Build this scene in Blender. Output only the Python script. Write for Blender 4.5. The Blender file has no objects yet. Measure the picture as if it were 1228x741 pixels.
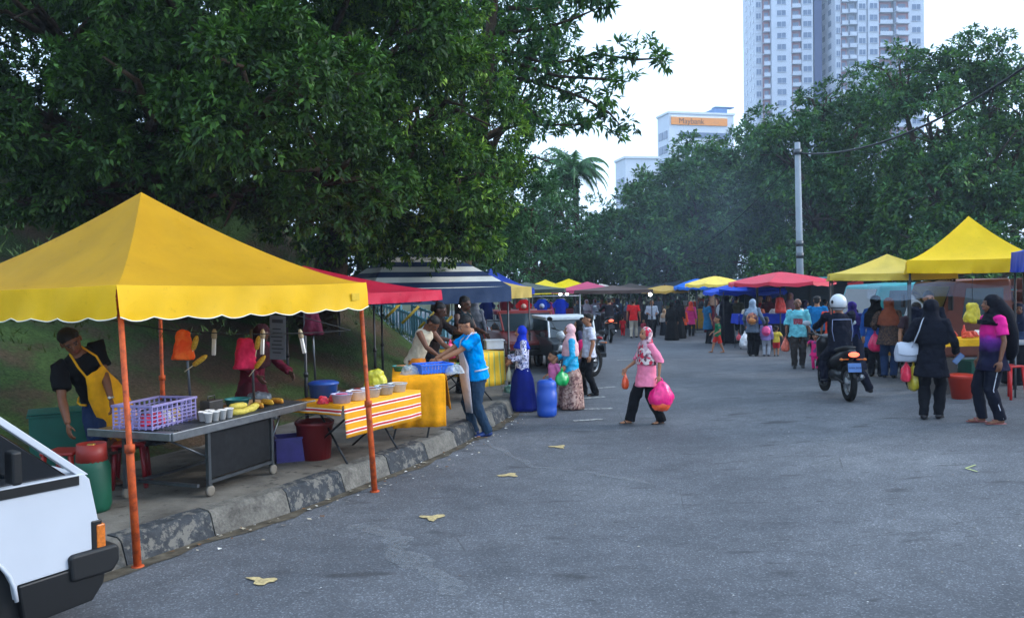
import bpy, math, random
import numpy as np
from mathutils import Vector, Matrix, Euler
C = bpy.context; D = bpy.data
rnd = random.Random(7)
R = math.radians
# ---------------------------------------------------------------- camera
sc = C.scene
EYE = 2.1; FPX = 985.0
cam = D.cameras.new('camera'); camo = D.objects.new('camera', cam); sc.collection.objects.link(camo); sc.camera = camo
cam.sensor_width = 36.0; cam.lens = 36.0*FPX/1228.0; cam.clip_start = .05; cam.clip_end = 3000
PITCH = math.atan(28.5/FPX); ROLL = R(-1.0)
camR = Matrix.Rotation(R(90)-PITCH, 3, 'X') @ Matrix.Rotation(ROLL, 3, 'Z')
camo.matrix_world = Matrix.Translation((0, 0, EYE)) @ camR.to_4x4()
# ---------------------------------------------------------------- sky, sun, exposure
SUN_EL, SUN_AZ = R(26), R(86)          # azimuth clockwise from +Y (the view direction)
w = D.worlds.new('World'); sc.world = w; w.use_nodes = True
nt = w.node_tree; bg = nt.nodes['Background']; sky = nt.nodes.new('ShaderNodeTexSky')
sky.sky_type = 'NISHITA'; sky.sun_disc = False; sky.sun_elevation = SUN_EL; sky.sun_rotation = SUN_AZ
sky.air_density = 1.0; sky.dust_density = 5.0; sky.ozone_density = 1.6
# thin white overcast over the clear sky
tcw = nt.nodes.new('ShaderNodeTexCoord'); nzw = nt.nodes.new('ShaderNodeTexNoise'); nzw.inputs['Scale'].default_value = 1.6; nzw.inputs['Detail'].default_value = 5
mpw = nt.nodes.new('ShaderNodeMapping'); mpw.inputs['Scale'].default_value = (1, 1, 2.6); nt.links.new(tcw.outputs['Generated'], mpw.inputs[0]); nt.links.new(mpw.outputs[0], nzw.inputs['Vector'])
rmw = nt.nodes.new('ShaderNodeMapRange'); rmw.inputs[1].default_value = .3; rmw.inputs[2].default_value = .7; rmw.inputs[3].default_value = .62; rmw.inputs[4].default_value = .95; nt.links.new(nzw.outputs['Fac'], rmw.inputs[0])
mxw = nt.nodes.new('ShaderNodeMixRGB'); nt.links.new(rmw.outputs[0], mxw.inputs[0]); nt.links.new(sky.outputs[0], mxw.inputs[1]); mxw.inputs[2].default_value = (5.0, 6.3, 7.6, 1)
nt.links.new(mxw.outputs[0], bg.inputs[0]); bg.inputs[1].default_value = 0.15
sl = D.lights.new('sun', 'SUN'); sl.energy = 1.2; sl.angle = R(14); sl.color = (1, .95, .88)
so = D.objects.new('sun', sl); sc.collection.objects.link(so)
sd = Vector((math.sin(SUN_AZ)*math.cos(SUN_EL), math.cos(SUN_AZ)*math.cos(SUN_EL), math.sin(SUN_EL)))
so.rotation_euler = sd.to_track_quat('Z', 'Y').to_euler()
sc.view_settings.view_transform = 'Standard'; sc.view_settings.look = 'None'
sc.view_settings.exposure = 1.12; sc.view_settings.gamma = 1
sc.view_settings.use_white_balance = True; sc.view_settings.white_balance_temperature = 5960; sc.view_settings.white_balance_tint = 10
try:
    sc.cycles.max_bounces = 6; sc.cycles.diffuse_bounces = 3; sc.cycles.glossy_bounces = 2
    sc.cycles.transmission_bounces = 4; sc.cycles.transparent_max_bounces = 8; sc.cycles.volume_bounces = 0
except Exception: pass
# ---------------------------------------------------------------- measuring helpers (photo pixel -> place in the world)
def ray(px, py):
    v = Vector(((px-614)/FPX, -(py-370.5)/FPX, -1)); return (camR @ v)
def sstep(a, b, x): t = min(1, max(0, (x-a)/(b-a))); return t*t*(3-2*t)
def g(x, y): return .045*max(0, x-2)*(1-sstep(11, 19, y))*(1-sstep(9, 16, x))
def gp(px, py, z=None):
    d = ray(px, py); zz = 0 if z is None else z
    for _ in range(6):
        t = (zz-EYE)/d.z; x, y = d.x*t, d.y*t
        if z is None: zz = g(x, y)
    return Vector((x, y, zz))
def at(px, py, Y):
    d = ray(px, py); t = Y/d.y; return Vector((d.x*t, Y, EYE+d.z*t))
# ---------------------------------------------------------------- materials
MC = {}
def lin(c):
    if isinstance(c, str):
        c = [int(c[i:i+2], 16)/255 for i in (0, 2, 4)]
        c = [x/12.92 if x <= .04045 else ((x+.055)/1.055)**2.4 for x in c]
    return (c[0], c[1], c[2], 1)
class NB:
    def __init__(s, name):
        s.m = D.materials.new(name); s.m.use_nodes = True; s.t = s.m.node_tree
        s.p = s.t.nodes['Principled BSDF']; s.co = s.t.nodes.new('ShaderNodeTexCoord')
    def n(s, typ, ins={}, **kw):
        nd = s.t.nodes.new('ShaderNode'+typ)
        for k, v in kw.items(): setattr(nd, k, v)
        for k, v in ins.items():
            if hasattr(v, 'bl_idname') and hasattr(v, 'links'): s.t.links.new(v, nd.inputs[k])
            else: nd.inputs[k].default_value = v
        return nd
    def noise(s, scale, detail=4, rough=.6, vec=None):
        return s.n('TexNoise', {'Vector': vec or s.co.outputs['Object'], 'Scale': scale, 'Detail': detail, 'Roughness': rough}).outputs['Fac']
    def ramp(s, fac, stops, interp='LINEAR'):
        r = s.n('ValToRGB', {'Fac': fac}); cr = r.color_ramp; cr.interpolation = interp
        while len(cr.elements) < len(stops): cr.elements.new(.5)
        for e, (p, c) in zip(cr.elements, stops): e.position = p; e.color = lin(c) if isinstance(c, str) or len(c) == 3 else c
        return r.outputs['Color']
    def mix(s, fac, a, b, mode='MIX'):
        nd = s.n('MixRGB', {}, blend_type=mode)
        for k, v in (('Fac', fac), ('Color1', a), ('Color2', b)):
            if hasattr(v, 'links'): s.t.links.new(v, nd.inputs[k])
            elif k == 'Fac': nd.inputs[k].default_value = v
            else: nd.inputs[k].default_value = lin(v)
        return nd.outputs[0]
    def math(s, op, a, b=0.0):
        nd = s.n('Math', {}, operation=op)
        for i, v in enumerate((a, b)):
            if hasattr(v, 'links'): s.t.links.new(v, nd.inputs[i])
            else: nd.inputs[i].default_value = v
        return nd.outputs[0]
    def bump(s, h, strength=.3, dist=.02):
        b = s.n('Bump', {'Height': h, 'Strength': strength, 'Distance': dist}); s.t.links.new(b.outputs[0], s.p.inputs['Normal'])
    def col(s, c):
        if hasattr(c, 'links'): s.t.links.new(c, s.p.inputs['Base Color'])
        else: s.p.inputs['Base Color'].default_value = lin(c)
    def set(s, rough=.6, spec=.4, metal=0, trans=0, alpha=1):
        s.p.inputs['Roughness'].default_value = rough; s.p.inputs['Specular IOR Level'].default_value = spec
        s.p.inputs['Metallic'].default_value = metal; s.p.inputs['Transmission Weight'].default_value = trans
        s.p.inputs['Alpha'].default_value = alpha
def plain(c, rough=.6, spec=.4, metal=0, var=.12, ns=6, bump=0, bs=40, trans=0, alpha=1, key=None):
    k = ('plain', str(c), rough, spec, metal, var, ns, bump, bs, trans, alpha)
    if k in MC: return MC[k]
    b = NB(key or 'paint'); b.set(rough, spec, metal, trans, alpha); c4 = lin(c)
    if var:
        f = b.noise(ns); lo = [x*(1-var) for x in c4[:3]]; hi = [min(1, x*(1+var)) for x in c4[:3]]
        b.col(b.ramp(f, [(.3, lo), (.7, hi)]))
    else: b.col(c4[:3])
    if bump: b.bump(b.noise(bs, 3), bump, .01)
    MC[k] = b.m; return b.m
def cloth(c, rough=.85): return plain(c, rough, .15, 0, .16, 9, .5, 14, key='fabric')
def vinyl(c): return canvas(c, .12)
def canvas(c, tr=.22):
    k = ('canvas', c, tr)
    if k in MC: return MC[k]
    b = NB('canvas'); b.set(.6, .25); c4 = lin(c); cl = b.ramp(b.noise(1.1, 5), [(.3, [x*.84 for x in c4[:3]]), (.7, [min(1, x*1.1) for x in c4[:3]])])
    sp = b.ramp(b.noise(7, 5, .7), [(.62, (1, 1, 1)), (.72, (.78, .76, .72))]); cl = b.mix(1, cl, sp, 'MULTIPLY'); b.col(cl); b.bump(b.noise(6, 4), .35, .02)
    tl = b.n('BsdfTranslucent', {'Color': cl}); mx = b.n('MixShader', {0: tr, 1: b.p.outputs[0], 2: tl.outputs[0]}); b.t.links.new(mx.outputs[0], b.t.nodes['Material Output'].inputs[0]); MC[k] = b.m; return b.m
def metal(c, rough=.4): return plain(c, rough, .5, .8, .2, 12, .1, 60, key='metal')
def plastic(c, rough=.35): return plain(c, rough, .5, 0, .06, 5, 0, key='plastic')
def pattern(name, cols, scale=30, mode='voronoi'):
    k = ('pat', name)
    if k in MC: return MC[k]
    b = NB(name); b.set(.85, .15)
    if mode == 'voronoi':
        v = b.n('TexVoronoi', {'Vector': b.co.outputs['Object'], 'Scale': scale}); f = b.n('SeparateColor', {0: v.outputs['Color']}).outputs[0]
    else: f = b.noise(scale, 3, .7)
    n = len(cols); st = [((i/n) if mode == 'voronoi' else (.3+.4*i/n), c) for i, c in enumerate(cols)]
    b.col(b.ramp(f, st, 'CONSTANT' if mode == 'voronoi' else 'LINEAR')); b.bump(b.noise(14, 3), .5, .01); MC[k] = b.m; return b.m
def stripes(name, axis, period, cols, rough=.7, coord='Object', off=0.0):
    """cols: list of (start fraction, colour) along a coordinate axis"""
    k = ('str', name)
    if k in MC: return MC[k]
    b = NB(name); b.set(rough, .25)
    s = b.n('SeparateXYZ', {0: b.co.outputs[coord]}).outputs[axis]
    f = b.math('FRACT', b.math('ADD', b.math('DIVIDE', s, period), 100+off))
    c = b.ramp(f, cols, 'CONSTANT'); v = b.ramp(b.noise(3), [(.3, (.82, .82, .82)), (.7, (1, 1, 1))])
    b.col(b.mix(1, c, v, 'MULTIPLY')); b.bump(b.noise(8, 3), .35, .02); MC[k] = b.m; return b.m
# ---------------------------------------------------------------- objects and tags
def link(o): sc.collection.objects.link(o); return o
def tag(o, label=None, cat=None, group=None, kind=None):
    if label: o['label'] = label
    if cat: o['category'] = cat
    if group: o['group'] = group
    if kind: o['kind'] = kind
    return o
def thing(name, label, cat, loc=(0, 0, 0), yaw=0, group=None, parent=None):
    o = link(D.objects.new(name, None)); o.location = loc; o.rotation_euler = (0, 0, yaw); o.empty_display_size = .2
    tag(o, label, cat, group); return o
def copy_tree(o, parent=None):
    c = o.copy(); link(c)
    if parent: c.parent = parent
    for ch in list(o.children): copy_tree(ch, c)
    return c
class MB:
    """collects shapes that become ONE mesh object"""
    def __init__(s): s.v = []; s.f = []; s.mi = []; s.sm = []; s.cur = 0; s.smooth = False
    def add(s, vs, fs):
        o = len(s.v); s.v += [tuple(v) for v in vs]
        for f in fs: s.f.append([o+i for i in f]); s.mi.append(s.cur); s.sm.append(s.smooth)
        return s
    def box(s, c, d, rot=0, M=None):
        x, y, z = d[0]/2, d[1]/2, d[2]/2; c = Vector(c)
        vs = [Vector((a*x, b*y, e*z)) for a in (-1, 1) for b in (-1, 1) for e in (-1, 1)]
        Q = M if M else Matrix.Rotation(rot, 3, 'Z')
        return s.add([c+Q@v for v in vs], [(0, 1, 3, 2), (4, 6, 7, 5), (0, 4, 5, 1), (2, 3, 7, 6), (0, 2, 6, 4), (1, 5, 7, 3)])
    def quad(s, a, b, c, d): return s.add([a, b, c, d], [(0, 1, 2, 3)])
    def grid(s, P):
        n, m = len(P), len(P[0]); vs = [p for r in P for p in r]
        return s.add(vs, [(i*m+j, i*m+j+1, (i+1)*m+j+1, (i+1)*m+j) for i in range(n-1) for j in range(m-1)])
    def rings(s, rs, cap=True):
        n = len(rs[0]); vs = [p for r in rs for p in r]
        fs = [(i*n+j, i*n+(j+1) % n, (i+1)*n+(j+1) % n, (i+1)*n+j) for i in range(len(rs)-1) for j in range(n)]
        if cap: fs += [tuple(range(n-1, -1, -1)), tuple((len(rs)-1)*n+j for j in range(n))]
        sm = s.smooth; s.add(vs, fs); return s
    def tube(s, pts, rad, n=8, cap=True, ref=(0, 0, 1)):
        pts = [Vector(p) for p in pts]; k = len(pts)
        if not hasattr(rad, '__len__'): rad = [rad]*k
        rs = []; prev = None
        for i, p in enumerate(pts):
            t = (pts[min(k-1, i+1)]-pts[max(0, i-1)]).normalized()
            a = prev if prev else Vector(ref)
            if abs(a.dot(t)) > .95: a = Vector((1, 0, 0)) if abs(t.x) < .9 else Vector((0, 1, 0))
            u = (a-t*a.dot(t)).normalized(); v = t.cross(u); prev = u; r = rad[i]
            ru, rv = (r if hasattr(r, '__len__') else (r, r))
            rs.append([p+u*ru*math.cos(2*math.pi*j/n)+v*rv*math.sin(2*math.pi*j/n) for j in range(n)])
        return s.rings(rs, cap)
    def lathe(s, c, prof, n=20, axis='Z', cap=True):
        c = Vector(c); rs = []
        for r, z in prof:
            ring = []
            for j in range(n):
                a = 2*math.pi*j/n; x, y = r*math.cos(a), r*math.sin(a)
                ring.append(c+Vector({'Z': (x, y, z), 'X': (z, x, y), 'Y': (x, z, y)}[axis]))
            rs.append(ring)
        return s.rings(rs, cap)
    def ball(s, c, r, n=12, m=8, M=None):
        c = Vector(c); r = Vector(r) if hasattr(r, '__len__') else Vector((r, r, r)); rs = []
        for i in range(m+1):
            ph = math.pi*(.02+.96*i/m)-math.pi/2
            ring = []
            for j in range(n):
                a = 2*math.pi*j/n; q = Vector((r.x*math.cos(ph)*math.cos(a), r.y*math.cos(ph)*math.sin(a), r.z*math.sin(ph)))
                ring.append(c+(M@q if M else q))
            rs.append(ring)
        return s.rings(rs)
    def prism(s, poly, axis, a, b):
        f = {'X': lambda p, q, t: (t, p, q), 'Y': lambda p, q, t: (p, t, q), 'Z': lambda p, q, t: (p, q, t)}[axis]
        n = len(poly); vs = [f(p, q, a) for p, q in poly]+[f(p, q, b) for p, q in poly]
        return s.add(vs, [(i, (i+1) % n, n+(i+1) % n, n+i) for i in range(n)]+[tuple(range(n-1, -1, -1)), tuple(range(n, 2*n))])
    def build(s, name, mats, parent=None, label=None, bevel=0, seg=2, kind=None, recalc=True):
        me = D.meshes.new(name); me.from_pydata(s.v, [], s.f)
        if not isinstance(mats, (list, tuple)): mats = [mats]
        for m in mats: me.materials.append(m)
        me.polygons.foreach_set('material_index', s.mi); me.polygons.foreach_set('use_smooth', s.sm)
        if recalc:
            import bmesh
            bm = bmesh.new(); bm.from_mesh(me); bmesh.ops.recalc_face_normals(bm, faces=bm.faces); bm.to_mesh(me); bm.free()
        o = link(D.objects.new(name, me))
        if parent: o.parent = parent
        if label: o['label'] = label
        if kind: o['kind'] = kind
        if bevel:
            b = o.modifiers.new('bevel', 'BEVEL'); b.width = bevel; b.segments = seg; b.limit_method = 'ANGLE'; b.angle_limit = R(35); b.harden_normals = False
        return o
def S():
    m = MB(); m.smooth = True; return m

def crumple(o, s_, sub=2, k=.22):
    sd_ = o.modifiers.new('soften', 'SUBSURF'); sd_.levels = sub; sd_.render_levels = sub
    for i_, (sc_, st_) in enumerate(((.45, k), (.16, k*.45))):
        key = 'crumple_%.3f' % (s_*sc_); t = D.textures.get(key) or D.textures.new(key, 'CLOUDS'); t.noise_scale = max(.01, s_*sc_); t.noise_depth = 2
        d = o.modifiers.new('crumple', 'DISPLACE'); d.texture = t; d.strength = s_*st_; d.mid_level = .5; d.texture_coords = 'GLOBAL'
# ================================================================ PEOPLE
LATE = []                                # objects whose modifiers are baked at the end
def remesh(o, vox, smooth=3, disp=0, face=None, seed=0):
    r = o.modifiers.new('union', 'REMESH'); r.mode = 'VOXEL'; r.voxel_size = vox; r.use_smooth_shade = True
    if disp:
        k = 'wrinkle%d' % (seed % 3)
        t = D.textures.get(k) or D.textures.new(k, 'CLOUDS'); t.noise_scale = .10+.03*(seed % 3); t.noise_depth = 2
        d = o.modifiers.new('wrinkle', 'DISPLACE'); d.texture = t; d.strength = disp; d.mid_level = .5; d.texture_coords = 'GLOBAL'
    if smooth:
        s_ = o.modifiers.new('relax', 'SMOOTH'); s_.factor = .5; s_.iterations = smooth
    LATE.append((o, face))
def ik(a, t, l1, l2, hint):
    a = Vector(a); t = Vector(t); d = t-a; L = d.length; mx = (l1+l2)*.995
    if L > mx: d = d*(mx/L); t = a+d; L = mx
    x = (l1*l1-l2*l2+L*L)/(2*L); h = math.sqrt(max(0, l1*l1-x*x)); n = d.normalized()
    hv = Vector(hint); hv = hv-n*hv.dot(n)
    if hv.length < 1e-4: hv = Vector((1, 0, 0))
    return a+n*x+hv.normalized()*h, t
SKIN = {'a': '8a5a3e', 'b': '6e4630', 'c': 'a06f50', 'd': '4a2f22'}
def person(px, py, top, yaw, label, cat='person', skin='a', z=None, height=None, lean=0, side=0, turn=0, nod=0,
           arms=(None, None), feet=((0, 0), (0, 0)), hair='short', haircol='120e0c', topc=None, sleeve='short', hem=.06, bottom='trousers',
           botc='16181f', shoes='shoes', shoec='141414', hijab=None, capelen=.17, apron=None, female=False, child=False, fine=False,
           group=None, Yd=None, hip=None, girth=1.0, printed=None, collar=None, sleevec=None, bib='bib', flare=1.0, extra=None):
    """px,py: where the feet stand in the photo; top: the pixel row of the top of the head; yaw 0 faces the camera, -90 faces left"""
    yaw = yaw-math.degrees(math.atan((px-614)/FPX))
    if Yd is None: p = gp(px, py, z)
    else: p = at(px, 400, Yd); p.z = z if z is not None else g(p.x, p.y)
    if height is None:
        s = FPX/p.y; hy = 342-(px-614)*math.tan(R(1.0)); height = EYE-p.z-(top-hy)/s
    H = height; vox = .0065 if fine else (.011 if p.y < 22 else .014)
    root = thing('person', label, cat, p, R(yaw), group)
    hs = (1.38 if child else 1.0)*(1.0)
    hz = hip if hip is not None else (.47 if child else .515)
    Rt = Matrix.Rotation(R(side), 3, 'Y') @ Matrix.Rotation(R(lean), 3, 'X')   # lean>0 leans towards -Y (forward)
    P = lambda x, y, zz: Vector((x, y, zz))
    hipc = P(0, 0, hz)
    T = lambda x, y, zz: hipc+Rt@P(x, y, zz)
    sw = .098 if female or child else .112
    tl = .30 if not child else .27
    sh = [T(-sw, .005, tl-.012), T(sw, .005, tl-.012)]
    neck = T(0, .005, tl+.01)
    Rh = Rt @ Matrix.Rotation(R(turn), 3, 'Z') @ Matrix.Rotation(R(nod), 3, 'X')
    hc = neck + Rt@P(0, -.008, .025) + Rh@P(0, -.006, .068*hs)
    fr = 1.0 if not female else .92
    gx = girth
    # arms
    ua, fa = .172, .148
    wr = []; el = []
    for i, sg in enumerate((-1, 1)):
        a = arms[i] or (.055, .02, -.31)
        t = sh[i]+P(sg*a[0], -a[1], a[2])
        hint = P(sg*.5, 1, -.35) if len(a) < 4 else P(*a[3])
        e, t = ik(sh[i], t, ua, fa, hint); el.append(e); wr.append(t)
    # legs
    kn = []; an = []; hp = []
    for i, sg in enumerate((-1, 1)):
        f = feet[i]; fx, fy = f[0], f[1]; fl = f[2] if len(f) > 2 else 0
        h = T(sg*.048, 0, -.01)
        k, t = ik(h, P(sg*.05+fx, -fy, .042+fl), (hz-.045)*.52, (hz-.045)*.505, P(sg*.15, -1, .1)); hp.append(h); kn.append(k); an.append(t)
    skm = plain(SKIN.get(skin, skin), .5, .35, 0, .1, 20, .1, 90, key='skin')
    sc_ = lambda q: q*H
    # ---- body: one continuous skin
    b = S()
    b.tube([sc_(T(0, 0, zz)) for zz in (-.05, 0, .08, .16, .24, tl-.02, tl+.02, tl+.06)], [(H*x, H*y) for y, x in ((.08*fr, .06), (.092*gx, .066*gx), (.08*gx, .06*gx), (.084, .058), (.098, .06), (.09, .05), (.034, .036), (.03, .032))], 12, ref=(0, -1, 0))
    q = H*hs
    b.ball(hc*H+Rh@P(0, .006, .012)*q, P(.049, .060, .055)*q, 16, 12, Rh)
    b.ball(hc*H+Rh@P(0, -.012, -.018)*q, P(.041, .046, .050)*q, 14, 10, Rh)
    b.ball(hc*H+Rh@P(0, -.030, -.046)*q, P(.022, .022, .018)*q, 10, 8, Rh)
    b.tube([hc*H+Rh@P(0, -.055, .008)*q, hc*H+Rh@P(0, -.066, -.012)*q, hc*H+Rh@P(0, -.056, -.020)*q], [.006*q, .011*q, .008*q], 8)
    b.tube([hc*H+Rh@P(-.018, -.053, -.034)*q, hc*H+Rh@P(0, -.060, -.034)*q, hc*H+Rh@P(.018, -.053, -.034)*q], [.003*q, .0075*q, .003*q], 6)
    for sg in (-1, 1):
        b.ball(hc*H+Rh@P(sg*.050, .004, -.004)*q, P(.007, .013, .020)*q, 8, 6, Rh)
        b.ball(hc*H+Rh@P(sg*.019, -.047, .007)*q, P(.010, .008, .007)*q, 8, 6, Rh)
        b.ball(hc*H+Rh@P(sg*.021, -.048, .020)*q, P(.014, .008, .004)*q, 8, 6, Rh)
    b.tube([neck*H+Rt@P(0, 0, -.03)*H, hc*H+Rh@P(0, .006, -.02)*q], [(.036*H*gx**.5), .034*H], 10)
    hands = []
    for i, sg in enumerate((-1, 1)):
        S0, E, W = sh[i]*H, el[i]*H, wr[i]*H
        am = (.8 if female else 1)*(1.1 if child else 1)
        b.tube([S0, S0.lerp(E, .3), S0.lerp(E, .85), E, E.lerp(W, .3), W], [x*H*am for x in (.033, .031, .024, .023, .024, .0155)], 10)
        dr = (W-E).normalized()
        dr = (dr*.7+Vector((0, 0, -.5))).normalized() if dr.z < .3 else dr
        xn = Vector((sg, 0, 0))-dr*dr.x*sg; xn = xn.normalized() if xn.length > .1 else Vector((0, 0, 1)); fwd = dr.cross(xn)*sg
        if fwd.y > 0: fwd = -fwd      # thumb side looks forward
        hl = H*.105*(.95 if child else 1)
        pc = W+dr*hl*.3; inn = -xn
        M3 = Matrix((fwd, xn, dr)).transposed()
        b.ball(pc, (hl*.22, hl*.11, hl*.33), 10, 8, M3)
        if fine or p.y < 16:
            for k, (o_, L_) in enumerate(((-.16, .40), (-.055, .46), (.05, .44), (.15, .34))):
                st = W+dr*hl*.48-fwd*hl*o_*1.0
                m1 = st+dr*hl*L_*.42+inn*hl*.05; m2 = m1+(dr*.75+inn*.65).normalized()*hl*L_*.32; m3 = m2+(dr*.35+inn*.9).normalized()*hl*L_*.25
                b.tube([st, m1, m2, m3], [hl*.052, hl*.05, hl*.045, hl*.036], 7)
            st = W+dr*hl*.16+fwd*hl*.16; b.tube([st, st+(dr*.6+fwd*.6+inn*.3).normalized()*hl*.22, st+(dr*.9+fwd*.4+inn*.5).normalized()*hl*.42], [hl*.065, hl*.055, hl*.04], 7)
        else: b.ball(W+dr*hl*.68+inn*hl*.06, (hl*.17, hl*.07, hl*.26), 8, 6, M3)
        hands.append(root.matrix_world)
        K, A, Hh = kn[i]*H, an[i]*H, hp[i]*H
        lm = .93 if female else 1
        b.tube([Hh, Hh.lerp(K, .3), Hh.lerp(K, .85), K, K.lerp(A, .3), K.lerp(A, .8), A], [x*H*lm*gx**.5 for x in (.055, .052, .036, .033, .034, .023, .021)], 10)
        b.tube([A+P(0, .018*H, -.02*H), A+P(0, -.02*H, -.018*H), A+P(sg*.008*H, -.075*H, -.030*H), A+P(sg*.01*H, -.10*H, -.032*H)], [(.020*H, .018*H), (.022*H, .022*H), (.012*H, .026*H), (.009*H, .022*H)], 8)
    bo = b.build('body', [skm, plain('8a8078', .4, .4, 0, 0), plain('15100e', .3, .5, 0, 0), plain('7a3c34', .5, .4, 0, 0)], root, recalc=False)
    remesh(bo, vox*(1 if not child else .8), 2, 0, ('face', hc*H, Rh.copy(), q, p.y < 26))
    sd_ = rnd.randrange(3)
    # ---- legs covered
    if bottom in ('trousers', 'shorts', 'loose'):
        t = S(); L = 1.0 if bottom != 'shorts' else .46; w_ = 1.28 if bottom == 'loose' else 1.06
        t.tube([sc_(T(0, 0, zz)) for zz in (-.085, -.04, 0, .045)], [(H*.066*gx, H*.088*gx), (H*.075*gx, H*.104*gx), (H*.074*gx, H*.101*gx), (H*.066*gx, H*.088*gx)], 14, ref=(0, -1, 0))
        for i, sg in enumerate((-1, 1)):
            K, A, Hh = kn[i]*H, an[i]*H, hp[i]*H
            if bottom == 'shorts': t.tube([Hh, Hh.lerp(K, .4), Hh.lerp(K, .95)], [H*.062*gx, H*.06, H*.053], 12)
            else: t.tube([Hh, Hh.lerp(K, .3), Hh.lerp(K, .9), K, K.lerp(A, .3), K.lerp(A, .7), A+P(0, 0, -.012*H)], [x*H*gx**.4 for x in (.060, .058, .046*w_, .042*w_, .042*w_, .038*w_, .037*w_)], 12)
        remesh(t.build('trousers' if bottom != 'shorts' else 'shorts', cloth(botc) if isinstance(botc, str) else botc, root, recalc=False), max(vox, .009), 2, .026*H, seed=sd_)
    elif bottom in ('skirt', 'robe'):
        n = 40; rs = []; z1 = .012; cx = (an[0]+an[1])*.5; ph = rnd.random()*6; k1 = rnd.choice((7, 8, 9)); K_ = 12
        spread = max(.0, (an[1]-an[0]).length-.1)*.5; zt = .05
        for a in range(K_+1):
            f = a/K_; zc = (hz+zt)*(1-f)+z1*f; c = T(0, 0, zt).lerp(P(cx.x, cx.y+.005, z1), f); c.z = zc
            rx = .078*gx+(.055*gx)*min(1, f*3.2)**.8*1.0*.75+.065*flare*f+spread*.8*f; ry = .06*gx+.045*min(1, f*3)*gx+.05*flare*f+spread*.5*f
            ring = []
            for j in range(n):
                th = 2*math.pi*j/n; m_ = 1+(.06*math.sin(k1*th+ph)+.035*math.sin((k1+4)*th-ph*2+f*1.5))*f
                ring.append(sc_(P(c.x+rx*m_*math.cos(th), c.y+ry*m_*math.sin(th), c.z)))
            rs.append(ring)
        s2 = S(); s2.rings(rs, True); s2.build('skirt', cloth(botc) if isinstance(botc, str) else botc, root, recalc=False)
    # ---- top
    if topc:
        t = S(); lo = -hem; fl = .012 if hem < .1 else .03
        zs = [lo, lo*.5, 0, .08, .16, .24, tl-.015, tl+.012]; infl = .010
        rr = [(.098*gx+fl*flare, .072*gx+fl), (.100*gx+fl*.5, .075*gx+fl*.5), (.098*gx+.004, .074*gx+.003), (.088*gx+.006, .068*gx+.005), (.092*gx+.002, .068*gx), (.104, .072), (.096, .058), (.045, .045)]
        if female: rr[5] = (.098, .082); rr[4] = (.094, .080)
        t.tube([sc_(T(0, 0, zz)) for zz in zs], [(H*(y+infl*.4), H*(x+infl*.4)) for x, y in rr], 18, ref=(0, -1, 0))
        for i, sg in enumerate((-1, 1)):
            S0, E, W = sh[i]*H, el[i]*H, wr[i]*H
            if sleeve == 'short': t.tube([S0.lerp(T(0, 0, tl-.03)*H, .25), S0, S0.lerp(E, .35), S0.lerp(E, .72)], [H*.040, H*.044, H*.042, H*.044], 12)
            elif sleeve == 'half': t.tube([S0.lerp(T(0, 0, tl-.03)*H, .25), S0, S0.lerp(E, .5), E, E.lerp(W, .15)], [H*.040, H*.044, H*.042, H*.042, H*.044], 12)
            elif sleeve == 'long': t.tube([S0.lerp(T(0, 0, tl-.03)*H, .25), S0, S0.lerp(E, .5), E, E.lerp(W, .5), E.lerp(W, .97)], [H*.038, H*.043, H*.038, H*.034, H*.032, H*.030], 12)
            else: pass
        tm = cloth(topc) if isinstance(topc, str) else topc
        to = t.build('top', tm, root, recalc=False); remesh(to, max(vox, .009), 2, .032*H, seed=sd_)
        if printed:      # a printed panel: a curved patch on the chest
            pc_, z0, z1_, wd = printed; m = S(); rows = []
            for a in range(5):
                zz = z0+(z1_-z0)*a/4; rows.append([sc_(T(wd*(c/6-.5), -(.083*gx**.5+.009)*math.sqrt(max(.2, 1-(wd*(c/6-.5)/.13)**2)), zz)) for c in range(7)])
            m.grid(rows); po = m.build('print', pc_, to, recalc=False)
            sw_ = po.modifiers.new('wrap', 'SHRINKWRAP'); sw_.target = to; sw_.wrap_method = 'PROJECT'; sw_.use_project_y = True; sw_.use_project_z = False; sw_.use_project_x = False; sw_.use_negative_direction = True; sw_.use_positive_direction = True; sw_.offset = .005; sw_.project_limit = .12
    # ---- apron
    if apron:
        m = S(); rows = []
        zz = [-.30, -.2, -.1, 0, .08, .16, .22]; wd = [.085, .09, .095, .095, .085, .062, .05]
        for a, (z_, w_) in enumerate(zip(zz, wd)):
            rows.append([sc_(T(w_*gx*(c/8*2-1)*1.1, -(.096*gx+.012+(.022 if z_ < .02 else 0)+.004*math.sin(c*1.7+a))*math.sqrt(max(.12, 1-((c/8*2-1)*w_/.15)**2)), z_)) for c in range(9)])
        m.grid(rows); ao = m.build('apron', cloth(apron), root, recalc=False); sm = ao.modifiers.new('thick', 'SOLIDIFY'); sm.thickness = .006
        m = S(); 
        for sg in (-1, 1): m.tube([sc_(T(sg*.05, -.098, .21)), sc_(T(sg*.055, -.075, .275)), sc_(T(sg*.035, .0, tl+.03)), sc_(T(0, .05, tl+.02))], H*.006, 6)
        m.build('neck_strap', cloth(apron), ao, recalc=False); m = S()
        m.tube([sc_(T(.118*gx*math.cos(th), .088*gx*math.sin(th)+.0, .03)) for th in [R(-30+i*24) for i in range(11)]], H*.006, 6)
        m.build('apron_tie', cloth(apron), ao, recalc=False)
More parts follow.
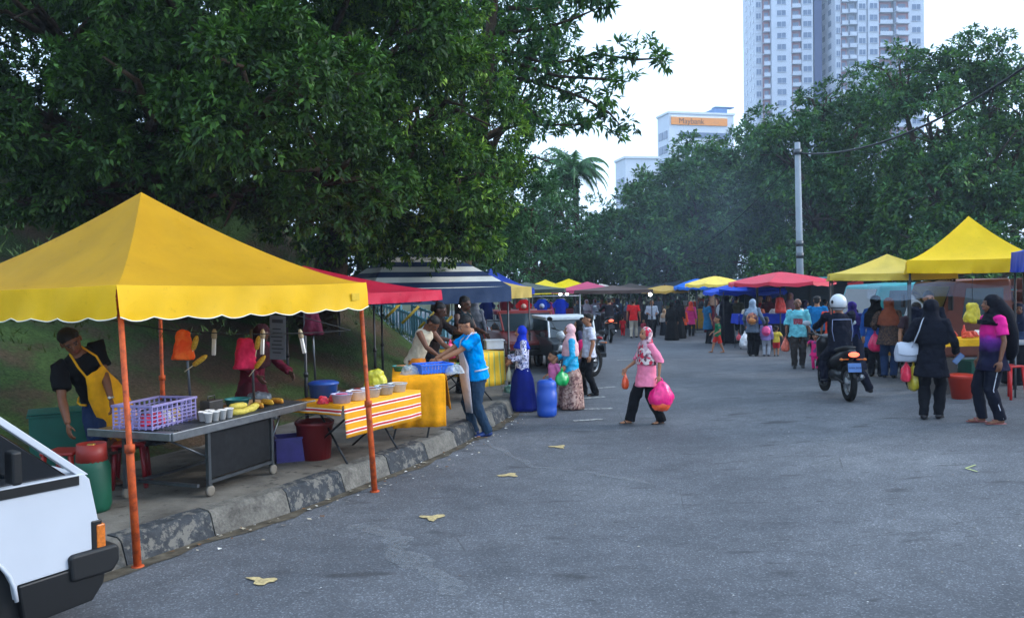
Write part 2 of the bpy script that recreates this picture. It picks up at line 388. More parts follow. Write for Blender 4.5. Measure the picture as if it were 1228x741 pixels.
    # ---- feet
    if shoes:
        for i, sg in enumerate((-1, 1)):
            A = an[i]*H; m = S()
            if shoes == 'shoes':
                m.tube([A+P(0, .034*H, -.025*H), A+P(0, .02*H, -.018*H), A+P(0, -.02*H, -.016*H), A+P(sg*.006*H, -.065*H, -.026*H), A+P(sg*.008*H, -.112*H, -.033*H)], [(H*.016, H*.016), (H*.024, H*.024), (H*.026, H*.025), (H*.017, H*.029), (H*.008, H*.018)], 10)
            else:
                m.tube([A+P(0, .03*H, -.038*H), A+P(sg*.004*H, -.04*H, -.038*H), A+P(sg*.01*H, -.115*H, -.038*H)], [(H*.004, H*.022), (H*.004, H*.027), (H*.004, H*.022)], 10)
                m.tube([A+P(-.026*H, -.05*H, -.034*H), A+P(0, -.06*H, -.008*H), A+P(.028*H, -.05*H, -.034*H)], H*.006, 6)
            m.build('shoe' if shoes == 'shoes' else 'sandal', plain(shoec, .5, .4), root, recalc=False)
    # ---- hair / headscarf
    if hijab:
        m = S(); hm = hijab if not isinstance(hijab, str) else cloth(hijab)
        m.ball(hc*H+Rh@P(0, .014, .008)*q, P(.062, .064, .070)*q, 18, 14, Rh)
        m.ball(hc*H+Rh@P(0, .004, -.04)*q, P(.054, .050, .045)*q, 16, 10, Rh)
        nb = neck*H; cl = capelen
        m.tube([hc*H+Rh@P(0, .012, -.02)*q, nb+Rt@P(0, .0, .025)*H, nb+Rt@P(0, .0, -.015)*H, nb+Rt@P(0, -.002, -.06)*H, nb+Rt@P(0, -.004, -cl*.75)*H, nb+Rt@P(0, -.006, -cl)*H],
               [(.052*q, .056*q), (H*.058, H*.062), (H*.068, H*.100), (H*.088, H*.138), (H*.098, H*.143), (H*.100, H*.136)], 20, ref=(0, -1, 0))
        remesh(m.build('headscarf', hm, root, recalc=False), max(vox*.9, .008), 2, .02*H, seed=sd_)
    elif hair:
        m = S(); hm = plain(haircol, .6, .3, 0, .3, 60, .6, 120, key='hair')
        m.ball(hc*H+Rh@P(0, .015, .031)*q, P(.053, .059, .045)*q, 16, 12, Rh)
        m.ball(hc*H+Rh@P(0, .034, .0)*q, P(.044, .038, .048)*q, 12, 8, Rh)
        if hair == 'quiff': m.ball(hc*H+Rh@P(0, -.028, .058)*q, P(.036, .026, .020)*q, 12, 8, Rh)
        if hair == 'long': m.tube([hc*H+Rh@P(0, .02, .02)*q, hc*H+Rh@P(0, .045, -.03)*q, hc*H+Rh@P(0, .06, -.12)*q], [(.05*q, .052*q), (.035*q, .05*q), (.02*q, .035*q)], 10)
        if hair == 'bald': m = S(); m.ball(hc*H+Rh@P(0, .030, .0)*q, P(.049, .040, .030)*q, 16, 12, Rh)
        remesh(m.build('hair', hm, root, recalc=False), max(vox*.9, .007), 1, .012*H, seed=sd_)
    M4 = Matrix.Translation(p) @ Matrix.Rotation(R(yaw), 4, 'Z')
    root['_'] = 0; del root['_']
    info = dict(root=root, H=H, p=p, M=M4, hand=[M4@(wr[i]*H+Vector((0, 0, -.055*H))) for i in (0, 1)], wrist=[M4@(wr[i]*H) for i in (0, 1)], shoulder=[M4@(sh[i]*H) for i in (0, 1)],
                T=lambda x, y, zz: M4@(T(x, y, zz)*H), TL=lambda x, y, zz: T(x, y, zz)*H, head=M4@(hc*H), hcL=hc*H, Rh=Rh, q=q, neckL=neck*H, knL=[k*H for k in kn], anL=[k*H for k in an], hpL=[k*H for k in hp], elL=[e*H for e in el], wrL=[e*H for e in wr])
    return info
def bake_late():
    dg = C.evaluated_depsgraph_get()
    new = []
    for o, face in LATE:
        me = D.meshes.new_from_object(o.evaluated_get(dg)); new.append(me)
    for (o, face), me in zip(LATE, new):
        o.modifiers.clear(); o.data = me
        me.polygons.foreach_set('use_smooth', [True]*len(me.polygons))
        if face and face[4]:
            _, c, Rh, q, _ = face; n = len(me.polygons)
            ce = np.empty(n*3); me.polygons.foreach_get('center', ce); ce = ce.reshape(-1, 3)
            L = (ce-np.array(c)) @ np.array(Rh)/q
            x, y, z_ = np.abs(L[:, 0]), L[:, 1], L[:, 2]; mi = np.zeros(n, int); fr = y < -.03
            mi[fr & (((x-.0195)/.0095)**2+((z_-.006)/.0042)**2 < 1)] = 1
            mi[fr & (((x-.0195)/.0062)**2+((z_-.006)/.0056)**2 < 1)] = 2
            mi[fr & (((x-.021)/.014)**2+((z_-.0205)/.0032)**2 < 1)] = 2
            mi[fr & ((x/.019)**2+((z_+.034)/.0065)**2 < 1)] = 3
            me.polygons.foreach_set('material_index', mi)
def carrier_bag(pt, col, label, size=.28, group=None, tall=1.2, contents=None):
    """a full thin plastic carrier bag hanging from a hand at pt"""
    m = S(); n = 22; rs = []; r_ = random.Random(hash(label) & 255); ph = r_.random()*6
    prof = [(.05, 0), (.16, -.10), (.34, -.30), (.46, -.55), (.48, -.78), (.38, -.95), (.12, -1.0)]
    for r0, zz in prof:
        rs.append([Vector((size*r0*math.cos(a)*(1+.12*math.sin(5*a+ph+zz*4)), size*.62*r0*math.sin(a)*(1+.12*math.sin(7*a+ph)), size*tall*zz-.02)) for a in [2*math.pi*j/n for j in range(n)]])
    m.rings(rs)
    t = thing('plastic_bag', label, 'bag', pt, r_.random()*3, group)
    bm_ = plain(col, .3, .5, 0, .25, 14, .5, 25, key='thin_plastic')
    crumple(m.build('pouch', bm_, t), size*.8, 1, .2)
    h = S()
    for sg in (-1, 1): h.tube([(sg*size*.05, 0, -.03-size*.05), (sg*size*.05, 0, .0), (0, 0, .025), (0, 0, .03)], [.012, .01, .008, .006], 6)
    h.build('handle', bm_, t)
    return t
# ================================================================ SETTING
# kerb line measured on the photo, continued behind the camera and round the corner
kp = [gp(*q) for q in ((121, 691), (200, 661), (278, 637), (355, 614), (444, 578), (501, 557), (554, 533), (600, 507), (619, 494))]
k0 = kp[0]; du = (kp[3]-kp[0]).normalized()
K = [k0-du*9, k0-du*5, k0-du*2.2, k0-du*.9]+kp+[Vector((.05, 14.8, 0)), Vector((-.1, 17, 0)), Vector((-.6, 19.5, 0)), Vector((-1.4, 22, 0)), Vector((-2.6, 25, 0)), Vector((-5, 28.5, 0)), Vector((-12, 33, 0)), Vector((-40, 48, 0))]
def resample(pts, step):
    out = [pts[0].copy()]; acc = 0
    for a, b in zip(pts, pts[1:]):
        L = (b-a).length; t = step-acc
        while t <= L: out.append(a.lerp(b, t/L)); t += step
        acc = L-(t-step)
    return out
KS = resample(K, .12)
for _ in range(14): KS = [KS[0]]+[(KS[i-1]+KS[i]*2+KS[i+1])*.25 for i in range(1, len(KS)-1)]+[KS[-1]]
KN = []
for i in range(len(KS)):
    t = (KS[min(len(KS)-1, i+1)]-KS[max(0, i-1)]).normalized(); KN.append(Vector((-t.y, t.x, 0)))
KA = np.array([(p.x, p.y) for p in KS]); KNA = np.array([(p.x, p.y) for p in KN])
def kdist(x, y):
    d = (KA[:, 0]-x)**2+(KA[:, 1]-y)**2; i = int(d.argmin())
    s = (x-KA[i, 0])*KNA[i, 0]+(y-KA[i, 1])*KNA[i, 1]
    return (1 if s > 0 else -1)*math.sqrt(d[i]), i
KH = .215
def khz(i):      # the kerb is dropped where the van stands
    return KH*(.12+.88*sstep(9*.93/.12-14, 9/.12-2, i)) if i < 80 else KH
def kpw(i): return 2.5-1.6*sstep(150, 195, i)
def hillz(d, x, y, i=200):
    if d < .12: return -.25
    zb = khz(i)-.07
    nz = .10*math.sin(x*.9+1)*math.sin(y*.7)+.05*math.sin(x*2.3+y*1.7)
    pw = kpw(i)
    if d < pw: return zb
    k_ = .46+.5*sstep(170, 215, i); h = min(zb+k_*(d-pw), zb+4.37+.12*max(0, d-pw-9.5)); e = d-pw
    return h*1.0+nz*min(1, e)
# ground: one sheet to the horizon
m = MB(); xs = [-900, -200, -60]+list(range(-30, 41, 5))+[80, 200, 900]; ys = [-60]+list(range(-10, 81, 5))+[120, 250, 500, 1400]
m.grid([[(x, y, -.02) for x in xs] for y in ys])
gb = NB('bare_ground'); gb.set(.95, .1); gb.col(gb.ramp(gb.noise(.6, 6), [(.35, '2a3318'), (.5, '3a4022'), (.65, '5a5240')]))
tag(m.build('ground', gb.m, kind='structure'))
# road
ab = NB('asphalt'); ab.set(.82, .35)
o = ab.co.outputs['Object']
big = ab.noise(.35, 5, .6); mid = ab.noise(3, 5, .65); grit = ab.n('TexVoronoi', {'Vector': o, 'Scale': 95.0}); gcol = ab.n('SeparateColor', {0: grit.outputs['Color']}).outputs[0]
base = ab.ramp(big, [(.32, (.070, .074, .084)), (.46, (.100, .104, .116)), (.56, (.120, .124, .136)), (.70, (.155, .159, .170))])
base = ab.mix(1, base, ab.ramp(mid, [(.3, (.8, .8, .8)), (.7, (1.15, 1.15, 1.15))]), 'MULTIPLY')
base = ab.mix(1, base, ab.ramp(gcol, [(0, (.72, .72, .72)), (.6, (.95, .95, .95)), (.86, (1.3, 1.3, 1.3)), (.965, (1.8, 1.8, 1.75))], 'CONSTANT'), 'MULTIPLY')
mp = ab.n('Mapping', {'Vector': o, 'Scale': (1.0, 3.0, 1), 'Rotation': (0, 0, .5)}).outputs[0]
oil = ab.noise(1.3, 3, .5, mp); base = ab.mix(ab.ramp(oil, [(.62, (0, 0, 0)), (.72, (.7, .7, .7))]), base, (.028, .028, .03))
oil2 = ab.noise(5.5, 2, .5, mp); base = ab.mix(ab.ramp(oil2, [(.66, (0, 0, 0)), (.74, (.7, .7, .7))]), base, (.035, .035, .036))
# pale worn trickle stains
wv = ab.n('TexNoise', {'Vector': o, 'Scale': .8, 'Detail': 3.0, 'Distortion': .4}).outputs['Fac']
line = ab.math('ABSOLUTE', ab.math('SUBTRACT', wv, .5)); lf = ab.ramp(line, [(0, (.5, .5, .5)), (.008, (.25, .25, .25)), (.02, (0, 0, 0))])
lf = ab.mix(1, lf, ab.ramp(ab.noise(.5, 2), [(.58, (0, 0, 0)), (.66, (.5, .5, .5))]), 'MULTIPLY'); base = ab.mix(lf, base, (.2, .2, .21))
ck = ab.n('TexVoronoi', {'Vector': ab.n('Mapping', {'Vector': o, 'Scale': (1, 1, 1)}).outputs[0], 'Scale': .55}, feature='DISTANCE_TO_EDGE').outputs['Distance']
ckf = ab.ramp(ck, [(0, (.6, .6, .6)), (.004, (0, 0, 0))]); ckf = ab.mix(1, ckf, ab.ramp(ab.noise(.7, 3), [(.5, (0, 0, 0)), (.6, (1, 1, 1))]), 'MULTIPLY'); base = ab.mix(ckf, base, (.03, .03, .03))
ab.col(base); ab.bump(gcol, .35, .006)
m = MB(); nx, ny = 90, 90
m.grid([[(x, y, g(x, y)+.0) for x in [-45+95*i/nx for i in range(nx+1)]] for y in [-8+78*j/ny for j in range(ny+1)]])
m.smooth = True; m.build('road', ab.m, kind='structure', recalc=False)
# hillside
m = S(); rows = []
X = list(np.arange(-46, 1.6, .4)); Yy = list(np.arange(-8, 50, .4))
for y in Yy:
    r_ = []
    for x in X:
        d, i = kdist(x, y); r_.append((x, y, hillz(d, x, y, i)))
    rows.append(r_)
m.grid(rows)
hb = NB('grassy_earth'); hb.set(.95, .1)
c = hb.ramp(hb.noise(.9, 6, .6), [(.36, '5c4d3e'), (.46, '524c38'), (.56, '465a32'), (.74, '5c743e')])
c = hb.mix(1, c, hb.ramp(hb.noise(25, 4, .7), [(.3, (.55, .55, .55)), (.7, (1.4, 1.4, 1.4))]), 'MULTIPLY'); hb.col(c); hb.bump(hb.noise(18, 5, .7), 1, .08)
hill = m.build('hillside', hb.m, kind='structure', recalc=False)
# grass tufts on the slope
def blades(n, seed):
    r_ = np.random.default_rng(seed); V = []; F = []
    k = 0
    while k < n:
        x = r_.uniform(-16, .5); y = r_.uniform(4, 27); d, i = kdist(x, y)
        if d < kpw(i)+.05: continue
        if math.sin(x*1.3)*math.sin(y*.9+x*.4) < -.25 and r_.random() < .8: continue
        z_ = hillz(d, x, y)
        for q in range(4):
            a = r_.uniform(0, 6.28); l = r_.uniform(.03, .09); ox, oy = r_.normal(0, .05, 2); dx, dy = math.cos(a)*.008, math.sin(a)*.008; lx, ly = r_.normal(0, .05, 2); o_ = len(V)
            V += [(x+ox-dx, y+oy-dy, z_-.02), (x+ox+dx, y+oy+dy, z_-.02), (x+ox+lx, y+oy+ly, z_+l)]; F.append((o_, o_+1, o_+2))
        k += 1
    me = D.meshes.new('grass'); me.from_pydata(V, [], F); me.materials.append(plain('4a6034', .8, .2, 0, .3, 3, key='grass_blade')); o = link(D.objects.new('grass', me)); tag(o, 'thin green grass growing on the earth slope behind the stalls', 'grass', kind='stuff')
blades(8000, 3)
# pavement slabs behind the kerb
pb = NB('worn_concrete'); pb.set(.9, .2)
c = pb.ramp(pb.noise(1.6, 6, .65), [(.3, '4a4640'), (.5, '6a655d'), (.7, '7f7a70')]); c = pb.mix(pb.ramp(pb.noise(6, 3), [(.6, (0, 0, 0)), (.68, (.6, .6, .6))]), c, '2c2824'); pb.col(c); pb.bump(pb.noise(40, 4), .5, .01)
m = MB(); rows = []
n1 = len(KS)-90
for i in range(0, min(len(KS), 330), 3):
    z_ = khz(i)-.012; rows.append([KS[i]+KN[i]*dd+Vector((0, 0, z_)) for dd in [.23+(kpw(i)+.1-.23)*q_/4 for q_ in range(5)]])
m.grid(rows); m.build('pavement', pb.m, kind='structure', recalc=False)
# kerb stones, painted black and white in turn, chipped
kb = NB('kerb_concrete'); kb.set(.9, .2); kb.col(kb.mix(1, kb.ramp(kb.noise(5, 6, .7), [(.3, '4d4a46'), (.6, '7b776f'), (.75, '8d897f')]), kb.ramp(kb.noise(45, 4), [(.3, (.7, .7, .7)), (.7, (1.1, 1.1, 1.1))]), 'MULTIPLY')); kb.bump(kb.noise(22, 5, .7), .8, .02)
kk = NB('kerb_black_paint'); kk.set(.8, .3); ch = kk.ramp(kk.noise(9, 6, .75), [(.51, (0, 0, 0)), (.58, (1, 1, 1))]); kk.col(kk.mix(ch, kk.ramp(kk.noise(14), [(.3, '282b2f'), (.7, '3e4145')]), '6a6761')); kk.bump(kk.noise(22, 5, .7), .6, .015)
m = MB(); seg = 7; prof = [(0, -.05), (0.01, .0), (.05, .12), (.07, .18), (.11, .208), (.24, .215), (.24, .05)]
n = len(KS)-1; i = 0; r2 = random.Random(3); b = 0
while i < min(n-seg, 330):
    rows = []; m.cur = b % 2; jit = r2.uniform(-.006, .006)
    a1 = i+.06; a2 = i+seg-.06
    for q in range(seg+1):
        t_ = min(max(i+q, a1), a2); i0 = int(t_); fr = t_-i0; P0 = KS[i0].lerp(KS[min(n, i0+1)], fr); N0 = KN[i0]; hs_ = khz(i0)/KH
        rows.append([P0+N0*(x+jit)+Vector((0, 0, z_*hs_+(jit if z_ > .1 else 0)+r2.uniform(-.002, .002))) for x, z_ in prof])
    m.smooth = False; m.grid(rows); m.add(rows[0], [tuple(range(len(prof)))]); m.add(rows[-1], [tuple(range(len(prof)-1, -1, -1))])
    i += seg; b += 1
ko = m.build('kerb', [kb.m, kk.m], kind='structure')
# dirt and litter in the gutter
db = NB('gutter_dirt'); db.set(.95, .1); db.col(db.ramp(db.noise(8, 5), [(.3, '3a342c'), (.7, '6a6254')])); 
m = MB(); rows = []; r2 = random.Random(5)
for i in range(70, 225, 2): rows.append([KS[i]+Vector((0, 0, .006)), KS[i]-KN[i]*(.08+.09*r2.random())+Vector((0, 0, .006))])
m.grid(rows); m.build('gutter_grit', db.m, kind='structure', recalc=False)
m = MB(); r2 = random.Random(11); lm = [plain('b8ae98', .9), plain('d8d6d0', .8), plain('6b4a2a', .9), plain('8a8070', .9)]
for q in range(330):
    i = r2.randrange(80, 220); d_ = r2.random()**2*.45+.02; p = KS[i]-KN[i]*d_; s_ = r2.uniform(.006, .03); a = r2.random()*6; m.cur = r2.randrange(4)
    e = [Vector((math.cos(a+t_)*s_*r2.uniform(.5, 1.2), math.sin(a+t_)*s_*r2.uniform(.5, 1.2), 0)) for t_ in (0, 1.5, 3.1, 4.7)]
    m.add([p+v+Vector((0, 0, .012+r2.random()*.012)) for v in e], [(0, 1, 2, 3)])
tag(m.build('litter', lm, recalc=False), 'scraps of paper and dry leaves scattered along the gutter', 'litter', kind='stuff')
# scattered crumbs of grit and leaves over the road
m = MB(); r2 = random.Random(12)
for q in range(260):
    p = Vector((r2.uniform(-2.5, 6), r2.uniform(3.2, 16), 0))
    if kdist(p.x, p.y)[0] > -.2: continue
    p.z = g(p.x, p.y)+.004+r2.random()*.006; s_ = r2.uniform(.004, .013); a = r2.random()*6; m.cur = r2.randrange(4)
    m.add([p+Vector((math.cos(a+t_)*s_, math.sin(a+t_)*s_*.7, 0)) for t_ in (0, 1.5, 3.1, 4.7)], [(0, 1, 2, 3)])
tag(m.build('crumbs', lm, recalc=False), 'tiny pale crumbs and leaf bits strewn over the asphalt', 'litter', kind='stuff')
# markings
def mark(name, poly, mat, dz=.009):
    m = MB(); m.add([(p.x, p.y, g(p.x, p.y)+dz) for p in poly], [tuple(range(len(poly)))]); return m.build(name, mat, kind='structure', recalc=False)
ym = NB('old_yellow_paint'); ym.set(.85, .2); ym.col(ym.ramp(ym.noise(30, 4, .7), [(.35, '8f7f5c'), (.6, 'c2ad7a')]))
def star(cx, cy, w_, h_, sd):
    r_ = random.Random(sd); pts = []
    for k in range(17):
        a = k/17*6.283; rr = (.62+.25*math.cos(3*a+sd))*r_.uniform(.75, 1.2); pts.append(gp(cx+math.cos(a)*w_*rr, cy+math.sin(a)*h_*rr))
    return pts
for cx, cy, w_, h_, sd in ((315, 697, 26, 7, 1), (518, 621, 19, 5, 2), (611, 570, 17, 3.6, 4), (670, 536, 15, 2.6, 9)): mark('worn_paint_patch', star(cx, cy, w_, h_, sd), ym.m)
wm = NB('old_white_paint'); wm.set(.85, .2); wm.col(wm.ramp(wm.noise(14, 4, .7), [(.4, '6e6e6e'), (.6, 'b5b5b0')]))
def strip(x0, y0, x1, y1, w_):
    a, b_ = gp(x0, y0), gp(x1, y1); d_ = (b_-a).normalized(); n_ = Vector((-d_.y, d_.x, 0))*w_/2; return [a-n_, b_-n_, b_+n_, a+n_]
for s_ in ((700, 491, 735, 490, .1), (700, 478, 725, 476, .1), (688, 505, 722, 503, .1), (715, 466, 738, 464, .1), (740, 432, 775, 431, .1), (600, 420, 640, 421, .12), (596, 438, 632, 440, .12)): mark('parking_line', strip(*s_), wm.m)
tk = NB('dried_trickle'); tk.set(.85, .2); tk.col((.27, .275, .285)); nf = tk.ramp(tk.noise(16, 6, .85), [(.34, (0, 0, 0)), (.72, (.55, .55, .55))]); tk.t.links.new(nf, tk.p.inputs['Alpha'])
def trickle(pts, w_):
    P_ = resample([gp(*p) for p in pts], .08); m = MB(); r_ = random.Random(3); rows = []
    for k in range(1, len(P_)-1):
        t_ = (P_[k+1]-P_[k-1]).normalized(); n_ = Vector((-t_.y, t_.x, 0)); j = .03*math.sin(k*.8)+r_.uniform(-.02, .02); ww = w_*r_.uniform(.5, 1.2)*math.sin(math.pi*(k+1)/(len(P_)+1))**.4
        rows.append([P_[k]+n_*(j-ww)+Vector((0, 0, .006)), P_[k]+n_*(j+ww)+Vector((0, 0, .006))])
    m.grid(rows); m.build('stain', tk.m, kind='structure', recalc=False)
trickle(((405, 634), (440, 632), (468, 640), (478, 662), (498, 678), (525, 688), (541, 700), (528, 722)), .13)
trickle(((690, 565), (740, 572), (790, 583)), .07); trickle(((560, 520), (640, 560), (700, 566)), .05)
yl = plain('a8b070', .8)
mark('chalk_tick', strip(1158, 562, 1170, 558, .02), yl); mark('chalk_tick', strip(1158, 562, 1172, 566, .02), yl)
# ================================================================ TREES
def leafmat(name, c1, c2, tr=.25, rough=.55):
    b = NB(name); b.set(rough, .3); gi = b.n('NewGeometry').outputs['Random Per Island']
    c = b.ramp(gi, [(0, c1), (.6, c2), (1, [min(1, x*1.5) for x in lin(c2)[:3]])]); b.col(c)
    tl = b.n('BsdfTranslucent', {'Color': b.mix(1, c, (1.0, 1.15, .6), 'MULTIPLY')}); mx = b.n('MixShader', {0: tr, 1: b.p.outputs[0], 2: tl.outputs[0]})
    b.t.links.new(mx.outputs[0], b.t.nodes['Material Output'].inputs[0]); return b.m
def leaves(name, lobes, leaf, per, mats, parent, seed=0, dens=1.0, droop=.35, wid=.34, fill=.2, cut=None, clumps=18):
    """rosettes of leaves on lumpy lobes: lobes = (centre, radii)"""
    r_ = np.random.default_rng(seed); PB = []; PN = []
    for (c, rad) in lobes:
        c = np.array(c, float); rad = np.array(rad, float)
        area = 4*math.pi*((rad[0]*rad[1])**1.6+(rad[0]*rad[2])**1.6+(rad[1]*rad[2])**1.6)**(1/1.6)/3**(1/1.6)
        n = int(area*dens)
        n = max(n, 4)
        # small clumps sitting on the lobe, each with its own lit top and shaded underside
        kc = int(clumps) if n > 60 else 3; w0 = r_.normal(size=(kc, 3)); w0 /= np.linalg.norm(w0, axis=1)[:, None]; rc = rad.mean()*r_.uniform(.26, .46, kc)*(18/kc)**.4
        cc = c+w0*rad*r_.uniform(.62, .92, kc)[:, None]; id_ = r_.integers(0, kc, n)
        v = r_.normal(size=(n, 3))+w0[id_]*.7+np.array((0, 0, .35)); v /= np.linalg.norm(v, axis=1)[:, None]
        rr = r_.uniform(.75, 1.08, n); ins = r_.random(n) < fill; rr[ins] *= r_.uniform(.2, .9, ins.sum())
        PB.append(cc[id_]+v*(rc[id_]*rr)[:, None]*np.array((1, 1, .8))); PN.append(v)
    B = np.vstack(PB); N = np.vstack(PN)
    if cut is not None: k = cut(B); B = B[k]; N = N[k]
    n = len(B); B = np.repeat(B, per, 0); N = np.repeat(N, per, 0); M_ = n*per
    dirv = N*.7+r_.normal(0, .62, (M_, 3)); dirv[:, 2] += .1; dirv /= np.linalg.norm(dirv, axis=1)[:, None]; dirv[:, 2] -= droop; dirv /= np.linalg.norm(dirv, axis=1)[:, None]
    up = N*.5+np.array((0, 0, 1.))+r_.normal(0, .35, (M_, 3)); sd_ = np.cross(dirv, up); sd_ /= np.linalg.norm(sd_, axis=1)[:, None]+1e-6
    nn = np.cross(sd_, dirv)
    L = leaf*r_.uniform(.65, 1.25, M_)[:, None]; b0 = B+dirv*L*.12+r_.normal(0, leaf*.22, (M_, 3))
    v0 = b0; v1 = b0+dirv*L*.45+sd_*L*wid*.5+nn*L*.06; v2 = b0+dirv*L-nn*L*.12; v3 = b0+dirv*L*.45-sd_*L*wid*.5+nn*L*.06
    V = np.stack([v0, v1, v2, v3], 1).reshape(-1, 3)
    me = D.meshes.new(name); me.vertices.add(M_*4); me.vertices.foreach_set('co', V.ravel()); me.loops.add(M_*4); me.polygons.add(M_)
    me.loops.foreach_set('vertex_index', np.arange(M_*4)); me.polygons.foreach_set('loop_start', np.arange(M_)*4)
    for m_ in mats: me.materials.append(m_)
    me.polygons.foreach_set('material_index', np.repeat(r_.integers(0, len(mats), n), per)); me.update(calc_edges=True)
    o = link(D.objects.new(name, me)); o.parent = parent; return o
bark = NB('bark'); bark.set(.95, .1); bark.col(bark.ramp(bark.noise(7, 6, .7), [(.3, '2a221b'), (.7, '574a3c')])); bark.bump(bark.noise(16, 6, .7), 1, .06); bark = bark.m
def tree(label, base, lobes, leaf, per, mats, seed, dens, tr=.35, group='trees', limbs=True, trunk_to=None, lean=(0, 0), **kw):
    t = thing('leafy_tree', label, 'tree', base, 0, group)
    L = [((c[0]-base[0], c[1]-base[1], c[2]-base[2]), r) for c, r in lobes]
    leaves('crown', L, leaf, per, mats, t, seed, dens, **kw)
    r_ = random.Random(seed); m = S(); top = Vector((0, 0, 0))
    cen = sum((Vector(c) for c, _ in L), Vector())/len(L); fork = Vector((cen.x*.25+lean[0], cen.y*.25+lean[1], max(1.2, cen.z*.5)))
    m.tube([(0, 0, -.5), (.02, 0, .1), fork*.5+Vector((r_.uniform(-.1, .1), 0, 0)), fork], [tr*1.5, tr*1.15, tr*.9, tr*.75], 12)
    for c, r in L:
        e = Vector(c); mid = fork.lerp(e, .5)+Vector((r_.uniform(-.4, .4), r_.uniform(-.4, .4), r_.uniform(.0, .5)))
        m.tube([fork-Vector((0, 0, .15)), fork.lerp(mid, .5), mid, e], [tr*.55, tr*.42, tr*.28, tr*.08], 8)
        for _ in range(5):
            d_ = Vector((r_.gauss(0, 1), r_.gauss(0, 1), r_.gauss(0, .7))).normalized(); e2 = e+Vector((d_.x*r[0], d_.y*r[1], d_.z*r[2]))*.85
            m.tube([mid.lerp(e, .6), e.lerp(e2, .4)+Vector((0, 0, .1)), e2], [tr*.16, tr*.10, tr*.03], 6)
    m.build('trunk', bark, t, recalc=False); return t
LA = leafmat('dark_leaf', '17290f', '34511f', .25); LB = leafmat('mid_leaf', '264216', '4c6e2a', .28); LC = leafmat('light_leaf', '456a1c', '7c9a38')
LD = leafmat('bluish_leaf', '26452a', '486e42', .25); LE = leafmat('deep_leaf', '1a3520', '325632', .25)
def lb(px, py, Y, rpx, rz=None, rd=1.0):
    """lobe measured on the photo: centre pixel, distance, radius in pixels"""
    c = at(px, py, Y); r = rpx/FPX*Y; return (tuple(c), (r, r*rd, (rz or rpx)/FPX*Y))
def hz(x, y): d, i = kdist(x, y); return hillz(d, x, y, i)
# the big dark tree on the slope, left
b0 = at(185, 300, 14.5); b0.z = hz(b0.x, b0.y)-.1
big = [lb(60, 150, 12.2, 120, 90), lb(190, 130, 11.2, 120, 85), lb(330, 110, 11.0, 130, 95), lb(60, 20, 12.5, 140, 90), lb(230, 10, 12.0, 150, 90), lb(420, 40, 12.6, 130, 90), lb(-60, 90, 12.5, 100, 110),
       lb(290, 235, 12.6, 75, 45), lb(410, 215, 12.2, 90, 60), lb(20, 245, 12.3, 45, 24), lb(170, 225, 13.2, 120, 45), lb(350, -80, 13, 200, 90), lb(80, -90, 13, 200, 90), lb(300, 150, 15, 240, 130, .5), lb(100, 110, 15.5, 200, 110, .5)]
tree('largest dark green tree, its low crown spreading over the front yellow tent', b0, big, .115, 11, [LA, LB, LA], 1, 40, wid=.42, clumps=20, tr=.42, group='trees on the left', lean=(.3, .3))
b1 = at(375, 300, 17); b1.z = hz(b1.x, b1.y)-.1
t2 = [lb(520, 130, 14.5, 95, 85), lb(470, 60, 14.0, 95, 80), lb(550, 215, 14.5, 78, 60), lb(470, 240, 14.6, 85, 60), lb(395, 262, 15.5, 80, 42), lb(560, 275, 14.8, 52, 36), lb(500, 290, 15.5, 75, 26), lb(400, 170, 15.5, 100, 80), lb(490, -20, 15, 110, 70), lb(440, 180, 17.5, 170, 120, .5), lb(590, 170, 15.5, 45, 60)]
tree('rounded tree with scattered yellow-green leaves above the blue striped tent', b1, t2, .115, 11, [LB, LC, LA, LB], 2, 40, wid=.40, clumps=20, tr=.4, group='trees on the left')
b2 = at(520, 330, 24); b2.z = hz(b2.x, b2.y) if kdist(b2.x, b2.y)[0] > .2 else 0
t3 = [lb(600, 60, 21, 75, 70), lb(560, 0, 21, 80, 60), lb(640, 110, 22, 50, 55), lb(650, 30, 22, 45, 40), lb(628, 190, 22, 48, 50), lb(640, 250, 23, 40, 50), lb(600, 280, 23, 42, 40), lb(530, 60, 23, 110, 120, .5)]
tree('tall bluish-green tree with fine foliage rising behind the rounded tree', b2, t3, .16, 10, [LD, LE, LD], 3, 15, wid=.36, tr=.3, group='trees on the left')
# the loose branches of leaf tufts against the sky
bt = at(556, 330, 17.2); bt.z = 0.12
t = thing('umbrella_tree', 'layered tree whose loose branches of leaf tufts reach out against the white sky', 'tree', bt, 0, 'trees on the left')
m = S(); tr_top = at(600, -120, 17.2)-bt; m.tube([(0, 0, -.4), (-.05, 0, 2), tr_top*.6, tr_top], [.2, .16, .13, .08], 10)
tufts = []; r2 = random.Random(4)
for (pts) in (((600, 60), (660, 78), (715, 65), (760, 72), (800, 70)), ((600, 90), (650, 100), (700, 118), (730, 135), (748, 155)), ((600, 40), (650, 35), (690, 22), (722, 8)), ((600, 110), (640, 135), (655, 150), (700, 150)), ((600, -20), (660, -15), (700, -10), (715, -6)), ((600, 70), (670, 92), (720, 95), (755, 98)), ((610, 10), (640, 12), (675, 2))):
    P_ = [at(x, y, 17.2+(k*.25 if len(pts) != 4 else -k*.3))-bt for k, (x, y) in enumerate(pts)]
    m.tube(P_, [.05]+[.03]*(len(P_)-2)+[.008], 6)
    for a, b_ in zip(P_, P_[1:]):
        for q in range(4): tufts.append((a.lerp(b_, (q+.5)/4)+Vector((r2.gauss(0, .10), r2.gauss(0, .2), r2.gauss(.04, .13))), .19))
    tufts.append((P_[-1], .2))
m.build('trunk', bark, t, recalc=False)
leaves('crown', [(tuple(c), (r_, r_, r_*.6)) for c, r_ in tufts], .2, 9, [LB, LE], t, 5, 12, fill=.4)
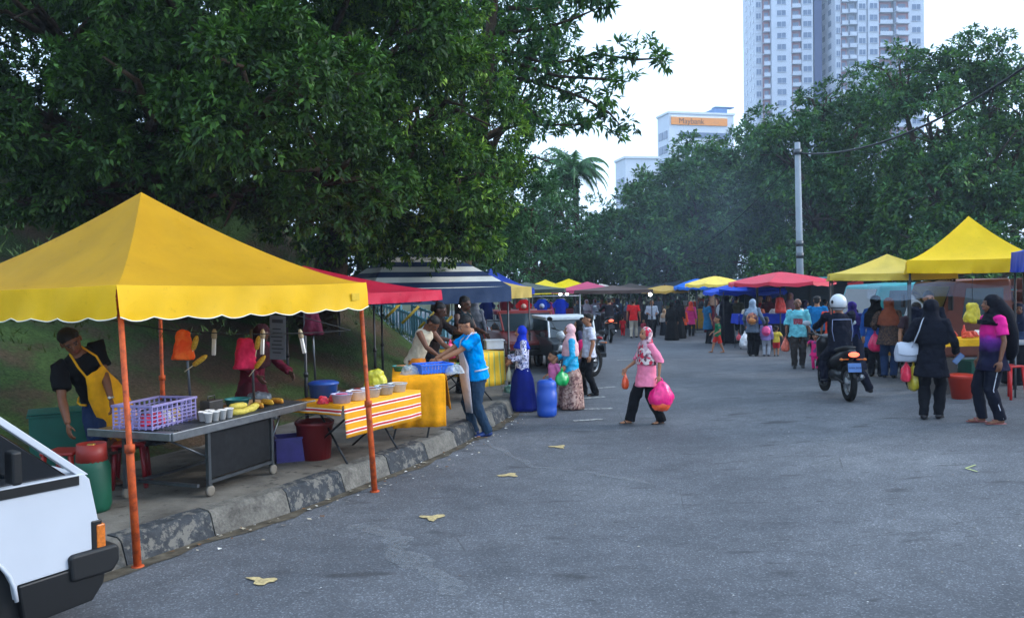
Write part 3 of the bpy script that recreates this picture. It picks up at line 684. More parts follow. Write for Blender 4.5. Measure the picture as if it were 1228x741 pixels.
bu = at(150, 330, 23); bu.z = hz(bu.x, bu.y)-.1
tree('dense dark shrubby tree higher up the slope behind the largest tree', bu, [lb(150, 250, 23, 90, 60), lb(260, 270, 22, 80, 55), lb(340, 285, 22, 70, 50), lb(60, 200, 25, 90, 40), lb(420, 300, 22, 60, 45), lb(0, 170, 25, 80, 50), lb(480, 315, 22.5, 50, 36), lb(540, 312, 25, 50, 34), lb(590, 318, 27, 45, 32), lb(200, 310, 24, 70, 40), lb(300, 325, 24, 70, 30)], .24, 9, [LA, LE], 31, 11, wid=.45, tr=.2, group='trees on the left')
# palm
def palm(label, base, H_, n, L_, seed, group=None):
    t = thing('coconut_palm', label, 'palm tree', base, 0, group); r_ = random.Random(seed); m = S()
    m.tube([(0, 0, -.3), (.15, 0, H_*.4), (.1, 0, H_*.8), (0, 0, H_)], [.26, .18, .15, .13], 10); m.build('trunk', bark, t, recalc=False)
    m = MB()
    for k in range(n):
        a = k/n*6.283*2.4; el = r_.uniform(-.2, 1.15); P_ = []; p = Vector((0, 0, H_)); d_ = Vector((math.cos(a)*math.cos(el), math.sin(a)*math.cos(el), math.sin(el))); st = L_/10
        for q in range(11): P_.append(p.copy()); p = p+d_*st; d_ = (d_+Vector((0, 0, -.15-.02*q))).normalized()
        m.tube(P_, [.03]*10+[.008], 4)
        for q in range(1, 11):
            for u_ in (0, .33, .66):
                c = P_[q-1].lerp(P_[q], u_); t_ = (P_[q]-P_[q-1]).normalized(); s_ = t_.cross(Vector((0, 0, 1))).normalized(); ll = L_*.26*math.sin(math.pi*min(.95, (q+u_)/11+.12))
                for sg in (-1, 1):
                    e = c+(s_*sg*.75+t_*.55+Vector((0, 0, -.5-r_.random()*.3))).normalized()*ll; m.add([c-t_*.06, c+t_*.06, e], [(0, 1, 2)])
    m.build('fronds', LD, t, recalc=False)
pb_ = at(690, 340, 46); pb_.z = 0
palm('slender coconut palm standing against the sky left of the white offices', pb_, at(694, 203, 46).z, 26, 2.5, 3)
# far trees, centre and right: each crown its own tree
def ftree(label, px, Y, lobes, leaf, mats, seed, dens, tr=.35, per=8, **kw):
    b = at(px, 340, Y); b.z = g(b.x, b.y)
    tree(label, b, [lb(*l) for l in lobes], leaf, per, mats, seed, dens, tr=tr, group='trees at the end of the market', wid=.45, clumps=26, **kw)
ftree('shadowed tree with feathery foliage left of the palm, behind the small yellow tents', 640, 44, [(640, 270, 44, 50, 60), (600, 300, 44, 40, 50), (668, 245, 45, 34, 46), (650, 330, 43, 55, 30), (690, 300, 43, 30, 45)], .26, [LD, LE], 11, 6)
ftree('low bushy tree below the coconut palm', 705, 50, [(700, 295, 50, 42, 48), (735, 300, 49, 45, 48), (690, 335, 49, 60, 26), (660, 225, 53, 28, 50), (715, 262, 52, 25, 28)], .26, [LE, LD, LB], 12, 6)
ftree('broad rounded tree in front of the white office blocks', 800, 46, [(792, 240, 45, 48, 40), (842, 214, 46, 50, 40), (893, 184, 47, 42, 34), (770, 265, 44, 55, 45), (840, 260, 43, 65, 55), (900, 235, 44, 60, 60), (740, 285, 44, 38, 36), (800, 315, 43, 75, 35), (880, 310, 44, 70, 40), (840, 240, 48, 110, 90, .5)], .27, [LD, LD, LE, LB], 13, 7, tr=.45)
ftree('dark spreading tree in front of the two high towers, behind the lamp-less pole', 985, 41, [(950, 190, 41, 58, 52), (1010, 160, 42, 58, 50), (985, 125, 43, 34, 26), (930, 175, 43, 34, 30), (970, 260, 39, 70, 62), (1040, 235, 40, 62, 60), (1000, 310, 39, 80, 40), (1045, 120, 43, 42, 40), (990, 220, 43, 110, 110, .5)], .25, [LE, LB, LD], 14, 8, tr=.45)
ftree('tallest tree at the right edge, its top standing clear against the sky', 1150, 37, [(1075, 95, 38, 44, 38), (1120, 90, 38, 44, 38), (1170, 75, 38, 40, 38), (1190, 120, 37, 52, 45), (1110, 150, 36, 62, 55), (1190, 200, 35, 70, 60), (1120, 235, 35, 68, 60), (1235, 150, 36, 50, 60), (1200, 280, 34, 75, 45), (1110, 300, 34, 70, 40), (1150, 180, 38, 110, 120, .5), (1250, 250, 35, 60, 80)], .24, [LE, LB, LD, LB], 15, 8.5, tr=.5)
ftree('low dark tree behind the farthest stalls in the middle', 760, 58, [(740, 330, 55, 60, 30), (800, 335, 55, 60, 26), (690, 345, 55, 55, 22), (860, 335, 55, 50, 26)], .28, [LE, LA], 16, 5)
ftree('shrubby tree behind the red umbrella', 1010, 36, [(1000, 325, 35, 50, 24), (1050, 330, 35, 45, 26), (940, 328, 35, 50, 24)], .24, [LE, LB], 17, 7)
ftree('shrubby tree behind the brown lorry', 1180, 31, [(1130, 320, 31, 55, 32), (1200, 318, 31, 60, 40), (1250, 300, 31, 50, 60)], .22, [LE, LB], 18, 8)
ftree('far dark tree closing the gap between the left trees and the palm', 620, 62, [(570, 300, 60, 50, 40), (620, 285, 60, 50, 50), (665, 300, 62, 45, 45)], .36, [LA, LE], 41, 5)
ftree('far dark tree whose trunk stands behind the broad rounded tree', 820, 56, [(800, 270, 55, 60, 60), (870, 260, 55, 60, 60), (740, 300, 56, 45, 40)], .36, [LA, LE], 42, 5)
ftree('far dark tree filling in behind the utility pole and the dark spreading tree', 1000, 52, [(950, 260, 51, 60, 70), (1020, 240, 51, 65, 75), (1000, 310, 50, 70, 35)], .34, [LA, LE], 43, 5)
ftree('far dark tree filling in behind the tallest tree at the right edge', 1160, 48, [(1110, 240, 47, 60, 75), (1180, 220, 47, 65, 85), (1240, 260, 47, 60, 90), (1150, 300, 46, 80, 35)], .32, [LA, LE], 44, 5)
# ---------------------------------------------------------------- buildings far behind
white = plain('c2c6d2', .7, .3, 0, .05, .2, key='painted_render'); winm = plain('5a6a86', .2, .6, 0, .25, 3, key='window_glass'); redb = plain('96696c', .7, .2, 0, .05, 1, key='pale_red_paint'); grey_ = plain('8a8f9c', .7, .3, 0, .05); slate = plain('2e3c68', .5, .4)
def tower(label, Y, x0, x1, bays, yaw, floors, fh, seed, capx=None):
    """bays: list of (start, end, kind, depth) in fractions of the front"""
    a = at(x0, 300, Y); b_ = at(x1, 300, Y); W = (b_-a).length; H_ = floors*fh
    t = thing('residential_tower', label, 'tower', (a.x, a.y, 0), yaw, 'high residential towers')
    core = MB(); core.box((W/2, 9, H_/2), (W-.6, 17.6, H_)); core.build('wall', white, t)
    floors0 = 0
    r_ = random.Random(seed)
    for (s0, s1, kind, dep) in bays:
        m = MB(); xa, xb = s0*W, s1*W; cx = (xa+xb)/2; ww = xb-xa
        if kind == 'slot':
            m.box((cx, -.6, H_/2), (ww, 1.6, H_-.4)); m.build('gap_shade_slab', slate, t); continue  # dark slab whose colour stands in for shade in the gap between towers
        m.box((cx, -dep/2+.25, H_/2), (ww-.05, dep+.5, H_-.5)); m.build('bay_wall', {'w': white, 'r': redb, 'g': grey_, 'm': white}[kind], t)
        rest = MB()
        for k in range(floors):
            z_ = k*fh; own = 38 < z_ < 88; f = MB() if own else rest
            if kind in ('w', 'm'):
                nw = max(1, int(ww/3.1))
                for q in range(nw):
                    wx = xa+ww*(q+.5)/nw; wz = 1.5; www = min(2.4, ww/nw*.7)
                    if own: f = MB()
                    f.cur = 0; f.box((wx, -dep-.03, z_+1.75), (www, .1, wz)); f.cur = 1; f.box((wx, -dep-.10, z_+1.75), (.07, .1, wz)); f.box((wx, -dep-.12, z_+.95), (www+.3, .25, .1))
                    if own: f.build('window', [winm, white], t, recalc=False)
            else:
                f.cur = 0; f.box((cx-ww*.02, -dep-.03, z_+1.45), (ww*.62, .1, 2.0))
                if own: f.build('balcony_door', [winm, white], t, recalc=False)
                sl_ = MB() if own else rest; sl_.cur = 0 if own else 1
                sl_.box((cx, -dep-.5, z_+.06), (ww+.1, 1.2, .18)); sl_.box((cx, -dep-1.05, z_+.62), (ww*.95, .06, .9))
                for q in range(5): sl_.box((xa+ww*(q+.5)/5, -dep-1.0, z_+1.2), (.05, .05, .3))
                if own: sl_.build('balcony', white, t, recalc=False)
        o = rest.build('lower_windows', [winm, white], t, recalc=False); o['kind'] = 'stuff'
    m = MB()
    for (z_) in range(0, floors, 1): m.box((W/2, -.02+.3, z_*fh), (W, .8, .12))
    o = m.build('floor_band', white, t); o['kind'] = 'stuff'; 
    # side face windows
    sg = -1; gl = MB()
    for k in range(floors):
        for q in (4, 8, 13): gl.box((.28, q, k*fh+1.7), (.14, 1.8, 1.5)); gl.box((W-.28, q, k*fh+1.7), (.14, 1.8, 1.5))
    o = gl.build('side_window', winm, t); o['kind'] = 'stuff'
    rf = MB(); rf.box((W/2, 9, H_+.6), (W+1.5, 19.5, 1.2)); rf.build('roof', slate, t)
    return t
tower('left one of the two high white towers, cut by the top of the photo', 240, 908, 985, [(0, .10, 'w', 0), (.11, .21, 'r', .5), (.22, .52, 'w', 2.0), (.53, .67, 'r', .9), (.68, .85, 'w', 1.5), (.87, .985, 'slot', 0)], R(-4), 30, 3.2, 1)
tower('right one of the two high towers, with red-edged balconies, beside the dark slab that stands for the shaded gap', 234, 1003, 1111, [(0, .06, 'w', .3), (.06, .13, 'r', 0), (.14, .22, 'g', .4), (.23, .33, 'w', 1.4), (.34, .46, 'w', 1.8), (.47, .62, 'r', .8), (.63, .65, 'g', 2.0), (.66, .80, 'r', 1.2), (.81, .99, 'w', .9)], R(3), 31, 3.2, 2)
def office(label, Y, x0, x1, ytop, yaw, depth, sign=None):
    a = at(x0, ytop, Y); b_ = at(x1, ytop, Y); W = abs(b_.x-a.x); H_ = a.z
    t = thing('office_block', label, 'building', (a.x, a.y, 0), yaw)
    m = MB(); m.box((W/2, depth/2, H_/2), (W, depth, H_)); m.build('wall', plain('c9cfda', .6, .3, 0, .04, .3), t)
    fh = 3.6
    for k in range(1, int(H_/fh)+1): gl = MB(); gl.box((W/2+1, -.05, H_-k*fh-1.8), (W-4, .14, 1.5)); gl.build('window', winm, t)
    for k in range(1, int(H_/fh)+1):
        for q in (depth*.3, depth*.7): gl = MB(); gl.box((-.05, q, H_-k*fh-1.6), (.14, 2.4, 2)); gl.build('window', winm, t)
    rf = MB(); rf.box((W/2, depth/2, H_+.25), (W+.6, depth+.6, .5)); rf.build('roof', plain('d5dae2', .6), t)
    return t, W, H_
t, W, H_ = office('white office block with an orange sign band, half hidden by the broad tree', 210, 802, 888, 136, R(14), 7)
m = MB(); m.box((W*.46, -.2, H_-1.9), (W*.86, .3, 1.9)); sb = m.build('sign_band', plain('e8923a', .6, .3, 0, .05), t)
m = MB(); m.box((W*.46, -.22, H_-.75), (W*.87, .22, .35)); m.build('sign_edge', plain('efe6d8', .6), sb)
def text(word, size, mat, parent, loc, rot, name='lettering', depth=.01, align='LEFT'):
    cu = D.curves.new('text', 'FONT'); cu.body = word; cu.size = size; cu.extrude = depth; cu.align_x = align; ob = D.objects.new('text', cu); link(ob)
    me = D.meshes.new_from_object(ob.evaluated_get(C.evaluated_depsgraph_get())); D.objects.remove(ob); me.materials.clear(); me.materials.append(mat)
    o = link(D.objects.new(name, me)); o.parent = parent; o.location = loc; o.rotation_euler = rot; return o
text('Maybank', 2.0, plain('7a4a20', .6), sb, (W*.14, -.38, H_-2.55), (R(90), 0, 0), depth=.03)
m = MB(); m.box((W*.86, 5, H_+1.2), (W*.2, 6, 2.0)); m.box((W*.92, 3, H_+2.5), (W*.3, 2, .25)); m.build('rooftop_plant', plain('5a7aa8', .5), t)
t, W, H_ = office('smaller plain white office block beside the palm', 190, 750, 792, 190, R(12), 7)
# ---------------------------------------------------------------- pole and wires
pp = gp(962, 398, 0); pY = 30.0; pp = at(961, 380, pY); pp.z = 0; top = at(957, 171, pY)
t = thing('utility_pole', 'tall pale concrete utility pole beside the red umbrella', 'pole', pp)
m = S(); h_ = top.z; m.tube([(0, 0, -.3), (-.1, 0, h_)], [.14, .10], 12); m.build('shaft', plain('8f959c', .8, .2, 0, .12, 2), t)
m = S()
for zz in (h_-4.2*1, h_-.45, h_*.47): m.lathe((-.1*zz/h_, 0, zz), [(.14, 0), (.14, .2)], 12)
m.build('clamp', metal('55585c'), t)
def wire(label, A, B, sag, r_=.02, n=24):
    m = S(); m.tube([A.lerp(B, i/n)-Vector((0, 0, sag*4*(i/n)*(1-i/n))) for i in range(n+1)], r_, 5); tag(m.build('overhead_cable', plain('14161a', .6)), label, 'cable', 'overhead cables')
wt = at(959, 184, pY)
wire('overhead cable running from the pole up to the right edge of the photo', wt, at(1330, 5, 17), .9, .034)
wire('overhead cable falling from the pole to the left into the trees', wt, at(770, 330, 42), .8, .017)
# ---------------------------------------------------------------- haze and smoke
m = MB(); m.box((0, 150, 90), (900, 480, 184)); hzm = D.materials.new('haze'); hzm.use_nodes = True; nt2 = hzm.node_tree; nt2.nodes.remove(nt2.nodes['Principled BSDF'])
pv = nt2.nodes.new('ShaderNodeVolumePrincipled'); pv.inputs['Color'].default_value = (.72, .84, 1, 1); pv.inputs['Density'].default_value = .0008; nt2.links.new(pv.outputs[0], nt2.nodes['Material Output'].inputs['Volume'])
HAZE = tag(m.build('haze', hzm), kind='stuff')
# ================================================================ TENTS, UMBRELLAS, TABLES
def tent(label, c, ang, w_, d_, eave, peak, mat, group=None, val=.25, scallop=True, postm=None, leg=True, trim=None, name='market_tent', posts=None, rad=.022, sag=1.35, ground=None, valmat=None, n=14, truss=True, wr=.010, ridge=0):
    """c: world centre; ang: direction of local x; w_ along local x, d_ along local y (local -y is the front)"""
    t = thing(name, label, 'tent', (c[0], c[1], ground if ground is not None else g(c[0], c[1])), ang, group)
    m = S(); hw, hd = w_/2, d_/2
    def zf(u, v): q = max(abs(u), abs(v)); e = 1-q; return eave+(peak-eave)*(e**sag)-.03*(1-min(abs(u), abs(v)))*q*q*(1 if q > .9 else 0)
    # four separate panels so the hips stay sharp
    for k in range(4):
        rows = []
        for i in range(n+1):
            q = i/n; row = []
            for j in range(n+1):
                s_ = -1+2*j/n; u, v = (q*s_, -q); 
                for _ in range(k): u, v = -v, u
                z_ = eave+(peak-eave)*((1-q)**sag)-.045*(1-s_*s_)*math.sin(math.pi*q)-.02*(1-s_*s_)*q
                z_ += wr*math.sin(math.pi*q)*(1-s_**4)*(math.sin(6.3*s_+k*2+q*2)+.7*math.sin(15*s_*q+5*q+k)+.5*math.sin(23*q+9*s_))
                row.append((u*(hw-ridge)+ridge*(s_ if k == 0 else -s_ if k == 2 else 1 if u > 0 or k == 1 else -1), v*hd, z_))
            rows.append(row)
        m.grid(rows)
    m.build('canopy', mat, t, recalc=False)
    if val:
        m = S(); ns = 9
        for k in range(4):
            rows = [[], [], [], []]; N_ = ns*8
            for j in range(N_+1):
                s_ = -1+2*j/N_; u, v = s_, -1.0
                for _ in range(k): u, v = -v, u
                sc1 = ((.10+.02*math.sin(j*.3+k))*abs(math.sin(math.pi*ns*(j/N_))) if scallop else 0); bow = .02*(1-s_*s_)
                for r_, f in enumerate((0, .35, .8, 1)):
                    dz = val*f; 
                    if f == 1: dz = val*(.90+sc1)
                    rp = (.012*math.sin(j*.55+k*2+f*2)+.014*math.sin(j*.17+k*3+f*3)+.006*math.sin(j*1.31+f*7))*f
                    nx_, ny_ = {0: (0, -1), 1: (1, 0), 2: (0, 1), 3: (-1, 0)}[k]
                    rows[r_].append((u*(hw+.008)+nx_*(rp+.02*f), v*(hd+.008)+ny_*(rp+.02*f), eave-bow-dz+.004))
            m.grid(rows)
        vo = m.build('valance', valmat or mat, t, recalc=False)
        if trim:
            m = S()
            for k in range(4):
                pts = []
                N_ = ns*8
                for j in range(N_+1):
                    s_ = -1+2*j/N_; u, v = s_, -1.0
                    for _ in range(k): u, v = -v, u
                    nx_, ny_ = {0: (0, -1), 1: (1, 0), 2: (0, 1), 3: (-1, 0)}[k]; rp = .012*math.sin(j*.55+k*2+2)+.014*math.sin(j*.17+k*3+3)+.006*math.sin(j*1.31+7)
                    pts.append((u*(hw+.008)+nx_*(rp+.021), v*(hd+.008)+ny_*(rp+.021), eave-.02*(1-s_*s_)-val*(.90+((.10+.02*math.sin(j*.3+k))*abs(math.sin(math.pi*ns*(j/N_))) if scallop else 0))+.004))
                m.tube(pts, .005, 4)
            m.build('trim', trim, vo, recalc=False)
    pm = postm or metal('7a7d80')
    if leg:
        for k, (a, b_) in enumerate(((-1, -1), (1, -1), (1, 1), (-1, 1))):
            off = (posts[k] if posts else (0, 0)); gz = t.location.z; base = Matrix.Rotation(ang, 3, 'Z')@Vector((a*(hw-.04)+off[0], b_*(hd-.04)+off[1], 0))+t.location
            d_k, i_k = kdist(base.x, base.y); bz = (KH-.02 if d_k > .15 else g(base.x, base.y))-gz
            p1 = Vector((a*(hw-.04), b_*(hd-.04), eave-.03)); p0 = Vector((a*(hw-.04)+off[0], b_*(hd-.04)+off[1], bz))
            m = S(); m.tube([p0, p0.lerp(p1, .42), p0.lerp(p1, .43), p1], [rad*1.15, rad*1.15, rad*.85, rad*.85], 8)
            m.lathe(p0.lerp(p1, .43), [(rad*1.5, -.03), (rad*1.5, .03)], 8); m.lathe(p0, [(rad*1.9, 0), (rad*1.9, .012)], 8); m.build('leg', pm, t)
    if truss:
        m = S(); zz = eave-.06
        for k in range(4):
            a = [(-hw+.05, -hd+.05), (hw-.05, -hd+.05), (hw-.05, hd-.05), (-hw+.05, hd-.05)]; A = Vector((*a[k], zz)); B = Vector((*a[(k+1) % 4], zz)); N_ = 6
            for q in range(N_):
                P0 = A.lerp(B, q/N_); P1 = A.lerp(B, (q+1)/N_); dz = Vector((0, 0, .13)); 
                m.tube([P0-dz*(q % 2), P1-dz*((q+1) % 2)], rad*.45, 5); m.tube([P0-dz*((q+1) % 2), P1-dz*(q % 2)], rad*.45, 5)
            m.tube([Vector((A.x*(1-q/6), A.y*(1-q/6), eave-.09+(peak-eave)*((q/6)**sag))) for q in range(7)], rad*.5, 5)
        m.build('truss', pm, t)
    return t
def slab_frame(A, B, Dp, z_):
    """table in local frame: origin A, x towards B, y towards D"""
    A, B, Dp = Vector(A), Vector(B), Vector(Dp); ux = B-A; L = ux.length; ang = math.atan2(ux.y, ux.x); uy = Dp-A; W = abs(-math.sin(ang)*uy.x+math.cos(ang)*uy.y)
    return ang, L, W
yel = plain('f0b808', .5, .3, 0, .09, 1.6, .3, 5); yel2 = plain('f2c80c', .5, .3, 0, .08, 1.6, .3, 5); orange_post = NB('rusty_orange_paint'); orange_post.set(.6, .3); orange_post.col(orange_post.ramp(orange_post.noise(14, 5), [(.35, '7a3418'), (.5, 'b04a1c'), (.7, 'c65a24')])); orange_post = orange_post.m
whitetrim = plain('e6e2d0', .7)
# --- the yellow tent in front
q1 = gp(163, 683); q2 = gp(456, 589); fr = (q2-q1); tl = fr.length; u1 = fr.normalized(); n1_ = Vector((-u1.y, u1.x, 0))
e1 = at(140, 342, q1.y+.0); e2 = at(438, 342, q2.y)      # the eave corners lean away from the feet
ue = (e2-e1); ue.z = 0; ang1 = math.atan2(ue.y, ue.x); W1 = ue.length; nn_ = Vector((-math.sin(ang1), math.cos(ang1), 0)); cen1 = (e1+e2)/2+nn_*W1*.64; cen1.z = 0
M1 = Matrix.Rotation(-ang1, 3, 'Z')
def offs(foot, corner): v = foot-corner; v.z = 0; return tuple((M1@v)[:2])
T1 = tent('large yellow scalloped tent nearest the camera, on rusty orange posts', cen1, ang1, W1, W1*1.28, 2.15, 3.09, canvas('c89608', .3), 'yellow peaked tents', .27, True, orange_post, trim=whitetrim, posts=[offs(q1, e1), offs(q2, e2), (0, 0), (0, 0)], rad=.026, ground=0, valmat=canvas('e6b60a', .2), n=26)  # same cloth: roof colour darkened for tree shade, valance brightened as if front-lit
m = MB(); m.box((W1/2-.18, -W1*.64-.032, 2.15-.14), (.11, .004, .075)); m.box((W1/2-.18, -W1*.64-.035, 2.15-.14), (.10, .004, .065)); m.build('maker_tag', plain('c9a412', .6), T1)
L1 = lambda x, y, z_: cen1+Matrix.Rotation(ang1, 3, 'Z')@Vector((x, y, 0))+Vector((0, 0, z_))
# --- lamps on a cord under it
cordA = at(200, 396, 8.3); cordB = at(420, 396, 9.6)
m = S(); m.tube([cordA.lerp(cordB, i/12)-Vector((0, 0, .16*(i/12)*(1-i/12))) for i in range(13)], .006, 5); m.tube([cordA, L1(-W1/2+.04, .6, 2.1)], .006, 5); m.tube([cordB, L1(W1/2-.04, .8, 2.1)], .006, 5); tag(m.build('lamp_cord', plain('101010', .6)), 'thin black cord carrying the bulbs under the front yellow tent', 'cord')
for px, lab in ((257, 'left one of the three hanging tube bulbs, right of the orange bag'), (315, 'middle one of the three hanging tube bulbs, beside the printed sheet'), (360, 'right one of the three hanging tube bulbs, nearest the maroon cap')):
    f = (px-200)/220; p_ = at(px, 398, 8.3+1.3*f); t = thing('hanging_bulb', lab, 'lamp', p_, 0, 'energy-saving bulbs under the yellow tent'); t.rotation_euler = (R(6 if px > 350 else 0), R(-8 if px > 350 else 3), 0)
    m = S(); m.lathe((0, 0, 0), [(.012, .03), (.026, .0), (.03, -.05), (.026, -.07)], 12); m.build('socket', plain('a89a7c', .6), t)
    m = S()
    for a in range(4): m.lathe((.014*math.cos(a*1.57+.8), .014*math.sin(a*1.57+.8), -.07), [(.010, 0), (.010, -.17), (.004, -.178)], 8)
    m.build('tube', plain('e8e8e4', .3, .5, 0, 0), t)
# --- corn cart
steel = metal('5c6166', .35); dsteel = metal('2c2e31', .45); tray = metal('8c9094', .3)
ground_z = KH-.012
cA, cB, cD = Vector((-2.95, 7.05, 0)), Vector((-2.2, 9.0, 0)), Vector((-3.8, 7.5, 0)); angc, Lc, Wc = slab_frame(cA, cB, cD, 0)
cart = thing('food_cart', 'steel food cart on castors laden with corn, under the front yellow tent', 'cart', (cA.x, cA.y, ground_z), angc); ct = .66
CA = lambda x, y, z_: cA+Matrix.Rotation(angc, 3, 'Z')@Vector((x, y, 0))+Vector((0, 0, ground_z+z_))
m = MB(); m.box((Lc/2, Wc/2, ct-.025), (Lc, Wc, .04)); m.box((Lc/2, -.012, ct-.02), (Lc+.02, .025, .075)); m.box((-.012, Wc/2, ct-.02), (.025, Wc, .07)); m.build('tray', tray, cart, bevel=.006)
m = MB()
for i in range(9): m.box((Lc/2+.05, .05+i*.035, ct+.006), (Lc*.9, .012, .012))
m.build('grill_bars', steel, cart)
m = MB(); m.box((.95, .06, .39), (.86, .02, .46)); m.build('panel', dsteel, cart, bevel=.004)
legs_ = ((.5, .06), (1.42, .06), (.2, .75), (1.42, .75))
for i, (x, y) in enumerate(legs_):
    m = MB(); m.box((x, y, ct/2+.03), (.035, .035, ct-.14)); lg = m.build('leg', steel, cart)
    m = S(); m.lathe((x, y-.012, .05), [(.03, -.014), (.05, -.014), (.05, .014), (.03, .014)], 16, 'Y'); m.build('castor', plain('6d675d', .7), lg)
    m = MB(); m.box((x, y, .085), (.03, .05, .05)); m.build('fork', steel, lg)
m = MB(); m.box((.96, .06, .13), (.95, .03, .03)); m.box((.35, .4, .13), (.03, .7, .03)); m.box((.8, .75, .13), (1.2, .03, .03)); m.build('lower_rail', steel, cart)
m = S(); m.tube([(.5, .06, .36), (.2, .4, ct-.05)], .01, 6); m.tube([(1.42, .08, .3), (1.65, .1, ct-.05)], .01, 6); m.build('brace', steel, cart)
# things on the cart
cornm = NB('corn'); cornm.set(.45, .4); vr = cornm.n('TexVoronoi', {'Vector': cornm.co.outputs['Object'], 'Scale': 90.0}); cornm.col(cornm.ramp(vr.outputs['Distance'], [(0, 'e8c63c'), (.6, 'b8881c')])); cornm.bump(vr.outputs['Distance'], .8, .006); cornm = cornm.m
husk = plain('a8a85a', .7, .2, 0, .3, 20)
def corn(label, p, dirv, L_=.2, r_=.026, mat=None, stick=None, group=None):
    d_ = Vector(dirv).normalized(); t = thing('corn_cob', label, 'corn', p, 0, group); m = S()
    m.tube([d_*(L_*a) for a in (-.5, -.42, -.1, .25, .42, .5)], [r_*a for a in (.35, .85, 1, .92, .6, .2)], 14); m.build('cob', mat or cornm, t)
    if stick: m = S(); m.tube([d_*(-L_*.5), d_*(-L_*.5-.11)], .005, 5); m.build('stick', plain('c8b898', .7), t)
    return t
r2 = random.Random(9)
def bagrag(name, label, p, s_, mat, tall=1.0):
    m = S(); n = 20; rs = []
    for k, (rr, zz) in enumerate(((.18, .5), (.32, .42), (.40, .15), (.46, -.15), (.55, -.42), (.50, -.5))):
        rs.append([Vector((s_*rr*math.cos(a)*(1+.14*math.sin(3*a+k*.5)), s_*rr*.7*math.sin(a)*(1+.14*math.cos(4*a+k*.4)), s_*tall*zz)) for a in [2*math.pi*j/n for j in range(n)]])
    m.rings(rs); o = m.build(name, mat); o.location = p; crumple(o, s_); return o
for (px, ptop, pbot, Yp, bagc, lab) in ((222, 395, 498, 7.9, ('e8501c', 'orange'), 'left'), (301, 395, 490, 8.55, ('c2224a', 'crimson'), 'right')):
    A_ = at(px+8 if lab == 'left' else px+4, pbot, Yp); B_ = at(px, ptop, Yp); A_.z = ground_z+ct
    t = thing('display_pole', 'thin steel pole at the %s of the cart with an %s cloth bundle on top' % (lab, bagc[1]) if lab == 'left' else 'thin steel pole at the right of the cart under the crimson cloth bundle', 'pole', A_); m = S(); m.tube([(0, 0, 0), (B_-A_)], .014, 8); m.build('rod', steel, t)
    rg = bagrag('cloth_bundle', '%s cloth bundle tied over the %s pole of the corn cart' % (bagc[1], lab), at(px-3 if lab == 'left' else px-8, 414 if lab == 'left' else 424, Yp-.03), .20 if lab == 'left' else .23, pattern('rag_'+bagc[1], [bagc[0], 'f0702a' if lab == 'left' else 'd8305a', bagc[0]], 6, 'noise'), 1.45); tag(rg, '%s cloth bundle tied over the %s pole of the corn cart' % (bagc[1], lab), 'cloth', 'cloth bundles on the cart poles')
    for k, (cx, cy, dx, dz) in enumerate((((240, 432, .75, .5), (234, 411, .3, .75)) if lab == 'left' else ((312, 434, .6, .7), (309, 411, .2, .8)))):
        corn(('lower' if k == 0 else 'upper')+' yellow corn cob on a stick beside the '+bagc[1]+' bundle', at(cx, cy, Yp-.06), (dx, -.15, dz), .18 if k == 0 else .15, .027, None, True, 'corn cobs on sticks')
husk2 = plain('c8b850', .6, .3, 0, .25, 30, .5, 50)
labs = ('husked corn cob at the front of the pile next to the white cups', 'pale corn cob on top of the pile, farthest left', 'pale corn cob lying second in the pile', 'pale corn cob lying at the right of the pile', 'rear corn cob of the pile beside the blue-green tub', 'corn cob half under the topmost one')
for k, (x, y, z_) in enumerate(((1.02, .13, 0), (1.10, .2, .045), (1.2, .14, 0), (1.30, .17, .01), (1.22, .32, 0), (1.12, .27, 0))): corn(labs[k], CA(x, y, ct+.04+z_), (math.cos(angc+.25*k-.5), math.sin(angc+.25*k-.5), 0), .21, .034, husk2, None, 'corn cobs piled on the cart')
for k in range(8): corn(['first', 'second', 'third', 'fourth', 'fifth', 'sixth', 'seventh', 'last'][k]+' grilled corn cob from the left in the row past the pile', CA(1.42+.055*k, .22+.05*(k % 3), ct+.035+.012*(k % 2)), (math.cos(angc+1.3+.1*(k % 3)), math.sin(angc+1.3), 0), .19, .022, cornm if k % 2 else plain('a06a24', .6, .3, 0, .4, 20), None, 'grilled corn cobs in a row')
for k in range(6):
    p_ = CA(.56+.095*(k % 4)+(.04 if k > 3 else 0), .10+.10*(k//4), ct+.012); t = thing('paper_cup', ('leftmost', 'second from left', 'third from left', 'rightmost')[k % 4]+' white cup in the '+('front' if k < 4 else 'back')+' row beside the corn pile', 'cup', p_, 0, 'white cups on the cart'); m = S(); m.lathe((0, 0, 0), [(.028, 0), (.042, .09), (.043, .09), (.039, .086), (.026, .01)], 14); m.build('cup', plain('f2f0ee', .4, .4, 0, 0), t); m = S(); m.lathe((0, 0, .09), [(.044, -.004), (.046, .002), (.042, .004), (.040, .001)], 14, cap=False); m.build('rim', plain('f2f0ee', .4, .4, 0, 0), t)
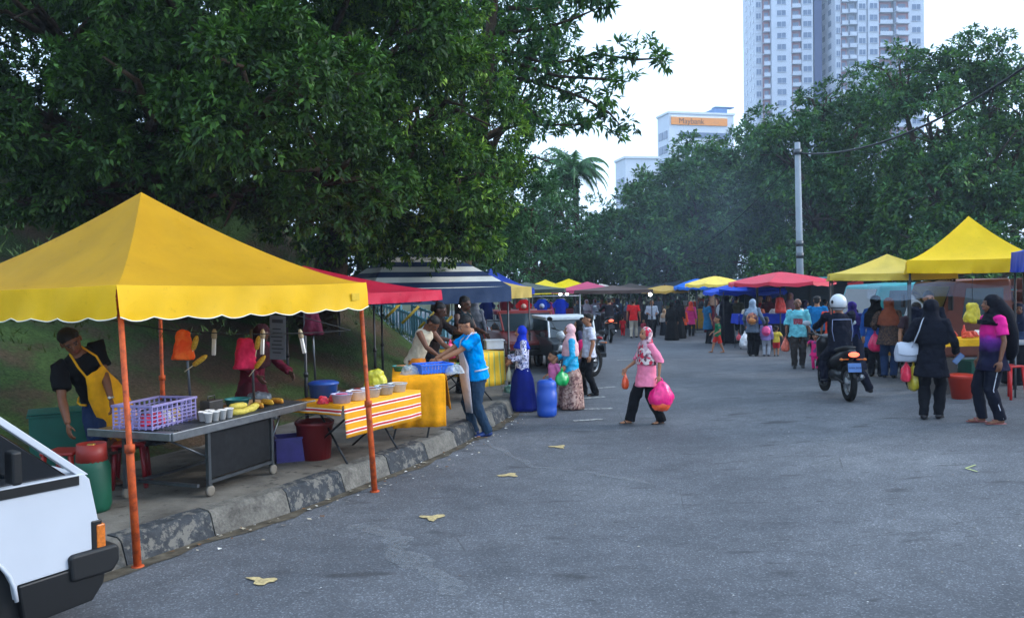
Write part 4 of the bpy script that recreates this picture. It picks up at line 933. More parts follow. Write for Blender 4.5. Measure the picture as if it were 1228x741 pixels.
def basket(label, p, ang, L_, W_, H_, mat, group=None, n=9, name='plastic_basket', cat='basket'):
    t = thing(name, label, cat, p, ang, group); m = MB()
    m.box((0, 0, .01), (L_-.02, W_-.02, .012)); b2 = MB(); 
    for k in range(n+1):
        x = -L_/2+L_*k/n
        for y in (-W_/2, W_/2): m.box((x, y, H_/2), (.012, .012, H_))
    for k in range(1, max(3, int(n*W_/L_))+1):
        y = -W_/2+W_*k/(max(3, int(n*W_/L_))+1)
        for x in (-L_/2, L_/2): m.box((x, y, H_/2), (.012, .012, H_))
    for z_ in [H_*a for a in (.12, .28, .44, .6, .76)]:
        for y in (-W_/2, W_/2): m.box((0, y, z_), (L_, .009, .009))
        for x in (-L_/2, L_/2): m.box((x, 0, z_), (.009, W_, .009))
    m.build('lattice', mat, t)
    for y in (-W_/2, W_/2): b2.box((0, y, H_), (L_+.03, .03, .022))
    for x in (-L_/2, L_/2): b2.box((x, 0, H_), (.03, W_-.031, .022))
    b2.build('rim', mat, t, bevel=.004); return t
lil = plain('8f88bc', .35, .5, 0, .05)
pbk = CA(.35, .52, ct+.012); basket('lilac lattice basket of packed food at the left end of the cart', pbk, angc+.12, .62, .4, .21, lil)
for k, (x, y, c_, lab) in enumerate(((-.2, -.08, 'e02850', 'red'), (-.08, -.1, 'e8486a', 'pinkish red'), (.05, -.08, 'e4e2e0', 'white'), (.16, -.05, 'c8a878', 'tan'))):
    o = bagrag('food_packet', '', CA(.35+x, .52+y, ct+.085), .13, plain(c_, .4, .5, 0, .2, 30), .8); tag(o, lab+' wrapped packet inside the lilac basket', 'packet', 'packets in the lilac basket')
m = MB(); m.box((0, 0, .06), (.2, .13, .12)); o = m.build('metal_box', metal('5a5a5c'), bevel=.008); o.location = CA(1.12, .55, ct+.01); o.rotation_euler = (0, 0, angc); hh = S(); hh.tube([(-.05, 0, .12), (-.05, 0, .16), (.05, 0, .16), (.05, 0, .12)], .006, 6); hh.build('handle', metal('5a5a5c'), o); tag(o, 'small grey metal box with a wire handle behind the corn pile', 'box')
def tub(label, p, r0, r1, h_, mat, group=None, cat='tub', name='plastic_tub', lidm=None, food=None, handle=False, sx=1.0, ang=0):
    t = thing(name, label, cat, p, ang, group); m = S(); m.lathe((0, 0, 0), [(r0, 0), (r1*.97, h_*.9), (r1*1.04, h_*.92), (r1*1.05, h_), (r1*.98, h_), (r1*.93, h_*.85), (r0*.9, .02)], 22)
    o = m.build('bowl', mat, t); o.scale = (sx, 1, 1)
    if food: m = S(); m.lathe((0, 0, h_*.7), [(.001, .03), (r1*.5, .028), (r1*.88, 0)], 18); f = m.build('food', food, t); f.scale = (sx, 1, 1)
    if lidm: m = S(); m.lathe((0, 0, h_), [(r1*1.06, -.01), (r1*1.07, .012), (r1*.8, .03), (.02, .04)], 22); l_ = m.build('lid', lidm, t); l_.scale = (sx, 1, 1)
    if handle: m = S(); m.tube([(r1*math.cos(a)*1.05, 0, h_*.9+r1*.55*math.sin(a)) for a in [math.pi*k/10 for k in range(11)]], .006, 6); m.build('handle', metal('909090'), t)
    return t
tub('blue-green round tub on the cart beside the right-hand pole', CA(1.45, .5, ct+.012), .10, .13, .09, plastic('1f6f74'))
# flattened foil/carton with corn on the far end
m = S(); m.box((0, 0, .01), (.6, .3, .02)); o = m.build('cardboard_sheet', plain('a8865a', .8), bevel=.003); o.location = CA(1.62, .52, ct+.004); o.rotation_euler = (0, 0, angc); tag(o, 'flat brown cardboard sheet lying at the far end of the cart', 'cardboard')
# --- things under and behind the front tent
def gpp(px, py): return gp(px, py, ground_z)
p_ = gpp(112, 612); t = thing('gas_cylinder', 'green gas cylinder standing behind the van beside the man in the yellow apron', 'gas cylinder', p_)
m = S(); m.lathe((0, 0, 0), [(.13, 0), (.14, .03), (.15, .06), (.15, .38), (.12, .46), (.05, .5), (.05, .5)], 22); m.build('tank', plain('104a36', .5), t)
m = S(); m.lathe((0, 0, .47), [(.13, -.06), (.12, .12), (.11, .12), (.12, -.06)], 18); m.build('collar', plain('7e2018', .5), t); m = S(); m.lathe((0, 0, .5), [(.02, 0), (.02, .06), (.035, .065), (.035, .085)], 10); m.build('valve', metal('a0803a'), t)
p_ = gpp(108, 606)+Vector((-.35, .25, 0)); t = thing('stool', 'red plastic stool beside the green gas cylinder', 'stool', p_); m = MB(); m.box((0, 0, .44), (.3, .3, .03)); m.build('seat', plastic('8e1e18'), t, bevel=.01)
for a in (-1, 1):
    for b_ in (-1, 1): m = S(); m.tube([(a*.15, b_*.15, 0), (a*.12, b_*.12, .43)], [.022, .028], 4); m.build('leg', plastic('8e1e18'), t)
p_ = at(72, 515, 8.6); p_.z = ground_z; 
def crate(name, label, cat, p, s_, mat, ang=0, group=None, lid=None):
    t = thing(name, label, cat, p, ang, group); m = MB(); x, y, z_ = s_; th = .012
    m.box((0, 0, th/2), (x, y, th)); m.box((0, -y/2+th/2, z_/2+th), (x, th, z_)); m.box((0, y/2-th/2, z_/2+th), (x, th, z_)); m.box((-x/2+th/2, 0, z_/2+th), (th, y-2*th-.002, z_)); m.box((x/2-th/2, 0, z_/2+th), (th, y-2*th-.002, z_)); m.build('shell', mat, t, bevel=.004)
    m = MB(); e = .02
    for yy in (-y/2, y/2): m.box((0, yy, z_+th+.01), (x+2*e, e*1.5, .02))
    for xx in (-x/2, x/2): m.box((xx, 0, z_+th+.01), (e*1.5, y-e*1.6, .02))
    m.build('rim', mat, t)
    if lid: m = MB(); m.box((0, 0, z_+th+.035), (x+.03, y+.03, .02)); m.build('lid', lid, t, bevel=.006)
    return t
crate('cool_box', 'teal green cool box standing behind the man in the yellow apron', 'cool box', p_, (.55, .4, .62), plain('18584c', .5), .5, lid=plain('18584c', .5))
for k, (px, py, s_, c_, lab) in enumerate(((350, 551, .26, '3a3070', 'translucent violet box under the striped table'), )):
    crate('storage_box', lab, 'box', gpp(px, py), (.36, .28, .24), plain(c_, .3, .5, 0, .2, 8), .4)
tub('big red bucket under the striped table', gpp(378, 549), .17, .21, .42, plastic('6e1418'), cat='bucket', name='bucket', handle=True)
t = thing('stool', 'dark red stool seen between the legs of the corn cart', 'stool', CA(.6, 1.1, 0), .3); m = MB(); m.box((0, 0, .42), (.3, .3, .03)); m.build('seat', plastic('8a1a22'), t, bevel=.01)
for a in (-1, 1):
    for b_ in (-1, 1): m = S(); m.tube([(a*.15, b_*.15, 0), (a*.12, b_*.12, .41)], [.022, .028], 4); m.build('leg', plastic('8a1a22'), t)
for k, (x, y, s_, c_, lab) in enumerate(((.75, 1.05, .4, '24262a', 'black rubbish bag lying behind the corn cart'), (1.0, 1.5, .5, '3a3c40', 'dark grey plastic sack behind the cart'), (2.35, .95, .42, '50565c', 'smoky clear plastic bag slumped at the right of the cart'), (1.7, 1.6, .45, '191a1e', 'black plastic sack behind the right-hand pole'))):
    o = bagrag('plastic_sack', lab, CA(x, y, s_*.32+(.4 if y < 1.2 else .4)), s_, plain(c_, .3, .5, 0, .4, 6, .8, 12), .8); tag(o, lab, 'sack', 'sacks behind the cart')
    tb_ = MB()
m = MB(); m.box((0, 0, .36), (2.1, .5, .03)); o = m.build('bench_top', plain('3a2e24', .8)); 
bt_ = thing('side_table', 'low dark wooden table behind the cart carrying the sacks', 'table', CA(1.4, 1.35, 0), angc); o.parent = bt_; o.name = 'table_top'
for a in (-1, 1):
    for b_ in (-1, 1): m = MB(); m.box((a*1.0, b_*.2, .17), (.04, .04, .34)); m.build('leg', plain('3a2e24', .8), bt_)
# maroon cap on a pole, printed sheet
A_ = at(379, 470, 9.9); t = thing('cap_pole', 'grey pole holding a maroon cloth cap above the striped table', 'pole', (A_.x, A_.y, .84)); m = S(); m.tube([(0, 0, 0), at(374, 380, 9.9)-Vector((A_.x, A_.y, .84))], .014, 8); m.build('rod', steel, t)
o = bagrag('hanging_hat', '', at(374, 388, 9.88), .24, cloth('4a1428'), 1.2); tag(o, 'dark maroon cloth hat over the pole above the striped table', 'hat')
pl_ = at(333, 405, 9.3); m = MB(); m.box((0, 0, 0), (.19, .004, .5)); o = m.build('printed_sheet', plain('5f6672', .7, .3, 0, .1)); o.location = pl_; o.rotation_euler = (R(4), R(3), -.15); tag(o, 'grey printed sheet hanging under the front yellow tent', 'poster')
m = MB(); m.box((0, -.004, .19), (.13, .002, .04)); 
for k in range(7): m.box((-.01+.01*(k % 2), -.004, .10-.045*k), (.12+.02*(k % 3-1), .002, .014))
m.build('print', plain('2a2f3a', .7), o)
# --- striped table
def drape(A, B, ztop, zbot, n, amp, outward, seed=0, z2=None):
    """hanging cloth between two top points; gentle folds growing to the hem"""
    r_ = random.Random(seed); A, B = Vector(A), Vector(B); rows = []; ph = r_.random()*6
    for k in range(7):
        f = k/6; row = []
        for j in range(n+1):
            q = j/n; zb = zbot if z2 is None else zbot+(z2-zbot)*q; p_ = A.lerp(B, q)+Vector(outward)*(.012+amp*f*(.6+.5*math.sin(q*9+ph)+.3*math.sin(q*23+ph*2))); row.append((p_.x, p_.y, ztop*(1-f)+zb*f))
        rows.append(row)
    return rows
def folding_table(label, A, B, depth, ztop, mat, group=None, front=None, left=None, right=None, name='trestle_table', clothname='tablecloth', clabel=None, cmat_side=None, gz=None, amp=.05, wood='8a8780'):
    """A,B: front edge seen from the camera side (world); the table lies to the left of A->B"""
    A, B = Vector(A), Vector(B); ux = (B-A); ux.z = 0; L_ = ux.length; ang = math.atan2(ux.y, ux.x); gz = ground_z if gz is None else gz
    t = thing(name, label, 'table', (A.x, A.y, gz), ang, group); h_ = ztop-gz
    m = MB(); m.box((L_/2, depth/2, h_-.02), (L_-.03, depth-.03, .03)); m.build('table_top', plain(wood, .6), t, bevel=.004)
    for sx in (.18, .82):
        m = S(); m.tube([(L_*sx-.12, .06, 0), (L_*sx+.12, depth-.06, h_-.04)], .012, 6); m.tube([(L_*sx-.12, depth-.06, 0), (L_*sx+.12, .06, h_-.04)], .012, 6); m.build('leg', dsteel, t)
    if mat:
        cl = S(); cl.grid([[(L_*i/8, depth*j/4, h_+.004+.004*math.sin(i*2+j)) for i in range(9)] for j in range(5)])
        if front: cl.grid(drape((0, 0, 0), (L_, 0, 0), h_+.004, h_-front, 36, amp, (0, -1, 0), 1))
        if left: cl.grid(drape((0, depth, 0), (0, 0, 0), h_+.004, h_-left, 24, amp, (-1, 0, 0), 2))
        if right: cl.grid(drape((L_, 0, 0), (L_, depth, 0), h_+.004, h_-right, 24, amp, (1, 0, 0), 3))
        c = cl.build(clothname, mat, recalc=False); c.location = t.location; c.rotation_euler = (0, 0, ang); tag(c, clabel, 'tablecloth', 'tablecloths'); s_ = c.modifiers.new('thick', 'SOLIDIFY'); s_.thickness = .004
    return t, ang, L_
# horizontal bands on the front, orange with red and white lines
strp = stripes('orange_red_white_bands', 2, .112, [(0, 'e8a010'), (.50, 'efe6da'), (.60, 'c02a30'), (.80, 'efe6da'), (.90, 'e8a010')], off=.35)
tA, tB = Vector((-1.80, 8.62, 0)), Vector((-1.13, 9.85, 0))
folding_table('folding table under the orange striped cloth, next to the corn cart', tA, tB, .8, .86, strp, 'stall tables', .34, .10, None, clabel='orange, red and white banded cloth hanging from the front of its table', amp=.02)
angt = math.atan2((tB-tA).y, (tB-tA).x); TT = lambda x, y, z_=.868: tA+Matrix.Rotation(angt, 3, 'Z')@Vector((x, y, 0))+Vector((0, 0, z_))
m = S(); m.grid(drape((-.55, .75, 0), (0.0, .02, 0), .69, .60, 14, .01, (-.5, -.5, 0), 4)); m.grid([[(-.55+.02*i, .75, .69), (0, .02+.0*i, .69)] for i in range(2)]); 
lc = ['a8a4c8', 'd8d4e0', 'b8bcc8', 'a8b0bc', 'c4c8cc']
for k in range(5): tub(['clear tub of pink sweets at the front left of the striped table', 'clear tub second from the left on the striped table', 'clear tub third from the left on the striped table', 'clear tub fourth from the left on the striped table', 'clear tub at the right end of the striped table'][k], TT(.15+.25*k, .14, .868), .08, .10, .10, plain(lc[k], .25, .5, 0, .15, 12), 'clear tubs in the front row of the striped table', food=plain(['c84a6a', 'a06a50', '7a3a2a', '8a5a30', 'b09060'][k], .6, .3, 0, .3, 40), sx=1.15)
for k in range(4): tub(['leftmost steel tray in the back row of the striped table', 'second steel tray in the back row of the striped table', 'third steel tray in the back row of the striped table', 'rightmost steel tray in the back row of the striped table'][k], TT(.55+.24*k, .42), .08, .10, .06, metal('9a9fa4', .3), 'steel trays on the striped table', cat='tray', name='steel_tray', food=plain(['5a3018', '7a2418', '9a6a2a', '4a3a1a'][k], .5, .4, 0, .4, 30), sx=1.1)
tub('large blue lidded pot at the back of the striped table', TT(.45, .66), .15, .165, .15, plastic('1c4a9a'), cat='pot', name='cooking_pot', lidm=plastic('14408c'))
for k in range(5): o = bagrag('food_packet', '', TT(.02+.09*k, .3+.07*(k % 2), .90), .12, plain(['c8283a', 'd83848', 'c03040', 'e0d8d0', 'c8283a'][k], .4, .4, 0, .3, 20), .6); tag(o, ['first', 'second', 'third', 'white', 'last'][k]+' packet in the red row left of the tubs on the striped table', 'packet', 'packets on the striped table')
# --- yellow cloth table
yA, yB = gp(470, 454, .97), gp(532, 452, .97); yA.z = yB.z = 0
yc = cloth('e89a08')
ux_ = Vector((.62, .78, 0)).normalized()
A3 = Vector((yB.x, yB.y, 0)); 
# its short side faces the camera
uS = (yB-yA).normalized(); yAng = math.atan2(uS.y, uS.x)
folding_table('folding table under the plain yellow cloth, beside the man in the white apron', yA, yB+uS*.02, 1.35, .98, yc, 'stall tables', .62, None, .42, clabel='plain mustard-yellow cloth hanging low over the middle table', amp=.045)
YT = lambda x, y, z_=.988: yA+Matrix.Rotation(yAng, 3, 'Z')@Vector((x, y, 0))+Vector((0, 0, z_))
basket('blue lattice basket wrapped in clear film on the yellow cloth', YT(.52, .42), yAng+.35, .42, .32, .11, plastic('2a6ad8'), None, 10)
o = bagrag('film_wrap', '', YT(.22, .35, 1.03), .28, plain('b8c4cc', .2, .6, 0, .1, 10, 0, 40, 0, .45), .5); tag(o, 'crumpled clear film bag beside the blue basket', 'bag')
o = bagrag('film_wrap', '', YT(.78, .35, 1.03), .26, plain('b8c4cc', .2, .6, 0, .1, 10, 0, 40, 0, .45), .5); tag(o, 'crumpled clear film hanging off the right of the blue basket', 'bag')
for k in range(4): tub(['teal bowl of food at the left of the yellow cloth table', 'steel bowl behind the blue basket', 'white bowl behind the blue basket', 'green bowl at the far end of the yellow cloth table'][k], YT(.12+.22*k, .75+.05*k), .09, .12, .07, [plastic('2f8a86'), metal('9a9a9a'), plastic('dcdcd8'), plastic('5a8a3a')][k], 'bowls on the yellow cloth table', cat='bowl', name='bowl', food=plain('9a6a3a', .6, .3, 0, .4, 30))
o = bagrag('plastic_bag', '', TT(1.25, .55, .98), .3, plain('b8b020', .35, .5, 0, .25, 8, .6, 15), .8); tag(o, 'yellow-green plastic bag between the striped table and the yellow cloth', 'bag')
# --- far yellow striped table, with box on it
fA, fB = gp(556, 442, 1.0), gp(604, 420, 1.0); fA.z = fB.z = 0
st2 = stripes('yellow_green_vertical', 0, .13, [(0, 'e0b020'), (.45, 'c8b860'), (.6, '8a9a4a'), (.75, 'e0b020')])
folding_table('folding table under the yellow and green striped cloth behind the man in the white apron', gp(590, 428, 1.0)*Vector((1, 1, 0)) if False else Vector((gp(568, 425, 1.0).x, gp(568, 425, 1.0).y, 0)), Vector((gp(604, 421, 1.0).x, gp(604, 421, 1.0).y, 0)), 1.3, 1.0, st2, 'stall tables', .55, None, .5, clabel='yellow and green striped cloth on the table behind the man in the white apron', amp=.03)
pz = gp(592, 420, 1.0)+Vector((0, .35, 0)); crate('storage_box', 'translucent white box on the yellow and green striped table', 'box', pz, (.3, .22, .13), plain('c8ccd0', .3, .5, 0, .1, 8), .2)
# --- red canopy with navy one behind it, striped tent, cream tent
red_ = canvas('cc2444', .25)
cR = at(366, 400, 12.8)
tent('crimson peaked tent behind the front yellow tent', (cR.x+.0, cR.y, 0), ang1+.05, 3.1, 3.0, 2.04, 2.46, red_, 'tents along the left kerb', .18, False, metal('3a3a3c'), ground=0)
cN = at(345, 400, 15.6); tent('dark navy tent behind the crimson tent', (cN.x, cN.y, 0), ang1+.05, 2.6, 2.6, 2.05, 2.62, vinyl('141a38'), 'tents along the left kerb', .15, False, metal('3a3a3c'), ground=0)
stripe_t = stripes('navy_white_bands', 2, .20, [(0, 'e6e6de'), (.5, '26385c')], off=.1)
cS = at(505, 400, 16.2)
t = tent('navy and white banded tent with a flattish top, left of the clothes stall', (cS.x, cS.y, 0), ang1-.55, 2.7, 2.6, 2.08, 2.74, stripe_t, 'tents along the left kerb', .32, False, metal('4a4a4c'), ground=0, sag=.95, valmat=vinyl('2c3f60'), ridge=.62)
cC = at(588, 400, 21); tent('cream tent with a yellow side behind the banded tent', (cC.x-.1, cC.y, 0), ang1-.5, 1.7, 1.7, 2.05, 2.32, vinyl('d8b860'), 'tents along the left kerb', .30, False, metal('4a4a4c'), ground=0)
cB_ = at(590, 400, 25); tent('blue peaked tent showing just above the cream tent', (cB_.x, cB_.y, 0), ang1-.5, 1.9, 1.9, 2.0, 2.62, vinyl('1f3fa8'), 'tents along the left kerb', .2, False, metal('4a4a4c'), ground=0)
# --- pale blue railing on the slope, descending to the right
rail = thing('railing', 'light blue metal railing with yellow handrails running down the slope behind the stalls', 'railing', (0, 0, 0)); lb_ = plain('6a9cb0', .6, .3, 0, .15); ylb = plain('c8a428', .5)
def rail_run(pa, pb, za, zb, n, hgt=.85):
    A, B = Vector((*pa, za)), Vector((*pb, zb)); m = MB(); sl_ = (B-A)
    ang = math.atan2(sl_.y, sl_.x); M3 = Matrix.Rotation(ang, 3, 'Z')@Matrix.Rotation(-math.atan2(sl_.z, math.hypot(sl_.x, sl_.y)), 3, 'Y')
    for z_ in (.08, hgt): m.box(A.lerp(B, .5)+Vector((0, 0, z_)), (sl_.length, .05, .06), M=M3)
    for k in range(n+1): m.box(A.lerp(B, k/n)+Vector((0, 0, hgt/2+.05)), (.035 if k % 6 else .06, .03 if k % 6 else .06, hgt+(.0 if k % 6 else .2)), ang)
    m.build('rail_panel', lb_, rail)
a1, a2, a3 = at(395, 392, 19), at(505, 440, 17.2), at(560, 470, 16)
P1, P2, P3 = at(385, 376, 22), at(480, 401, 21), at(534, 424, 20)
rail_run((P1.x, P1.y), (P2.x, P2.y), P1.z, P2.z, 26, .62); rail_run((P2.x+.02, P2.y), (P3.x, P3.y), P2.z-.01, P3.z, 18, .62)
Q1, Q2 = at(495, 394, 22.5), at(548, 414, 22); rail_run((Q1.x, Q1.y), (Q2.x, Q2.y), Q1.z, Q2.z, 10, .62)
m = S()
for k in range(5): a_ = at(462+20*k, 382+6*k, 20.6-.1*k); m.tube([a_, a_+Vector((.42, .1, .42))], .035, 6)
m.build('handrail', ylb, rail)
# --- painted playground frames up the slope, seen through the trees
def playframe(label, px, py, Y, s_):
    c = at(px, py, Y); z0 = hz(c.x, c.y); t = thing('climbing_frame', label, 'playground frame', (c.x, c.y, z0), .4, 'playground frames up the slope'); h_ = c.z-z0+s_*.5; m = S()
    for a in (-1, -.33, .33, 1):
        for b_ in (-1, 1): m.tube([(a*s_, b_*s_*.5, 0), (a*s_, b_*s_*.5, h_)], .04, 6)
    m.build('post', plain('6ab4d0', .5), t); m = S()
    for k in range(7): m.tube([(-s_+k*s_/3.5, -s_*.5, h_-.7*s_), (-s_+(k+1)*s_/3.5, -s_*.5, h_)], .03, 6); m.tube([(-s_+k*s_/3.5, s_*.5, h_), (-s_+(k+1)*s_/3.5, s_*.5, h_-.6*s_)], .03, 6)
    m.build('bar', plain('c89a30', .5), t); m = S()
    for z_ in (h_, h_-.35*s_, h_-.7*s_): m.tube([(-s_, -s_*.5, z_), (s_, -s_*.5, z_)], .03, 6); m.tube([(-s_, s_*.5, z_), (s_, s_*.5, z_)], .03, 6)
    m.build('rail', plain('d8e4ea', .5), t)
playframe('blue and yellow climbing frame right of the yellow tent peak', 285, 292, 24, .75); playframe('blue and yellow climbing frame above the navy tent', 352, 320, 24, .5); playframe('pale blue frame at the far left edge of the slope', 45, 232, 26, .7)
# ================================================================ VEHICLES
glassd = plain('0b0f14', .08, .7, 0, 0, key='dark_glass'); blk = plain('0d0e10', .45, .4); tyre = plain('0c0c0d', .85, .2, 0, .2, 20)
def wheel(parent, c, r_, w_, axis='Y', rimm=None, spokes=False, name='wheel'):
    m = S(); k = w_/2; m.lathe(c, [(r_*.66, -k*.8), (r_*.82, -k), (r_*.97, -k*.8), (r_, -k*.3), (r_, k*.3), (r_*.97, k*.8), (r_*.82, k), (r_*.66, k*.8)], 32, axis, cap=False); wo = m.build(name, tyre, parent)
    m = S(); rm = rimm or metal('8c9094')
    if spokes:
        m.lathe(c, [(r_*.66, -k*.6), (r_*.70, 0), (r_*.66, k*.6), (r_*.62, 0), (r_*.66, -k*.6)], 32, axis, cap=False); m.lathe(c, [(r_*.12, -k*1.2), (r_*.16, 0), (r_*.12, k*1.2)], 12, axis)
        for a in range(14):
            th = a*math.pi/7; c_ = Vector(c); e = Vector((math.cos(th)*r_*.66, 0, math.sin(th)*r_*.66)) if axis == 'Y' else Vector((0, math.cos(th)*r_*.66, math.sin(th)*r_*.66)); m.tube([c_+e*.18, c_+e], .004, 4)
        m.lathe(Vector(c)+(Vector((0, k*.9, 0)) if axis == 'Y' else Vector((k*.9, 0, 0))), [(r_*.3, -.003), (r_*.3, .003)], 20, axis)
    else: m.lathe(c, [(.001, -k*.35), (r_*.2, -k*.5), (r_*.45, -k*.2), (r_*.66, -k*.75), (r_*.66, k*.75), (r_*.45, k*.2), (.001, k*.3)], 28, axis)
    m.build('rim', rm, wo); return wo
# ---- white van: local x forward, origin below the nose, y=0 the side we see, body extends to +y
npos = gp(124, 756, 0)
van = thing('van', 'white van at the left edge with its nose, black bumper and amber lamp in view', 'van', (npos.x, npos.y, 0), math.atan2(.80, .60))
wp = plain('b4b8c0', .3, .5, 0, .04, 3, key='white_car_paint'); W_ = 1.62
body = MB()
lower = [(-.01, .70), (-.055, .96), (-.09, 1.0), (-3.7, 1.0), (-3.72, .42), (-3.35, .42)]
for k in range(9): a = math.pi*k/8; lower.append((-2.95+ -.36*math.cos(a)*1.0, .38+.36*math.sin(a)))
lower += [(-1.20, .44)]
arch = [(-.84-.35*math.cos(math.pi*k/12), .34+.36*math.sin(math.pi*k/12)) for k in range(1, 13)]
lower += arch+[(-.48, .43), (-.0, .45), (-.0, .70)]
body.prism(lower, 'Y', .0, W_)
bo = body.build('body', wp, van, bevel=.02, seg=3)
m = MB(); clad = [(-.48, .426), (-.02, .445), (.03, .40), (.01, .30), (-.06, .21), (-.45, .18)]; m.prism(clad, 'Y', -.006, W_+.006)
m.prism([(-1.22, .43), (-2.57, .43), (-2.52, .22), (-1.22, .22)], 'Y', -.006, W_+.006); m.build('lower_cladding', blk, van, bevel=.012)
m = MB(); m.prism([(-.20, .50), (-.19, .525), (.09, .53), (.105, .50), (.105, .42), (.06, .36), (-.19, .36)], 'Y', -.03, W_+.03); m.build('bumper', plain('121315', .5, .4), van, bevel=.02, seg=3)
m = MB(); m.box((-.022, .045, .60), (.07, .10, .20)); m.build('lamp_surround', blk, van, bevel=.01)
m = MB(); m.box((.002, .032, .595), (.055, .085, .15)); m.build('indicator_lamp', plain('b8641c', .25, .6, 0, .35, 40), van, bevel=.008)
m = MB(); m.box((.01, .34, .6), (.06, .40, .17)); m.box((.01, W_-.34, .6), (.06, .40, .17)); m.build('headlight', plain('b8c0c8', .1, .6, 0, 0), van, bevel=.01)
roofp = [(-.13, .98), (-.70, 1.50), (-.98, 1.72), (-1.3, 1.80), (-3.5, 1.80), (-3.66, 1.7), (-3.70, .98)]
m = MB(); m.prism([(-.15, .985), (-.72, 1.48), (-1.0, 1.67), (-1.3, 1.74), (-3.5, 1.74), (-3.62, 1.65), (-3.66, .985)], 'Y', .05, W_-.05); m.build('window', glassd, van, bevel=.01)
# pillars and roof skin in white paint
m = MB()
def pil(p, q, w0, w1, y0):
    m.add([(p[0]-w0, y0, p[1]), (p[0]+w0*.2, y0, p[1]), (q[0]+w1*.2, y0, q[1]), (q[0]-w1, y0, q[1]), (p[0]-w0, y0+.07, p[1]), (p[0]+w0*.2, y0+.07, p[1]), (q[0]+w1*.2, y0+.07, q[1]), (q[0]-w1, y0+.07, q[1])], [(0, 1, 2, 3), (7, 6, 5, 4), (0, 4, 5, 1), (1, 5, 6, 2), (2, 6, 7, 3), (3, 7, 4, 0)])
for y0 in (.018, W_-.088):
    pil((-.06, .985), (-.68, 1.53), .05, .045, y0); pil((-.70, 1.5), (-1.0, 1.72), .065, .06, y0); pil((-1.48, .98), (-1.5, 1.74), .05, .05, y0); pil((-2.6, .98), (-2.6, 1.74), .05, .05, y0); pil((-3.62, .98), (-3.55, 1.74), .12, .12, y0)
m.box((-2.25, W_/2, 1.775), (2.5, W_-.04, .07)); m.prism([(-1.0, 1.70), (-1.0, 1.74), (-.76, 1.54), (-.72, 1.50)], 'Y', .1, W_-.1); m.build('pillars', wp, van, bevel=.008)
m = MB(); m.box((-.80, -.002, .965), (1.36, .012, .055)); m.build('window_trim', blk, van)
m = MB(); m.box((-1.30, -.001, .72), (.006, .006, .50)); m.build('door_seam', plain('3a3c40', .6), van)
m = MB(); m.box((-1.32, -.016, .78), (.16, .03, .035)); m.build('door_handle', blk, van, bevel=.006)
m = MB(); m.box((-.52, -.10, 1.13), (.055, .11, .19)); m.box((-.50, -.03, 1.05), (.03, .1, .03)); m.build('wing_mirror', blk, van, bevel=.02, seg=3)
m = S(); m.tube([(-.84-.352*math.cos(math.pi*k/14), -.004, .34+.362*math.sin(math.pi*k/14)) for k in range(0, 15)], .012, 6); m.build('arch_lip', wp, van)
m = MB(); m.box((-.74, .55, .42), (.72, 1.0, .4)); m.box((-2.95, .8, .42), (.7, 1.2, .4)); m.build('underbody', blk, van)
for x in (-.84, -2.95):
    for y in (.11, W_-.11): wheel(van, (x, y, .29), .29, .17)
# ---- jeep-like white 4x4, dark red saloon
def car(label, name, p, yaw, L_, Wd, Hh, roofm, bodym, kind, cat='car'):
    """local: x = across, -y = front (towards us at yaw 0)"""
    t = thing(name, label, cat, p, yaw); hw = Wd/2
    if kind == 'jeep':
        bd = [(-L_/2, .45), (-L_/2, .92), (-L_/2+.75, 1.0), (-L_/2+.82, 1.02), (L_/2, 1.02), (L_/2, .45)]; gh = [(-L_/2+.86, 1.02), (-L_/2+1.08, Hh-.1), (L_/2-.08, Hh-.1), (L_/2-.04, 1.02)]
    else:
        bd = [(-L_/2, .32), (-L_/2, .68), (-L_/2+1.0, .88), (-L_/2+1.1, .90), (L_/2-.6, .92), (L_/2, .86), (L_/2, .32)]; gh = [(-L_/2+1.0, .9), (-L_/2+1.65, Hh-.05), (L_/2-1.15, Hh-.05), (L_/2-.5, .9)]
    m = MB(); m.prism(bd, 'X', -hw, hw); m.build('body', bodym, t, bevel=.05, seg=3)
    m = MB(); m.prism(gh, 'X', -hw+.08, hw-.08); m.build('window', plain('2c3840', .08, .7, 0, 0), t, bevel=.02)
    m = MB(); y0, y1 = gh[1][0], gh[2][0]; m.box((0, (y0+y1)/2, Hh-.06), (Wd-.08, y1-y0+.1, .10))
    for sx in (-1, 1):
        for (a, b_) in ((gh[0], gh[1]), (gh[3], gh[2])): m.tube([(sx*(hw-.10), a[0], a[1]), (sx*(hw-.12), b_[0], b_[1])], .035, 6)
    m.build('roof', roofm, t, bevel=.03, seg=3)
    f = -L_/2
    for sx in (-1, 1):
        m = S(); m.lathe((sx*hw*.68, f-.02, bd[1][1]-.16), [(.001, -.03), (.09, -.02), (.10, .03)], 18, 'Y'); m.build('headlight', plain('d8dce0', .1, .6, 0, 0), t)
        m = MB(); m.box((sx*(hw+.11), gh[0][0]+.05, gh[0][1]+.12), (.16, .06, .14)); m.build('wing_mirror', blk, t, bevel=.02)
    m = MB(); m.box((0, f-.015, bd[1][1]-.17), (Wd*.48, .04, .16)); m.build('grille', blk, t); m = MB(); m.box((0, f-.06, bd[0][1]+.08), (Wd*.96, .14, .13)); m.build('bumper', blk, t, bevel=.02)
    m = MB(); m.box((0, f-.135, bd[0][1]+.09), (.44, .01, .10)); m.build('number_plate', plain('1a1a1c', .5), t)
    r_ = .35 if kind == 'jeep' else .30
    for y in (-L_/2+.72, L_/2-.75):
        for sx in (-1, 1): wheel(t, (sx*(hw-.1), y, r_), r_, .2, 'X')
    return t
